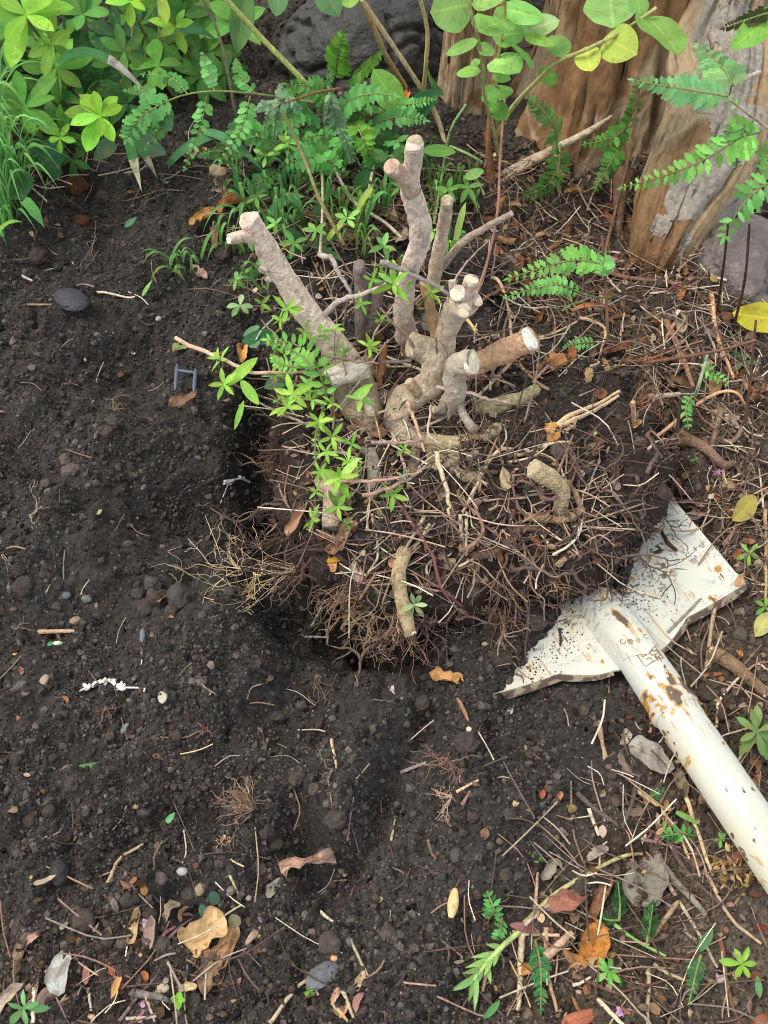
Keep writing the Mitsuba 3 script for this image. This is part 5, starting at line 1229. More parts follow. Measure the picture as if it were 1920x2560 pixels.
def scatter(key, P, R, cols, sub, mat, sink=.25, flat=(1, 1, 1), align=False, smooth=True):
    """one mesh of many small lumps"""
    vs, fs, us, n0 = [], [], [], 0
    var = [blob_geo(1.0, sub, .75, 40 + i, 1, 1.9) if sub > .5 else blob_geo(1.0, 0, 1.0, 40 + i, 1, 1.9) if sub else (OV * rng.uniform(.75, 1.3, (6, 1)), OF) for i in range(6)]
    w = rng.integers(6, size=len(P)); M = rot_rand(len(P))
    for i in range(6):
        m = np.where(w == i)[0]
        if not len(m): continue
        v, f = var[i]
        sc = R[m, None] * rng.uniform(.7, 1.15, (len(m), 3)) * np.array(flat)
        q = np.einsum('nij,nkj->nki', M[m], v[None] * sc[:, None]) if not align else np.einsum('nij,nkj->nki', M[m] * 0 + np.eye(3), v[None] * sc[:, None])
        if align:
            a = rng.uniform(0, 6.28, len(m)); c, s = np.cos(a)[:, None], np.sin(a)[:, None]
            q[..., 0], q[..., 1] = q[..., 0] * c - q[..., 1] * s, q[..., 0] * s + q[..., 1] * c
        q = q + P[m][:, None] + np.array([0, 0, 1]) * (R[m] * sink)[:, None, None]
        C = cols[m]; s_ = np.tile((v[:, 0] + 1.6) / 3.2, (len(m), 1)); t_ = np.tile((v[:, 1] + 1.6) / 3.2, (len(m), 1))
        U = np.stack([(C[:, 0] // 4 * 64 + C[:, 1] // 4)[:, None] + np.clip(s_, .02, .98), (C[:, 2] // 4 * 64 + rng.integers(64, size=len(m)))[:, None] + np.clip(t_, .02, .98)], -1)
        vs.append(q.reshape(-1, 3)); us.append(U.reshape(-1, 2))
        fs.append((f[None] + (np.arange(len(m)) * len(v))[:, None, None] + n0).reshape(-1, 3)); n0 += len(m) * len(v)
    emit(key, np.vstack(vs), np.vstack(fs), np.vstack(us), mat, smooth)


def soil_cols(P):
    m = np.clip(sample(M_litter, P[:, 0], P[:, 1]), 0, 1)[:, None]; n = len(P)
    c = np.array([[74, 70, 67]]) * (1 - m) + np.array([[88, 78, 69]]) * m
    c = c * rng.normal(1.0, .22, (n, 1)) + rng.normal(0, .7, (n, 3))
    k = rng.uniform(size=n)
    c[k < .03] *= 1.25; c[k < .0015] = np.array([130, 120, 106]) * rng.uniform(.8, 1.3, ((k < .0015).sum(), 1))
    return np.clip(c, 8, 250).astype(int)


def thin(P):
    """fewer crumbs where the soil is trodden smooth, and clusters elsewhere"""
    d = meshkit.fbm(np.column_stack([P[:, :2] * 22, P[:, 0] * 0]), 3, 77); sm = sample(np.clip(M_pack + M_track, 0, 1), P[:, 0], P[:, 1])
    return P[rng.uniform(size=len(P)) < np.clip((d - .22) * 3.2, .3, 1) * (1 - .9 * sm)]


P = thin(photo_points(125000)); R = .0007 + .0009 * rng.uniform(size=len(P))**2 + .0013 * (rng.uniform(size=len(P)) < .1) * rng.uniform(size=len(P))
scatter('soil_crumbs', P, R, soil_cols(P), 0, 'clod'); tag('soil_crumbs', 'fine crumbs of loose dark soil', kind='stuff')
P = thin(photo_points(17000)); R = .0012 + .0026 * rng.uniform(size=len(P))**2.4
scatter('soil_lumps', P, R, soil_cols(P), .3, 'clod', .1, smooth=False); tag('soil_lumps', 'small lumps of loose soil among the crumbs', kind='stuff')
# soil spilt on the blade
n = 1300; i = rng.integers(len(LINE) - 5, size=n); w = rng.uniform(size=(n, 1)); q = LINE[i] * (1 - w) + LINE[i + 1] * w
q = q + BX[:2] * np.abs(rng.normal(0, .018, (n, 1))) * .5 - BY[:2] * np.abs(rng.normal(0, .016, (n, 1)))
bz, _, _ = blade_top(q[:, 0], q[:, 1]); ok = bz > -1
P = np.column_stack([q, bz])[ok]; R = .00025 + .0008 * rng.uniform(size=len(P))**3
scatter('spilt_soil', P, R, np.clip(np.array([[84, 70, 58]]) * rng.normal(1, .15, (len(P), 1)), 8, 250).astype(int), 0, 'clod'); tag('spilt_soil', 'soil crumbs spilt over the front of the shovel blade', kind='stuff')
P = photo_points(320); R = rng.uniform(.0003, .0008, len(P)); k = rng.integers(4, size=len(P))
c = np.array([(186, 176, 160), (160, 140, 112), (170, 170, 166), (140, 116, 90)])[k]
scatter('pale_grit', P, R, c, 0, 'clod', .4); tag('pale_grit', 'tiny pale grains of grit sprinkled over the soil', kind='stuff')

LM = {'the orange leaf': (1480, 2375), "the shovel blade's left corner": (1270, 1760), 'the shovel collar': (1689, 1774), 'the lower shaft': (1850, 2020), 'the blue clip': (464, 945), 'the slate stone': (180, 757), 'the whitish leaf': (162, 2437), 'the lobed tan leaf': (536, 2364), 'the pinkish curled leaf': (771, 2182),
      'the seed pod': (1130, 2265), 'the white tassel': (280, 1720), 'the woodlouse': (360, 1585), 'the yellow leaf': (1880, 790), 'the purplish rock': (1840, 660), 'the tree roots': (1620, 610), 'the slim trunk': (1180, 430), 'the forked stem': (1040, 480), 'the left sawn stem': (700, 690), 'the orange-brown branch': (1290, 870),
      'the bright fern sprig': (1400, 690), 'the hanging root stub': (1015, 1530), 'the bluish slate': (805, 2440), "the blade's right corner": (1851, 1438), 'the rusty leaf': (1415, 2260), 'the large grey leaf': (1615, 2213), 'the upper grey leaf': (1620, 1895), 'the brown root tuft': (600, 2010), 'the reddish root tuft': (1100, 1950), 'the golden leaf': (860, 1390),
      'the pale root stub': (1360, 1185), 'the low front stub': (828, 1270), 'the black stone': (150, 2185), 'the cut twig': (143, 1580), 'the big clod': (447, 1497), 'the fern clump': (800, 340), 'the packed soil seedling': (1850, 2410), 'the thick brown stick': (1845, 1690), 'the dark hole': (1680, 1120), 'the hanging grass blades': (355, 440),
      'the crumpled tan leaf': (1115, 1712), 'the pale root sprays': (560, 1440), 'the S-curled stem': (1010, 1030), 'the dry stem bundle': (1470, 1030), 'the straight tan stalk': (1810, 850), 'the pale green stalk': (1450, 2200), 'the bottom left seedling': (62, 2515)}
AUTO = list(EARLY)


def auto(key, noun, cat, P, group):
    AUTO.append((key, noun, cat, proj(P), group))


def clod(px, py, r, label=None, rgb=(76, 71, 67), flat=.8, mat='clod', name='soil_clod', cat='clod', facet=7, rough=.3, scale=(1, 1), rot=0.0, up=.25, noun=None, group=None):
    key = K(name); P = on(px, py); rr = r * mpp(P)
    v, f = blob_geo(rr, 3, rough, 60 + used[name] * 1.7 + (3 if name != 'soil_clod' else 0), flat, 1.8, facet)
    v = v * np.array([scale[0], scale[1], 1])
    v = v * (1 + (.75 if mat == 'clod' else .22) * (meshkit.fbm(v / rr * 2.4 + used[name], 4, 5)[:, None] - .5)); v = rotz(v, rot) + P + [0, 0, rr * (up - .05 * (mat == 'clod'))]
    emit(key, v, f, span_uv(tuple(np.array(rgb) * rng.uniform(.88, 1.12)) if mat == 'clod' else vary(rgb, 8), v), mat)
    if label: tag(key, label, cat, group)
    else: auto(key, noun, cat, P, group)


for px, py, r, lb in [(447, 1497, 40, 'big round soil clod below the pale root sprays'), (385, 1500, 25, 'soil clod just left of the big clod'), (345, 1488, 22, 'soil clod second to the left of the big clod'), (427, 1530, 20, 'flat soil clod under the big clod'), (178, 1180, 28, 'light grey-brown soil clod at the left'), (165, 1152, 22, 'soil clod touching the light grey-brown clod from above'),
                      (115, 1215, 17, 'soil clod lower left of the light grey-brown clod'), (280, 1060, 24, 'soil clod with rootlets below the hollow'), (270, 1085, 20, 'soil clod under the clod with rootlets'), (60, 1470, 32, 'dark soil clod at the left edge'), (825, 2360, 36, 'squarish soil clod above the bluish slate'), (215, 2305, 36, 'large soil clod right of the bottom left dry weed'),
                      (320, 2250, 26, 'blackish soil clod above the small tan leaf'), (375, 2285, 24, 'soil clod right of the blackish clod'), (270, 2352, 24, 'dark clod left of the small tan leaf'), (308, 2358, 22, 'rough grey clod left of the small tan leaf'), (400, 2200, 24, 'clod beside the grey pebble at lower left'), (475, 2240, 26, 'clod above the mauve leaf'), (1182, 2044, 20, 'clod right of the reddish root tuft'),
                      (840, 2050, 30, 'large clod on the rim of the dark hollow'), (790, 1975, 22, 'clod above the dark hollow'), (740, 1950, 24, 'clod left above the dark hollow'), (690, 2110, 22, 'long clod left of the dark hollow'), (1165, 1860, 34, 'dark clod in the cracked soil below the shovel blade'), (1040, 1690, 30, 'clod in front of the hanging root stub'), (1055, 1760, 26, 'clod in the soil right of the lilac petals'),
                      (1250, 1650, 34, 'clod left of the shovel blade'), (1340, 1560, 30, 'clod half on the shovel blade'), (700, 1790, 26, 'round clod in the middle of the soil'), (560, 640, 26, 'clod at the soil edge left of the sawn stem'), (100, 650, 30, 'clod at the upper left of the soil'), (190, 470, 34, 'rusty brown clod at the soil edge'), (260, 500, 26, 'clod below the hanging grass blades'), (205, 560, 28, 'clod under the rusty brown clod'),
                      (1400, 1130, 26, 'grey clod on top of the root ball'), (1600, 1110, 22, 'clod on the right rim of the root ball'), (1560, 1080, 20, 'clod beside the rim clod on the root ball'), (1330, 1150, 18, 'clod left of the pale root stub'), (1870, 1530, 20, 'dark clod at the right edge'), (1850, 1590, 24, 'grey clod at the right edge below the yellowish leaf'), (1770, 1740, 26, 'dark clod right of the shovel collar'),
                      (1830, 1640, 22, 'clod above the thick brown stick'), (1480, 2180, 20, 'clod behind the rusty leaf'), (1360, 2410, 20, 'rough tan-brown clod left of the orange leaf'), (1380, 2480, 16, 'brown clod below the orange leaf')]:
    clod(px, py, r, lb, (150, 118, 88) if 'tan-brown' in lb else (96, 70, 52) if 'rusty' in lb else (92, 86, 80) if 'grey' in lb else (76, 71, 67))
for px, py, r, lb, c, fl, sc, rt in [(180, 757, 54, 'smooth dark slate-blue stone on the soil at the left', (60, 61, 68), .4, (1.15, .75), -.6), (150, 2185, 42, 'black angular stone at the lower left', (48, 46, 48), .8, (.8, 1.15), .2), (808, 2440, 54, 'flat bluish-grey slate with lichen at the bottom', (98, 104, 107), .32, (1.15, .66), .5), (281, 2530, 14, 'smooth blue-grey oval pebble at the bottom left', (104, 116, 132), .7, (.9, 1.3), 0),
                                     (456, 2180, 16, 'light grey pebble at the lower left', (150, 150, 148), .7, (1.2, .9), 0), (190, 1554, 17, 'tan pebble above the cut twig', (142, 126, 104), .8, (1.2, .9), .3), (308, 1828, 19, 'flat blue-grey stone shaped like a bean', (110, 116, 120), .35, (.6, 1.7), -.6), (408, 1746, 18, 'pale beige stone right of the white tassel', (166, 156, 140), .6, (.9, 1.3), 0), (110, 1705, 17, 'beige chip of stone left of the white tassel', (140, 128, 112), .5, (.8, 1.5), -.3),
                                     (219, 1500, 15, 'small grey pebble above the tan pebble', (96, 96, 96), .8, (1.2, 1), 0), (166, 1490, 14, 'bluish pebble left of the grey pebble', (78, 84, 94), .7, (1.2, 1), 0), (1275, 1778, 10, 'white chip lying under the shovel corner', (176, 173, 166), .45, (1, 1.2), 0), (397, 800, 10, 'pale grey pebble on the hollow soil above the blue clip', (150, 146, 142), .7, (1, 1), 0), (500, 2225, 16, 'yellowish lichen-covered pebble above the lobed tan leaf', (160, 146, 112), .7, (1, 1.3), 0),
                                     (622, 2246, 10, 'round grey pebble right of the lobed tan leaf', (140, 134, 130), .8, (1, 1), 0), (862, 2186, 9, 'beige pebble right of the pinkish curled leaf', (170, 160, 144), .8, (1, 1.2), 0), (362, 2034, 20, 'dark round pebble beside the small tan stone', (62, 60, 62), .8, (1.2, .9), 0), (340, 2016, 11, 'tan stone touching the dark round pebble', (160, 134, 100), .8, (1, 1), 0), (820, 2012, 13, 'grey stone above the dark hollow', (96, 94, 90), .8, (1.2, 1), 0), (1172, 1824, 10, 'pale pebble under the red-brown pod', (176, 166, 150), .8, (1, 1), 0),
                                     (230, 2545, 12, 'beige pebble at the bottom left edge', (180, 166, 136), .7, (1.2, 1), 0), (410, 2472, 16, 'beige stone near the bottom left sticks', (158, 146, 128), .6, (1.2, .9), 0), (145, 1610, 11, 'white oval pebble under the cut twig', (206, 198, 184), .7, (1.5, .8), 0), (38, 1636, 8, 'orange-tan pebble at the left edge', (186, 150, 112), .8, (1, 1), 0), (836, 2396, 11, 'orange pebble on top of the bluish slate', (196, 152, 104), .8, (1, 1), 0), (1860, 1460, 14, 'grey pebble by the shovel corner', (110, 106, 104), .8, (1, 1), 0)]:
    clod(px, py, r, lb, c, fl, 'stone', 'stone' if r > 18 else 'pebble', 'stone' if r > 18 else 'pebble', 9, .45 if r > 30 else .3, sc, rt, .15)
for _ in range(75):
    px, py = rng.uniform(20, 1900), rng.uniform(620, 2540); P = on(px, py)
    if blade_top(P[0], P[1])[0][0] > P[2] - .01 or not shaft_clear(P[None])[0] or sample(M_track, P[0], P[1])[0] > .3: continue
    big = rng.uniform() < .4
    clod(px, py, rng.uniform(17, 30) if big else rng.uniform(9, 16), None, (76, 71, 67), rng.uniform(.65, .95), noun=('large' if big else 'small') + ' dark soil clod', group='soil clods strewn over the dug ground')


# ---------------------------------------------------------------- dry leaves
def settle(v, lift=.0006, pc=12):
    g = np.maximum(S(v[:, 0], v[:, 1]), blade_top(v[:, 0], v[:, 1])[0])
    v[:, 2] += np.percentile(g - v[:, 2], 100 - pc) + lift
    return v


def img_dir(px, py, deg):
    a = math.radians(deg); d = at(px + 40 * math.cos(a), py - 40 * math.sin(a)) - at(px, py)
    return unit(d)


def dryleaf(px, py, Lpx, ratio, deg, rgb, curl=1.0, crumple=.5, lobes=0.0, shape='ell', label=None, noun=None, name='dry_leaf', cat='leaf', group=None, tilt=.15, roll=0.0, up=0.0, nx=10, ny=14):
    key = K(name); P = on(px, py); L = Lpx * mpp(P); W = L * ratio
    t = np.linspace(0, 1, ny + 1); x = np.linspace(-1, 1, nx + 1)
    w = {'ell': np.sin(np.pi * t**.9)**.7, 'round': np.sin(np.pi * t**.85)**.5, 'lan': np.sin(np.pi * t**.8), 'torn': np.clip(np.sin(np.pi * t), .0, 1)**.4}[shape]
    sd_ = rng.uniform(0, 50)
    rag = 1 + .30 * (meshkit.fbm(np.column_stack([t * 5 + sd_, t * 0, t * 0]), 3) - .5); rag2 = 1 + .30 * (meshkit.fbm(np.column_stack([t * 5 + sd_ + 9, t * 0, t * 0]), 3) - .5)
    if lobes: rag, rag2 = rag * (1 - lobes * (.5 + .5 * np.cos(t * 6.28 * 3 + .4))), rag2 * (1 - lobes * (.5 + .5 * np.cos(t * 6.28 * 3 + .9)))
    ww = np.where(x[None] < 0, (w * rag)[:, None], (w * rag2)[:, None]) * W / 2
    crumple *= 1.5; curl *= 1.25; c = max(abs(curl), 1e-3); th_ = x[None] * ww / (W / 2) * c
    X = np.sin(th_) / c * W / 2; Z = (1 - np.cos(th_)) / c * W / 2 * np.sign(curl)
    Y = np.repeat((t - .5)[:, None] * L, nx + 1, 1)
    b = rng.normal(0, .5) * crumple; Z = Z + b * L * (t[:, None] - .5)**2 * 1.2
    q = np.stack([X / W * 3.2 + sd_, Y / L * 3.4, 0 * X], -1)
    Z = Z + crumple * W * .55 * (meshkit.fbm(q, 3, 2) - .5); X = X + crumple * W * .25 * (meshkit.fbm(q + 40, 2, 3) - .5); Y = Y + crumple * L * .12 * (meshkit.fbm(q + 80, 2, 4) - .5)
    v = np.stack([X, Y, Z], -1).reshape(-1, 3)
    N = np.array([rng.normal(0, tilt), rng.normal(0, tilt), 1.0]); D = img_dir(px, py, deg) + [0, 0, rng.normal(0, tilt * .6)]
    F = frame(D, N)
    if roll: F = F @ np.array([[math.cos(roll), 0, math.sin(roll)], [0, 1, 0], [-math.sin(roll), 0, math.cos(roll)]])
    v = settle(P + v @ F.T, .0006 + up)
    s, tt = np.tile((x + 1) / 2, ny + 1), np.repeat(t, nx + 1)
    emit(key, v, grid_faces(nx, ny), pack(vary(rgb, 6), s, tt), 'dry')
    if label: tag(key, label, cat, group)
    else: auto(key, noun, cat, P, group)
    return key, v


TANL, BRNL, RUST, GREYL, MAUVE, PALE = (178, 148, 112), (136, 108, 88), (140, 98, 78), (150, 143, 135), (142, 122, 114), (182, 166, 144)
for a in [(462, 1008, 80, .62, 20, (142, 116, 100), 1.3, .7, 0, 'ell', 'folded brown leaf just below the blue clip'), (608, 890, 58, .70, 95, (206, 160, 96), 1.2, .9, 0, 'round', 'curled orange-tan leaf at the left foot of the stump'), (452, 882, 40, .85, 10, (150, 160, 110), .5, .5, .2, 'round', 'small pale olive leaf just above the blue clip'),
          (775, 2178, 140, .62, 22, (210, 178, 156), 2.0, 1.5, .25, 'torn', 'pinkish tan curled leaf alone on the dark soil at the bottom'), (684, 2222, 58, .55, 60, (150, 144, 138), .6, .5, .2, 'ell', 'small grey leaf tucked under the pinkish curled leaf'), (160, 2436, 112, .62, 80, (188, 188, 186), .8, .35, 0, 'round', 'whitish grey leaf at the bottom left'),
          (512, 2338, 135, .80, 40, (204, 170, 128), .9, .9, .40, 'torn', 'lobed tan leaf at the lower left, its upper piece'), (560, 2385, 165, .50, 68, (196, 158, 116), 1.1, .9, .30, 'torn', 'lobed tan leaf at the lower left, its long right-hand piece'), (512, 2425, 135, .50, 95, (150, 126, 108), 1.3, .8, .2, 'ell', 'brown-mauve leaf hanging below the lobed tan leaf'), (336, 2322, 92, .42, 75, (206, 176, 136), 1.4, .9, .2, 'torn', 'small tan curled leaf in the lower left litter'),
          (380, 2335, 82, .42, 85, (162, 138, 128), .7, .5, 0, 'ell', 'mauve grey leaf right of the small tan curled leaf'), (430, 2280, 60, .6, 50, (172, 160, 140), .8, .8, .3, 'torn', 'greyish torn leaf above the lobed tan leaf'), (222, 2442, 48, .5, 90, (178, 132, 120), .8, .5, 0, 'ell', 'little pinkish leaf right of the whitish leaf'), (280, 2425, 42, .36, 110, (196, 112, 92), .5, .3, 0, 'lan', 'small red leaf near the bottom left'),
          (296, 2465, 70, .30, 70, (190, 148, 104), .9, .6, 0, 'lan', 'narrow two-tone tan leaf near the bottom left'), (364, 2442, 30, .7, 120, (196, 126, 92), .5, .4, 0, 'ell', 'small orange oval leaf near the bottom left'), (1478, 2368, 118, .78, 75, (212, 150, 82), .9, .45, 0, 'round', 'orange and yellow leaf in the litter at bottom right'), (1455, 2412, 90, .32, 25, (206, 168, 126), 1.2, .5, 0, 'ell', 'pale rolled edge leaf under the orange leaf'),
          (1612, 2205, 140, .80, 62, (170, 160, 144), .6, .4, 0, 'round', 'large grey leaf with dark holes at bottom right'), (1622, 1898, 130, .66, -25, (164, 158, 150), .6, .6, .1, 'torn', 'grey leaf between the shaft and the dark soil'), (1696, 1960, 90, .40, -70, (146, 130, 112), 1.0, .7, 0, 'ell', 'long brown-grey leaf tail beside the shaft'), (1412, 2262, 124, .50, 22, (160, 112, 92), .8, .5, .15, 'ell', 'rusty brown leaf left of the large grey leaf'),
          (1500, 2245, 124, .40, 68, (156, 114, 94), 1.4, .6, 0, 'torn', 'rusty folded leaf between the rusty leaf and the large grey leaf'), (1492, 2135, 66, .5, 30, (170, 158, 146), .9, .7, 0, 'ell', 'small greyish leaf behind the pale green stalk'), (1370, 2180, 64, .5, 60, (150, 140, 128), .8, .6, 0, 'ell', 'small grey leaf by the fern seedling on the soil'), (1115, 1710, 82, .50, -10, (214, 168, 114), 1.2, 1.1, .3, 'torn', 'small crumpled tan leaf on the soil in front of the stump'),
          (1157, 1780, 72, .20, -62, (170, 122, 102), 1.0, .3, 0, 'lan', 'narrow red-brown pod-like leaf on the soil in the middle'), (1006, 1353, 44, .30, 5, (214, 148, 82), .8, .3, 0, 'lan', 'small orange slender leaf on the root ball'), (868, 1335, 110, .55, 60, (164, 130, 108), 1.2, .8, .1, 'ell', 'large brown leaf on the front of the root ball'), (815, 1372, 90, .7, 120, (156, 120, 98), 1.2, .9, .2, 'torn', 'brown crumpled leaf left of the golden leaf'),
          (745, 1330, 110, .36, 60, (166, 130, 110), 1.3, .9, 0, 'torn', 'long curled brown leaf on the left edge of the root ball'), (830, 1425, 46, .7, 100, (206, 162, 120), 1.2, .6, 0, 'ell', 'tan curled leaf just below the golden leaf'), (893, 1440, 56, .7, 110, (170, 156, 140), 1.1, .8, 0, 'round', 'greyish curled leaf on the front of the root ball'), (760, 1470, 62, .7, 80, (130, 102, 92), 1.6, .7, 0, 'round', 'dark rolled leaf at the lower left of the root ball'),
          (980, 1410, 34, .6, 80, (176, 130, 112), .7, .4, 0, 'ell', 'small pinkish leaf on the root ball near the cut root'), (590, 530, 100, .66, 20, (186, 128, 84), 1.2, 1.0, .2, 'torn', 'orange-brown crumpled leaf left of the sawn stem top'), (510, 565, 82, .50, 30, (196, 150, 96), 1.5, .8, 0, 'ell', 'curled tan leaf at the soil edge under the grass'), (545, 600, 70, .5, 60, (150, 124, 100), 1.2, 1.0, .2, 'torn', 'brown withered leaf below the curled tan leaf'),
          (500, 690, 70, .40, -50, (186, 158, 138), 1.2, 1.0, .2, 'torn', 'pale withered leaf hanging at the soil edge tuft'), (1492, 784, 130, .22, -5, (182, 128, 92), 1.4, .4, 0, 'lan', 'long curled orange-brown leaf below the bright fern sprig'), (1350, 795, 60, .4, 60, (160, 108, 78), 1.2, .7, 0, 'ell', 'curled brown leaf left of the long curled leaf'), (1375, 920, 90, .8, 40, (170, 132, 96), 1.1, 1.0, .3, 'torn', 'big crumpled tan-brown leaf right of the sawn branch end'),
          (1425, 900, 62, .5, 80, (176, 116, 80), .9, .7, .2, 'torn', 'orange-brown leaf right of the big crumpled one'), (1380, 1085, 66, .75, 95, (204, 156, 96), .8, .8, .3, 'torn', 'golden tan torn leaf on top of the root ball'), (1425, 1068, 40, .5, 30, (186, 160, 116), .6, .4, 0, 'ell', 'pale tan leaf scrap right of the golden torn leaf'), (1540, 880, 80, .6, 10, (140, 98, 80), 1.3, .9, .2, 'torn', 'dark brown curled leaf in the litter beyond the root ball'),
          (1620, 906, 90, .40, 10, (120, 76, 58), .9, .6, 0, 'ell', 'dark red-brown leaf bridging the edge of the hole'), (1782, 978, 56, .85, 60, (186, 148, 112), .9, 1.0, .2, 'torn', 'crumpled light brown leaf on the right of the hole'), (1590, 1065, 40, .5, 40, (206, 160, 110), 1.0, .4, 0, 'ell', 'tan leaf at the tip of the long tan stalk'), (1840, 940, 70, .5, 120, (140, 100, 80), 1.0, .7, 0, 'ell', 'brown leaf beside the straight tan stalk'), (1545, 800, 60, .35, 15, (156, 112, 86), 1.2, .4, 0, 'ell', 'rolled brown leaf at the end of the long curled leaf'),
          (1642, 815, 44, .4, 10, (168, 116, 88), 1.1, .5, 0, 'ell', 'small brown rolled leaf in the litter below the roots'), (1700, 740, 60, .55, 70, (170, 120, 84), .8, .7, 0, 'ell', 'brown leaf below the red dead leaf'), (1690, 722, 70, .2, 20, (140, 46, 58), 1.0, .3, 0, 'lan', 'dark red slender leaf by the tree roots'), (1440, 478, 62, .36, 12, (190, 150, 92), .9, .4, 0, 'ell', 'tan leaf at the foot of the main trunk'), (1570, 570, 110, .24, 95, (142, 104, 78), 1.4, .5, 0, 'lan', 'long brown curled bark-like leaf left of the tree roots'),
          (1745, 570, 100, .26, 100, (170, 126, 88), 1.4, .5, 0, 'lan', 'tan curled leaf hanging right of the tree roots'), (1590, 655, 110, .3, 40, (176, 140, 104), 1.2, .6, 0, 'lan', 'big tan strip-like leaf in the litter under the roots'), (1290, 690, 90, .42, 60, (150, 96, 72), 1.3, .8, 0, 'ell', 'red-brown curled leaf left of the bright fern sprig'), (1240, 745, 80, .5, 20, (112, 92, 76), 1.0, .9, .2, 'torn', 'dull brown withered leaves behind the knobby stem'), (1016, 255, 80, .34, 75, (196, 130, 70), 1.5, .7, 0, 'lan', 'orange-brown hanging leaf by the broadleaf sapling'),
          (318, 178, 60, .6, 20, (196, 138, 74), 1.0, .9, .2, 'torn', 'orange dead leaf inside the shrub'), (505, 330, 40, .5, 70, (186, 126, 72), .9, .6, 0, 'ell', 'orange leaf in the shade below the big fern frond'), (700, 400, 70, .4, 10, (214, 182, 156), 1.3, 1.0, .3, 'torn', 'pinkish withered leaves under the fresh rosette'), (835, 430, 60, .5, 40, (196, 166, 146), 1.2, 1.0, .3, 'torn', 'pinkish dead leaf on the bent dry stalk'), (880, 600, 90, .5, 20, (160, 138, 116), 1.2, 1.1, .3, 'torn', 'mass of withered leaf behind the stump'),
          (960, 560, 90, .5, -20, (164, 142, 118), 1.3, 1.1, .3, 'torn', 'withered leaf heap left of the forked stem'), (840, 2490, 40, .6, 70, (206, 170, 146), 1.2, .9, .2, 'torn', 'pale withered leaf right of the bluish slate'), (900, 2455, 56, .55, 60, (210, 186, 150), 1.2, 1.1, .3, 'torn', 'pale crumpled dry flower-like leaf at the bottom'), (895, 2505, 52, .5, 70, (170, 130, 120), .9, .5, 0, 'ell', 'mauve leaf below the pale crumpled one'), (860, 2530, 40, .5, 60, (196, 140, 110), .8, .6, 0, 'ell', 'orange-pink scrap at the bottom centre'),
          (1310, 2325, 76, .36, -15, (150, 104, 108), .9, .3, 0, 'ell', 'purplish red leaf lying over the straws at bottom right'), (1310, 2430, 56, .62, 20, (206, 150, 96), .9, .5, 0, 'ell', 'orange oval leaf left of the dark fern frond'), (1640, 2345, 60, .4, 10, (140, 116, 104), .9, .6, 0, 'ell', 'brown leaf under the feathery fern tip'), (1700, 2105, 70, .24, 12, (190, 150, 100), .9, .3, 0, 'lan', 'tan willow-like leaf by the lobed weed leaf'), (1744, 2140, 80, .5, 70, (170, 150, 126), .8, .6, 0, 'ell', 'pale brown leaf under the long straw near the shaft'),
          (1852, 2140, 64, .5, 10, (150, 106, 92), .9, .5, 0, 'ell', 'brown leaf close to the shaft exit'), (1890, 2236, 46, .4, 0, (130, 92, 84), .6, .3, 0, 'lan', 'small dark brown leaf on the packed soil near the shaft'), (1900, 2320, 40, .4, 0, (142, 74, 66), .5, .3, 0, 'lan', 'small dark red leaf on the packed soil at the right'), (1800, 2438, 44, .62, 80, (206, 186, 190), .6, .4, 0, 'ell', 'pinkish white leaf beside the comb-like fern frond'), (1895, 1850, 50, .6, 60, (142, 140, 146), .8, .5, 0, 'ell', 'grey leaf behind the grey-green rosette'),
          (1840, 1390, 40, .5, 60, (170, 110, 80), .8, .4, 0, 'ell', 'small brown leaf next to the tiny bright seedling'), (1835, 1480, 40, .6, 50, (196, 150, 120), .8, .5, 0, 'ell', 'tan leaf just under the shovel corner'), (1845, 1640, 40, .5, 40, (206, 140, 80), .6, .4, 0, 'lan', 'small orange leaf above the thick brown stick'), (1780, 1690, 60, .2, 8, (170, 110, 78), .6, .2, 0, 'lan', 'thin rust-coloured leaf above the thick stick'), (1560, 1850, 50, .7, 60, (186, 176, 160), 1.3, 1.0, .3, 'torn', 'pale curled leaf strip above the upper grey leaf'),
          (1395, 2000, 40, .5, 60, (186, 140, 104), 1.0, .8, .2, 'torn', 'small tan leaf on the dark soil left of the upper grey leaf'), (1355, 1990, 26, .6, 70, (176, 110, 84), .6, .5, 0, 'ell', 'tiny red-brown leaf on the soil left of the upper grey leaf'), (1900, 2560, 80, .5, 30, (150, 100, 80), .8, .5, 0, 'ell', 'brown leaf in the bottom right corner'), (1450, 2550, 110, .4, 20, (170, 112, 86), .8, .5, 0, 'ell', 'rust-brown leaf at the bottom edge'), (60, 2380, 56, .8, 50, (166, 144, 118), 1.1, 1.0, .2, 'torn', 'dry tan leaf at the lower left edge'),
          (80, 2350, 60, .4, 30, (190, 156, 136), 1.1, .9, .2, 'torn', 'pinkish dry leaf at the lower left edge'), (30, 2500, 90, .4, 50, (190, 176, 156), 1.2, .9, .3, 'torn', 'pale dry weed leaf at the bottom left edge'), (470, 2470, 50, .5, 10, (206, 184, 140), .9, .8, .2, 'torn', 'pale straw-coloured scrap beneath the lobed tan leaf')]:
    dryleaf(*a[:10], label=a[10])

ZONES = [('litter', 190), ('ball', 60)]
KINDS = [('brown', BRNL), ('tan', TANL), ('rust-brown', RUST), ('grey-brown', (140, 126, 114)), ('dark brown', (112, 84, 66)), ('pale', PALE), ('mauve', MAUVE), ('orange-tan', (172, 130, 94))]


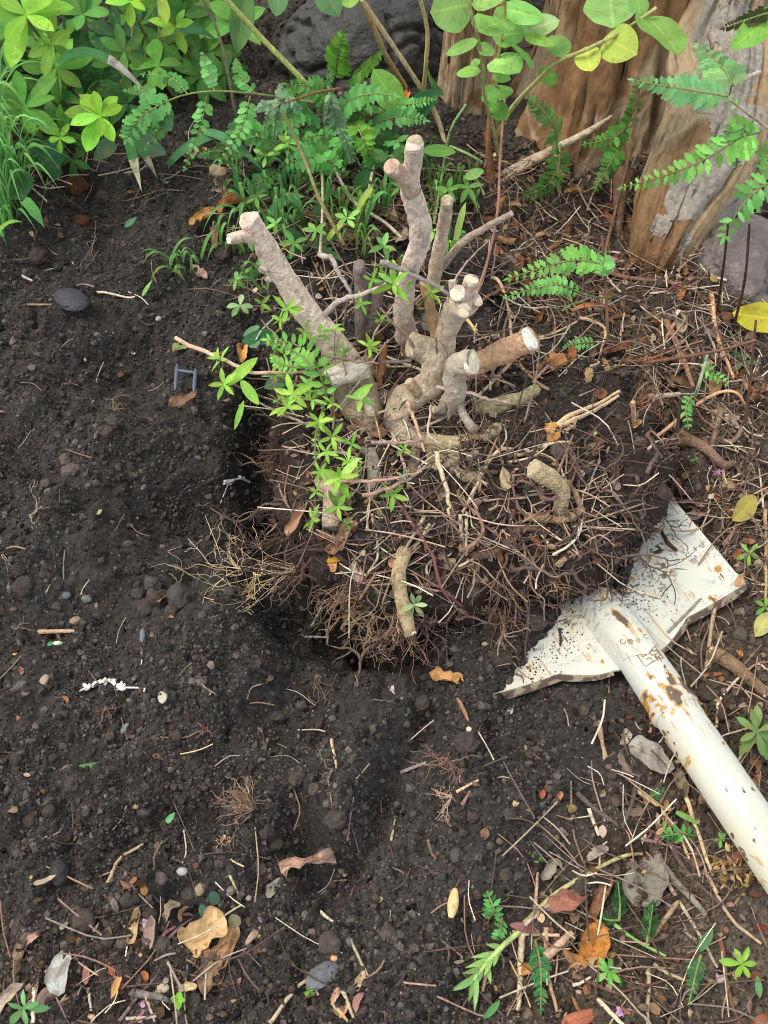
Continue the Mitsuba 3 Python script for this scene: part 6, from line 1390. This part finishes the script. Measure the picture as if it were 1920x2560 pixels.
def spot_pool(n=90000):
    px, py = rng.uniform(10, 1910, n), rng.uniform(380, 2550, n); P = hit(px, py); x, y = P[:, 0], P[:, 1]
    ok = (blade_top(x, y)[0] < P[:, 2] - .012) & shaft_clear(P, .026); q_ = ball_top(x, y)[1]; k = rng.uniform(size=n)
    lit = sample(np.clip(M_right + .7 * M_top + .15 * M_bl, 0, 1) * (1 - .75 * M_pack), x, y) * np.where((py > 1500) & (px > 900), .22, 1)
    hole = (px > 1560) & (px < 1770) & (py > 940) & (py < 1260) | (px > 1300) & (px < 1630) & (py > 950) & (py < 1110); ok &= ~hole | (k < .18)
    zone = {'ball': ok & (q_ < .95), 'litter': ok & (q_ > 1.0) & (k < lit), 'soil': ok & (q_ > 1.05) & (sample(M_litter, x, y) < .3)}
    zone['mid'] = ok & (q_ > 1.0) & (px > 600) & (px < 1130) & (py > 440) & (py < 780)
    return {z: np.column_stack([px, py])[m].tolist() for z, m in zone.items()}


POOL = spot_pool()


def litter_spot(zone):
    return POOL[zone].pop()


for zone, n in ZONES:
    for _ in range(n):
        px, py = litter_spot(zone); nm, c = KINDS[rng.integers(len(KINDS))]; L = rng.choice([28, 44, 66], p=[.4, .4, .2]) * rng.uniform(.85, 1.15)
        sh = rng.choice(['ell', 'torn', 'lan', 'round'], p=[.35, .35, .2, .1]); cu = rng.uniform(.5, 1.7) * rng.choice([1, -1])
        sz = 'small' if L < 36 else 'medium' if L < 56 else 'large'
        dryleaf(px, py, L, {'lan': .28, 'round': .8}.get(sh, rng.uniform(.4, .65)), rng.uniform(0, 360), c, cu, rng.uniform(.4, 1.0), .25 if sh == 'torn' else 0, sh, tilt=.3, roll=rng.normal(0, .35), nx=6, ny=8,
                noun=f'{sz} {nm} ' + {'ell': 'oval dry leaf', 'torn': 'torn dry leaf', 'lan': 'narrow dry leaf', 'round': 'round dry leaf'}[str(sh)], group='dry leaves of the litter')


# ---------------------------------------------------------------- straws and twigs
def lay(px2, r, bend=0.0, lift=0.0, n=12, follow=.0):
    """a straight or bent stick laid on the ground between pixels"""
    G = np.array([on(a, b) for a, b in px2]); Q = spline(G[:, :2], n) if len(G) > 2 else G[:1, :2] + np.linspace(0, 1, n)[:, None] * (G[1] - G[0])[None, :2]
    if bend:
        d = Q[-1] - Q[0]; Q = Q + np.sin(np.linspace(0, np.pi, n))[:, None] * np.array([-d[1], d[0]]) * bend
    g = np.maximum(S(Q[:, 0], Q[:, 1]), blade_top(Q[:, 0], Q[:, 1])[0]); t = np.linspace(-1, 1, n)
    fit = np.polyval(np.polyfit(t, g, 1 if follow < .5 else 3), t); fit = fit + np.percentile(g - fit, 78)
    return np.column_stack([Q, fit + r * .8 + lift])


def stick(px2, r, rgb, label=None, noun=None, name='straw', cat='straw', group=None, bend=0.0, lift=0.0, taper=.6, cut=False, mat='wood', sides=6, lump=.06):
    key = K(name); P = lay(px2, r, bend, lift, 14, 1.0 if len(px2) > 2 else 0)
    if name == 'straw': P = P + rng.normal(0, r * .10, P.shape)
    Sp = tube(key, P, np.linspace(r, r * taper, len(P)), vary(rgb, 8), mat, sides, 22 if name == 'straw' else 36, lump)
    if cut: cut_end(key, Sp[-1, :3], Sp[-1, :3] - Sp[-2, :3], Sp[-1, 3], (214, 196, 150)); cut_end(key, Sp[0, :3], Sp[0, :3] - Sp[1, :3], Sp[0, 3], (190, 150, 120))
    if label: tag(key, label, cat, group)
    else: auto(key, noun, cat, P[len(P) // 2], group)


STR, STRP, STRB, TWG = (180, 158, 130), (200, 186, 162), (142, 114, 94), (128, 110, 98)
for pts, r, c, lb, nm in [([(100, 1582), (187, 1580)], .0028, (196, 158, 130), 'short cut pinkish twig on the dark soil at the left', 'twig'), ([(272, 2208), (300, 2150), (360, 2112)], .0016, (206, 186, 140), 'bent pale straw on the dark soil at lower left', 'straw'), ([(242, 735), (300, 750), (338, 748)], .0013, (214, 198, 160), 'pale straw on the soil right of the slate stone', 'straw'), ([(64, 760), (130, 762)], .0012, (150, 122, 96), 'brown straw touching the left of the slate stone', 'straw'),
                          ([(56, 694), (82, 706)], .0016, (206, 200, 192), 'short white sliver above the slate stone', 'straw'), ([(776, 1570), (820, 1576)], .0012, (222, 216, 206), 'upper of two white slivers in front of the root ball', 'straw'), ([(760, 1594), (816, 1590)], .0013, (226, 220, 210), 'lower of two white slivers in front of the root ball', 'straw'), ([(860, 1652), (942, 1640)], .0014, (166, 130, 100), 'brown twig on the soil below the brown hair roots', 'twig'),
                          ([(828, 1850), (836, 1890), (842, 1922)], .0013, (214, 186, 134), 'pale straw standing on the soil left of the reddish root tuft', 'straw'), ([(1000, 1930), (1064, 1910)], .0020, (160, 146, 136), 'grey twig left of the reddish root tuft', 'twig'), ([(1140, 1985), (1195, 1955)], .0012, (206, 176, 130), 'straw lying right of the reddish root tuft', 'straw'), ([(1155, 2015), (1175, 1980)], .0020, (150, 122, 96), 'short brown twig right of the reddish root tuft', 'twig'),
                          ([(978, 2104), (988, 2050)], .0011, (214, 196, 150), 'pale sliver on the edge of the smooth track', 'straw'), ([(1070, 2100), (1078, 2130), (1090, 2150)], .0014, (120, 98, 84), 'dark bent stalk on the smooth track', 'straw'), ([(800, 2280), (835, 2306)], .0014, (224, 214, 196), 'white straw piece above the squarish clod', 'straw'), ([(876, 2352), (900, 2400), (920, 2440)], .0012, (206, 182, 140), 'pale straw leaning to the pale crumpled leaf', 'straw'),
                          ([(675, 2560), (720, 2500), (768, 2454), (798, 2490)], .0016, (206, 186, 156), 'bent pale straw left of the bluish slate', 'straw'), ([(830, 2505), (870, 2555)], .0016, (206, 176, 120), 'tan straw at the bottom centre', 'straw'), ([(858, 2480), (885, 2545)], .0018, (222, 202, 156), 'pale tan straw right of the tan straw at the bottom centre', 'straw'), ([(300, 2555), (350, 2490), (395, 2440)], .0020, (128, 112, 106), 'dark twig at the bottom left', 'twig'),
                          ([(330, 2480), (380, 2490), (428, 2505)], .0034, (122, 112, 106), 'thick grey twig piece at the bottom left', 'twig'), ([(320, 2550), (395, 2545)], .0012, (206, 180, 160), 'pinkish straw at the bottom edge, left', 'straw'), ([(368, 2490), (390, 2556)], .0012, (206, 184, 160), 'pale straw crossing the dark twig', 'straw'), ([(88, 2470), (90, 2560)], .0022, (224, 206, 176), 'upright cream straw in the bottom left corner', 'straw'), ([(222, 2470), (230, 2530)], .0012, (196, 176, 160), 'pale straw below the little pinkish leaf', 'straw'),
                          ([(575, 2190), (602, 2250)], .0010, (196, 190, 130), 'fine greenish straw above the grey-green leaves', 'straw'), ([(395, 2375), (430, 2340), (480, 2300)], .0016, (128, 106, 106), 'dark branched twig beside the mauve leaf', 'twig'), ([(390, 2380), (410, 2340), (440, 2320)], .0018, (150, 96, 92), 'red-brown twig beside the dark branched twig', 'twig'),
                          ([(1310, 2312), (1380, 2245), (1473, 2182), (1550, 2148), (1603, 2137)], .0023, (172, 166, 104), 'long pale green cut stalk over the rusty leaves at bottom right', 'stalk'), ([(1442, 1985), (1500, 2035), (1548, 2074)], .0026, (110, 98, 96), 'dark grey twig on the soil, left of the two crossing twigs', 'twig'), ([(1594, 1940), (1580, 2000), (1553, 2074)], .0026, (104, 94, 92), 'dark grey twig on the soil, right of the two crossing twigs', 'twig'), ([(1470, 2023), (1494, 2094)], .0020, (214, 200, 170), 'pale straw left of the crossing twigs', 'straw'),
                          ([(1590, 1982), (1650, 2025), (1700, 2100), (1720, 2150)], .0017, (214, 190, 142), 'long curved straw beside the lobed weed leaf', 'straw'), ([(1700, 1962), (1735, 2060), (1781, 2192)], .0024, (206, 180, 138), 'thick straight straw running along the shaft', 'straw'), ([(1760, 2180), (1820, 2290), (1900, 2362)], .0016, (206, 184, 140), 'long bent straw crossing the packed soil', 'straw'), ([(1640, 2138), (1700, 2220), (1762, 2290)], .0038, (134, 124, 118), 'thick grey twig behind the large grey leaf', 'twig'),
                          ([(1668, 2105), (1720, 2190), (1800, 2268)], .0028, (112, 96, 90), 'dark twig right of the thick grey twig', 'twig'), ([(1640, 2160), (1690, 2240), (1740, 2330), (1790, 2420)], .0016, (196, 176, 140), 'long straw running down past the green oval leaf', 'straw'), ([(1690, 2258), (1640, 2330), (1620, 2360)], .0018, (176, 150, 116), 'brown straw right of the large grey leaf', 'straw'), ([(1600, 2100), (1700, 2120)], .0014, (150, 128, 120), 'dark straw behind the large grey leaf', 'straw'),
                          ([(1500, 2290), (1570, 2340), (1662, 2392)], .0016, (134, 190, 96), 'thin bright green stem lying by the feathery fern tips', 'stalk'), ([(1618, 2414), (1620, 2480), (1618, 2560)], .0020, (206, 182, 146), 'upright tan straw at the bottom right', 'straw'), ([(1620, 2402), (1680, 2440), (1740, 2462)], .0015, (206, 184, 150), 'pale straw leading to the comb-like fern frond', 'straw'), ([(1494, 2500), (1560, 2570)], .0018, (222, 206, 170), 'cream straw at the bottom below the long green leaf', 'straw'),
                          ([(1800, 2355), (1812, 2450), (1850, 2570)], .0018, (150, 108, 82), 'brown stalk beside the bright lime seedling', 'straw'), ([(1430, 2440), (1500, 2468), (1570, 2495)], .0018, (134, 98, 86), 'dark red-brown stalk under the green rosette', 'straw'), ([(1365, 2320), (1370, 2440), (1392, 2530)], .0018, (196, 160, 124), 'tan stalk beside the dark green fern frond', 'straw'), ([(1305, 2335), (1300, 2430), (1293, 2530)], .0030, (222, 200, 156), 'broad pale straw at the left of the dark green fern frond', 'straw'),
                          ([(1280, 2335), (1395, 2342)], .0022, (206, 180, 150), 'pale straw under the purplish red leaf', 'straw'), ([(1360, 2400), (1425, 2340)], .0042, (190, 160, 124), 'broad tan stalk left of the orange leaf', 'straw'), ([(1310, 2320), (1420, 2220)], .0014, (176, 160, 150), 'grey straw under the rusty leaf', 'straw'), ([(1338, 2275), (1344, 2180)], .0014, (190, 160, 130), 'thin straw standing by the fern seedling', 'straw'), ([(1225, 2390), (1205, 2480)], .0016, (196, 160, 120), 'straw under the soft green shoot', 'straw'),
                          ([(1774, 1640), (1830, 1675), (1870, 1710), (1912, 1745)], .0062, (140, 112, 84), 'thick brown stick right of the shovel socket', 'stick'), ([(1392, 1070), (1460, 1032), (1545, 986)], .0028, (186, 158, 122), 'upper stem of the bundle of dry stems on the root ball', 'straw'), ([(1398, 1078), (1470, 1042), (1543, 998)], .0028, (206, 182, 146), 'lower stem of the bundle of dry stems on the root ball', 'straw'), ([(1404, 1084), (1440, 1068)], .0022, (190, 166, 132), 'short stem beside the bundle of dry stems', 'straw'),
                          ([(1560, 1080), (1700, 1056), (1850, 1037)], .0026, (206, 160, 116), 'long tan stalk lying from the root ball across the hole', 'stalk'), ([(1618, 1012), (1720, 980)], .0034, (190, 176, 148), 'flat pale stalk bridging the hole', 'stalk'), ([(1660, 812), (1695, 890), (1730, 978)], .0040, (164, 122, 92), 'thick brown twig sloping down to the hole', 'twig'), ([(1777, 738), (1790, 830), (1834, 950)], .0030, (198, 150, 106), 'straight tan stalk at the right, standing in the litter', 'stalk'), ([(1511, 676), (1640, 705), (1774, 768)], .0030, (150, 108, 88), 'long red-brown stalk under the tree roots', 'stalk'),
                          ([(1690, 805), (1660, 860), (1650, 910)], .0018, (196, 166, 116), 'curved tan straw beside the thick brown twig', 'straw'), ([(1280, 845), (1400, 835), (1500, 790)], .0020, (206, 176, 130), 'straw from the sawn branch end towards the long curled leaf', 'straw'), ([(1255, 860), (1290, 905), (1370, 980)], .0030, (176, 140, 108), 'brown stick below the sawn branch', 'twig'), ([(1230, 700), (1275, 800), (1300, 860)], .0022, (206, 176, 130), 'straw behind the knobby stem', 'straw'), ([(1165, 800), (1260, 850)], .0024, (206, 172, 120), 'straw under the knobby stem', 'straw'),
                          ([(1282, 906), (1200, 988), (1120, 1045), (1052, 1078)], .0021, (206, 184, 150), 'long pale curved straw lying across the S-curled stem', 'straw'), ([(1280, 1128), (1234, 1141), (1195, 1210), (1156, 1284)], .0018, (206, 184, 150), 'pale bent straw on the root ball below the yellowish root', 'straw'), ([(1286, 1140), (1360, 1122), (1434, 1113)], .0018, (206, 186, 154), 'pale straw on the root ball left of the clods', 'straw'), ([(980, 1085), (1012, 1178)], .0018, (200, 178, 146), 'short pale straw at the foot of the S-curled stem', 'straw'), ([(1150, 1290), (1158, 1390)], .0020, (200, 176, 140), 'left of two short upright straws in the roots', 'straw'), ([(1165, 1285), (1166, 1395)], .0020, (206, 186, 152), 'right of two short upright straws in the roots', 'straw'), ([(1060, 1300), (1000, 1400)], .0022, (190, 166, 132), 'upper straw leaning to the hanging root stub', 'straw'), ([(1075, 1310), (1010, 1410)], .0020, (180, 158, 130), 'lower straw leaning to the hanging root stub', 'straw'), ([(930, 1290), (945, 1390), (915, 1450)], .0012, (206, 190, 160), 'thin pale straw on the front of the root ball', 'straw'), ([(1395, 900), (1330, 960)], .0018, (190, 164, 140), 'straw leaning on the big crumpled leaf', 'straw'), ([(1640, 890), (1625, 850)], .0014, (190, 164, 130), 'short straw above the hole', 'straw'), ([(1450, 800), (1510, 825), (1500, 892)], .0018, (206, 176, 136), 'bent straw beneath the long curled leaf', 'straw'), ([(1805, 1960), (1880, 1850)], .0012, (206, 190, 160), 'fine straw running under the shaft', 'straw'), ([(1800, 1380), (1920, 1230)], .0016, (206, 176, 140), 'long straw beyond the shovel blade', 'straw'), ([(1905, 1290), (1908, 1520)], .0022, (176, 140, 110), 'upright brown stalk at the right edge', 'straw'),
                          ([(1660, 1600), (1740, 1520)], .0013, (150, 134, 122), 'thin grey straw touching the right of the blade', 'straw'), ([(1780, 1520), (1768, 1640), (1760, 1680)], .0018, (176, 146, 116), 'bent straw above the thick stick', 'straw'), ([(1790, 1820), (1800, 1750), (1880, 1670), (1920, 1680)], .0012, (206, 186, 150), 'thin looping straw right of the collar', 'straw'), ([(1660, 1240), (1760, 1268)], .0016, (120, 90, 74), 'dark straw at the bottom of the hole', 'straw'), ([(1500, 1800), (1510, 1900)], .0018, (176, 146, 118), 'brown straw on the soil below the blade', 'straw'), ([(1498, 1830), (1515, 1895)], .0014, (206, 176, 140), 'pale straw beside the brown straw below the blade', 'straw'),
                          ([(1700, 1120), (1760, 1130), (1800, 1170), (1830, 1170)], .0050, (130, 104, 84), 'bent brown root in the hole to the right', 'root'), ([(1660, 1040), (1680, 1090), (1760, 1120)], .0042, (122, 98, 80), 'dark root curving into the hole', 'root'), ([(1780, 1100), (1830, 1110), (1860, 1060)], .0030, (134, 110, 92), 'curved root on the far side of the hole', 'root'), ([(1800, 1030), (1785, 1090), (1775, 1130)], .0030, (134, 110, 92), 'short root behind the curved root', 'root')]:
    stick(pts, r * (.8 if nm in ('straw', 'stalk', 'twig') and r > .0018 else 1), tuple(np.array(c) * .93), lb, name=nm, cat=nm, cut='cut' in lb or nm == 'stick', lump=.16 if nm in ('stick', 'twig', 'root') else .05, mat='barkwood' if nm in ('stick', 'twig', 'root') else 'wood', sides=10 if r > .003 else 6)

for zone, n in (('litter', 130), ('ball', 110)):
    for _ in range(n):
        px, py = litter_spot(zone); L = rng.choice([50, 95, 160], p=[.4, .4, .2]) * rng.uniform(.8, 1.2); a = rng.uniform(0, np.pi)
        q = [(px - L / 2 * math.cos(a), py + L / 2 * math.sin(a) * .8), (px + L / 2 * math.cos(a), py - L / 2 * math.sin(a) * .8)]
        ends = np.array([on(*x) for x in q])
        if (blade_top(ends[:, 0], ends[:, 1])[0] > ends[:, 2] - .012).any() or not shaft_clear(ends, .024).all(): q = [(px, py), (px + 20, py - 10)]; L = 22
        nm, c = [('pale', STRP), ('tan', STR), ('brown', STRB), ('grey', (170, 156, 144)), ('dark', (110, 84, 70))][rng.choice(5, p=[.22, .3, .2, .14, .14])]
        b = rng.choice([0, .06, .16]) * rng.choice([-1, 1])
        stick(q, rng.uniform(.0005, .0012), c, noun=('short ' if L < 70 else 'long ' if L > 128 else '') + ('' if abs(b) < .1 else 'curved ') + nm + ' straw', group='loose straws in the litter', bend=b, lift=rng.uniform(0, .004))
# the finest litter, past counting
bag = Bag()
for zone, n in (('litter', 1500), ('ball', 420), ('soil', 90), ('mid', 260)):
    for _ in range(n):
        px, py = litter_spot(zone); P = on(px, py); L = rng.uniform(.003, .010); c = vary([BRNL, TANL, RUST, (130, 108, 92), (100, 78, 64), PALE, MAUVE][rng.integers(7)], 16)
        v, f, s, t = leaf_geo(L, L * rng.uniform(.3, .8), 'ell', rng.normal(0, .5), rng.normal(0, .8), nx=2, ny=4)
        v = v @ frame(np.append(rng.normal(size=2), rng.normal(0, .25)), [rng.normal(0, .4), rng.normal(0, .4), 1]).T
        v = v + P + [0, 0, .0008 - min(0, v[:, 2].min()) * .7]; bag.add(v, f, pack(c, s, t))
bag.emit('leaf_scraps', 'dry'); tag('leaf_scraps', 'tiny dry leaf scraps strewn through the litter', kind='stuff')
bag = Bag()
for zone, n in (('litter', 1700), ('ball', 560), ('soil', 150), ('mid', 330)):
    for _ in range(n):
        px, py = litter_spot(zone); P = on(px, py, .0008); a = rng.uniform(0, 6.28); L = rng.uniform(.006, .028 if zone == 'soil' else .060); d = np.array([math.cos(a), math.sin(a), rng.normal(0, .12)]) * L; P[2] += abs(rng.normal(0, .005)) * (zone != 'soil')
        e = P + d; e[2] = max(e[2], S(e[0], e[1]) + .0008); m = (P + e) / 2 + rng.normal(0, L * .08, 3); m[2] = max(m[2], S(m[0], m[1]) + .0006)
        tube(bag, [P, m, e], rng.uniform(.00025, .0007), vary([STR, STRP, STRB, (140, 114, 94), (92, 76, 66), (112, 92, 82), (140, 126, 116), (104, 84, 72), (84, 70, 62)][rng.integers(9)], 14), 'wood', 4, n=6)
bag.emit('straw_bits', 'wood'); tag('straw_bits', 'fine broken straw and rootlets in the litter', kind='stuff')


# ---------------------------------------------------------------- small single things
def rootlet(px, py, deg, Lpx, r, rgb, label, n=7, fan=.7, group=None):
    """a thing made of fine branching rootlets"""
    key = K('rootlet'); P0 = on(px, py, .001); bag_ = Bag(); d0 = img_dir(px, py, deg); L = Lpx * mpp(P0)
    for i in range(n):
        q = walk(P0, d0 + rng.normal(0, fan, 3) * [1, 1, .3] + [0, 0, .1], L * rng.uniform(.5, 1), 10, .3, .03)
        tube(bag_, q, np.linspace(r, r * .35, 11), vary(rgb, 12), 'wood', 5, n=18)
        for _ in range(3):
            j = rng.integers(2, 9); w = walk(q[j], (q[j + 1] - q[j]) + rng.normal(0, .005, 3), L * .3, 6, .35, .02); tube(bag_, w, np.linspace(r * .5, r * .25, 7), vary(rgb, 12), 'wood', 4, n=9)
    bag_.emit(key, 'wood'); tag(key, label, 'rootlet', group)


rootlet(640, 2030, 165, 130, .00042, (142, 114, 94), 'brown fibrous root tuft lying on the soil at lower left', 26, .4)
rootlet(1110, 1895, -95, 120, .00045, (126, 98, 86), 'reddish root tuft on the soil below the stump', 20, .55)
rootlet(1130, 1990, 200, 90, .00045, (166, 138, 114), 'pale lower strands under the reddish root tuft', 9, .6)
rootlet(790, 1690, -30, 130, .0006, (124, 100, 84), 'thin root loop on the soil left of the lilac petals', 4, .5)
rootlet(1020, 1640, -80, 70, .0006, (134, 96, 76), 'thin root below the hanging root stub', 4, .4)
rootlet(290, 1030, 70, 60, .0005, (128, 108, 88), 'rootlets on the clod below the hollow', 6, .7)
rootlet(75, 1290, -30, 110, .0005, (160, 136, 112), 'fine pale rootlet on the soil at the left edge', 3, .3)
rootlet(5, 1390, -35, 100, .0005, (130, 116, 104), 'fine grey rootlet at the left edge', 2, .25)
rootlet(30, 1570, 0, 100, .0004, (130, 116, 106), 'hair-thin rootlet left of the cut twig', 2, .3)
rootlet(520, 1820, -110, 60, .0007, (124, 92, 84), 'reddish forked rootlet on the soil left of centre', 4, .3)
rootlet(265, 1770, -50, 70, .0006, (124, 94, 82), 'reddish rootlet by the bean-shaped stone', 3, .3)
rootlet(830, 1925, 200, 80, .0005, (140, 120, 108), 'fine grey rootlet on the soil in the middle', 3, .4)
rootlet(1100, 2185, 200, 90, .0008, (96, 72, 66), 'dark wormlike root on the smooth track', 1, .2)
rootlet(350, 530, 0, 160, .0008, (92, 80, 74), 'tangle of dark dead roots under the hanging grass blades', 10, .8)
rootlet(225, 640, -90, 120, .0006, (120, 104, 96), 'pale thread of root on the upper left soil', 3, .4)
rootlet(690, 1310, 175, 60, .0006, (140, 116, 96), 'pale rootlets on the left of the root ball', 5, .5)
rootlet(1250, 1555, -60, 120, .0006, (134, 98, 74), 'thin branching root lying from the root ball onto the soil', 4, .35)
rootlet(560, 2090, -70, 60, .0004, (186, 156, 120), 'few fine pale strands under the brown root tuft', 5, .5)

# blue plastic clip: two pins and a bar
k = tag('plastic_clip', 'small blue-grey plastic clip shaped like an H on the soil', 'clip') or 'plastic_clip'
scene['material_plastic'] = {'type': 'twosided', 'b': {'type': 'principled', 'base_color': {'type': 'rgb', 'value': [.085, .115, .17]}, 'roughness': .4}}


def rod(key, a, b, r, mat, sides=12, ends=.3):
    q = np.linspace(a, b, 9); v, f, s, t = tube_geo(q, np.array([ends, .8, 1, 1, 1, 1, 1, .8, ends]) * r, sides)
    emit(key, v, f, np.stack([s, t], 1), mat)


zc = max(on(440, 940)[2], on(488, 945)[2]) + .0035
rod(f'{k}__pin', at(443, 910, zc + .001), at(438, 976, zc - .001), .0019, 'plastic'); rod(f'{k}__pin_001', at(489, 921, zc + .001), at(485, 982, zc - .001), .0019, 'plastic'); rod(f'{k}__bar', at(445, 926, zc + .0004), at(488, 932, zc + .0004), .0016, 'plastic', ends=.9)

# woodlouse: overlapping plates, head and feelers
k = tag('woodlouse', 'blue-grey woodlouse on the dark soil left of centre', 'woodlouse') or 'woodlouse'
W0 = on(358, 1592, .0022); WD = img_dir(358, 1592, 85); WX = unit(np.cross(WD, [0, 0, 1])); scene['material_louse'] = {'type': 'twosided', 'b': {'type': 'principled', 'base_color': {'type': 'rgb', 'value': [.13, .16, .21]}, 'roughness': .3}}
for i in range(8):
    u = -1 + 2 * i / 7; w = .0023 * math.sqrt(max(.12, 1 - .75 * u * u)); m = trimesh.creation.icosphere(2, 1.0); v = np.array(m.vertices)
    v = W0 + WD * (u * .0048) + np.multiply.outer(v[:, 0] * w, WX) + np.multiply.outer(v[:, 1] * .00115, WD) + np.multiply.outer(v[:, 2] * w * .72, np.array([0, 0, 1.0]))
    emit(K(f'{k}__plate'), v, np.array(m.faces), np.stack([v[:, 0], v[:, 1]], 1), 'louse')
for sg in (-1, 1):
    tube(K(f'{k}__feeler'), [W0 + WD * .0066 + WX * .0006 * sg, W0 + WD * .009 + WX * .002 * sg, W0 + WD * .011 + WX * .0016 * sg], .00022, (96, 96, 104), 'wood', 4)
    bag = Bag()
    for i in range(7):
        o = W0 + WD * (-.0045 + i * .0015); tube(bag, [o + WX * .0016 * sg - [0, 0, .0006], o + WX * .0023 * sg - [0, 0, .0010], o + WX * .0025 * sg - [0, 0, .0020]], .00010, (150, 150, 150), 'wood', 4)
    bag.emit(K(f'{k}__legs'), 'wood')

# white tassel of dried flowers
k = tag('flower_tassel', 'white dried flower tassel curled on the dark soil at the left', 'tassel') or 'flower_tassel'
T0 = lay([(200, 1732), (235, 1712), (270, 1706), (300, 1722), (330, 1728), (358, 1718), (364, 1736)], .0012, n=40, follow=1); tube(f'{k}__stalk', T0, np.linspace(.0008, .0007, 40), (222, 214, 200), 'wood', 6, n=50)
for i in range(22):
    P = T0[2 + i] + rng.normal(0, .0014, 3) + [0, 0, .0010]; v, f = blob_geo(rng.uniform(.0010, .0019), 1, .4, i + 90, .8); v = v * [1.5, .8, 1]; emit(K(f'{k}__floret'), rotz(v, rng.uniform(0, 6)) + P, f, pack((226, 222, 210), (v[:, 0] * 99) % .9, (v[:, 1] * 99) % .9), 'wood')
k = tag('withered_flower', 'white withered flower on the soil left of the root ball', 'flower') or 'withered_flower'
for a, b, r in (((562, 1212), (612, 1200), .0013), ((575, 1215), (590, 1200), .001), ((600, 1202), (626, 1210), .0016), ((572, 1214), (552, 1258), .0006), ((585, 1206), (560, 1216), .0016)):
    tube(K(f'{k}__petal'), lay([a, b], r, n=8), np.linspace(r, r * .6, 8), (206, 202, 196), 'wood', 6, n=10, lump=.4)
# seed pod
k = tag('seed_pod', 'single pale orange seed pod lying on the dark soil at the bottom', 'seed pod') or 'seed_pod'
P = on(1132, 2262, .003); D = img_dir(1132, 2262, 82); q = np.array([P + D * (u - .5) * .019 for u in np.linspace(0, 1, 14)]); u = np.linspace(0, 1, 14)
tube(f'{k}__husk', q, .0004 + .0032 * np.sin(np.pi * np.clip(u * .9 + .06, 0, 1))**.6, (222, 176, 120), 'wood', 14, n=24); tube(f'{k}__stalk', [q[-1], q[-1] + D * .003 + [.001, 0, 0], q[-1] + D * .006 + [.002, 0, .001]], .0005, (110, 84, 62), 'wood', 5)
# pale lilac petals and a dry tuft
for px, py, c, lb in ((978, 1728, (226, 210, 230), 'tiny lilac petals on the dark soil in front of the stump'), (1788, 1185, (196, 128, 196), 'tiny purple petals in the hole on the right'), (372, 2312, (206, 198, 210), 'lilac petals on the mauve leaf'), (358, 2530, (206, 150, 186), 'pink petals at the bottom left sticks'), (1562, 2530, (206, 170, 214), 'lilac petals at the bottom right'), (1198, 870, (220, 160, 168), 'pink petals below the orange-brown branch')):
    k = K('petals'); tag(k, lb, 'petals'); P = on(px, py, .001)
    for i in range(5):
        leaf(K(f'{k}__petal'), P + rng.normal(0, .0012, 3) * [1, 1, .3], np.append(rng.normal(size=2), .4), [0, 0, 1], .0055, .004, c, 'dry', shape='round', fold=.4, droop=.9)
for px, py, lb, c in ((1640, 2075, 'dry brown tuft of withered leaves under the shaft', (170, 140, 120)), (1870, 2180, 'dry golden seed tuft near the shaft exit', (176, 154, 118)), (1820, 2175, 'golden crumbly seed head left of the shaft exit', (178, 154, 112)), (1900, 990, 'dry brown seed tuft at the right edge', (140, 110, 88)), (1280, 880, 'dry withered tuft under the sawn branch', (150, 116, 92)), (1420, 2340, 'withered leaf tuft by the orange leaf', (160, 140, 116))):
    k = K('dry_tuft'); tag(k, lb, 'dry tuft'); P = on(px, py, .002); bag = Bag()
    for i in range(46):
        o = P + rng.normal(0, .006, 3) * [1, 1, .4] + [0, 0, .003]; v, f, s, t = leaf_geo(rng.uniform(.004, .010), rng.uniform(.002, .004), 'ell', .6, 1.2, nx=2, ny=4)
        bag.add(o + v @ frame(rng.normal(size=3) + [0, 0, .3], rng.normal(size=3)).T, f, pack(vary(c, 20), s, t))
    bag.emit(k, 'dry')


# ---------------------------------------------------------------- labels of the many small things: look, then the nearest thing one can find; ties are told apart by their order
def relation(p):
    best = min(LM, key=lambda k: np.hypot(*(np.array(LM[k]) - p))); d = p - np.array(LM[best]); n = np.hypot(*d)
    side = ('right of' if d[0] > 0 else 'left of') if abs(d[0]) > abs(d[1]) else ('below' if d[1] > 0 else 'above')
    return ('just ' if n < 75 else 'well ' if n > 190 else '') + f'{side} {best}'


ORD = ['leftmost', 'second from left', 'third from left', 'fourth from left', 'fifth from left', 'sixth from left', 'seventh from left', 'eighth from left', 'ninth from left', 'tenth from left']
by = {}
for key, noun, cat, p, group in AUTO:
    text = f'{noun} {relation(p)}'
    for w in ('just ', 'well ', 'dry '): text = text if len(text.split()) < 12 else text.replace(w, '')
    by.setdefault(text, []).append((p[0], key, cat, group))
for text, found in by.items():
    found.sort()
    for i, (_, key, cat, group) in enumerate(found):
        tag(key, text if len(found) == 1 else f'{text}, {ORD[min(i, 9)]} of {len(found)}', cat, group)
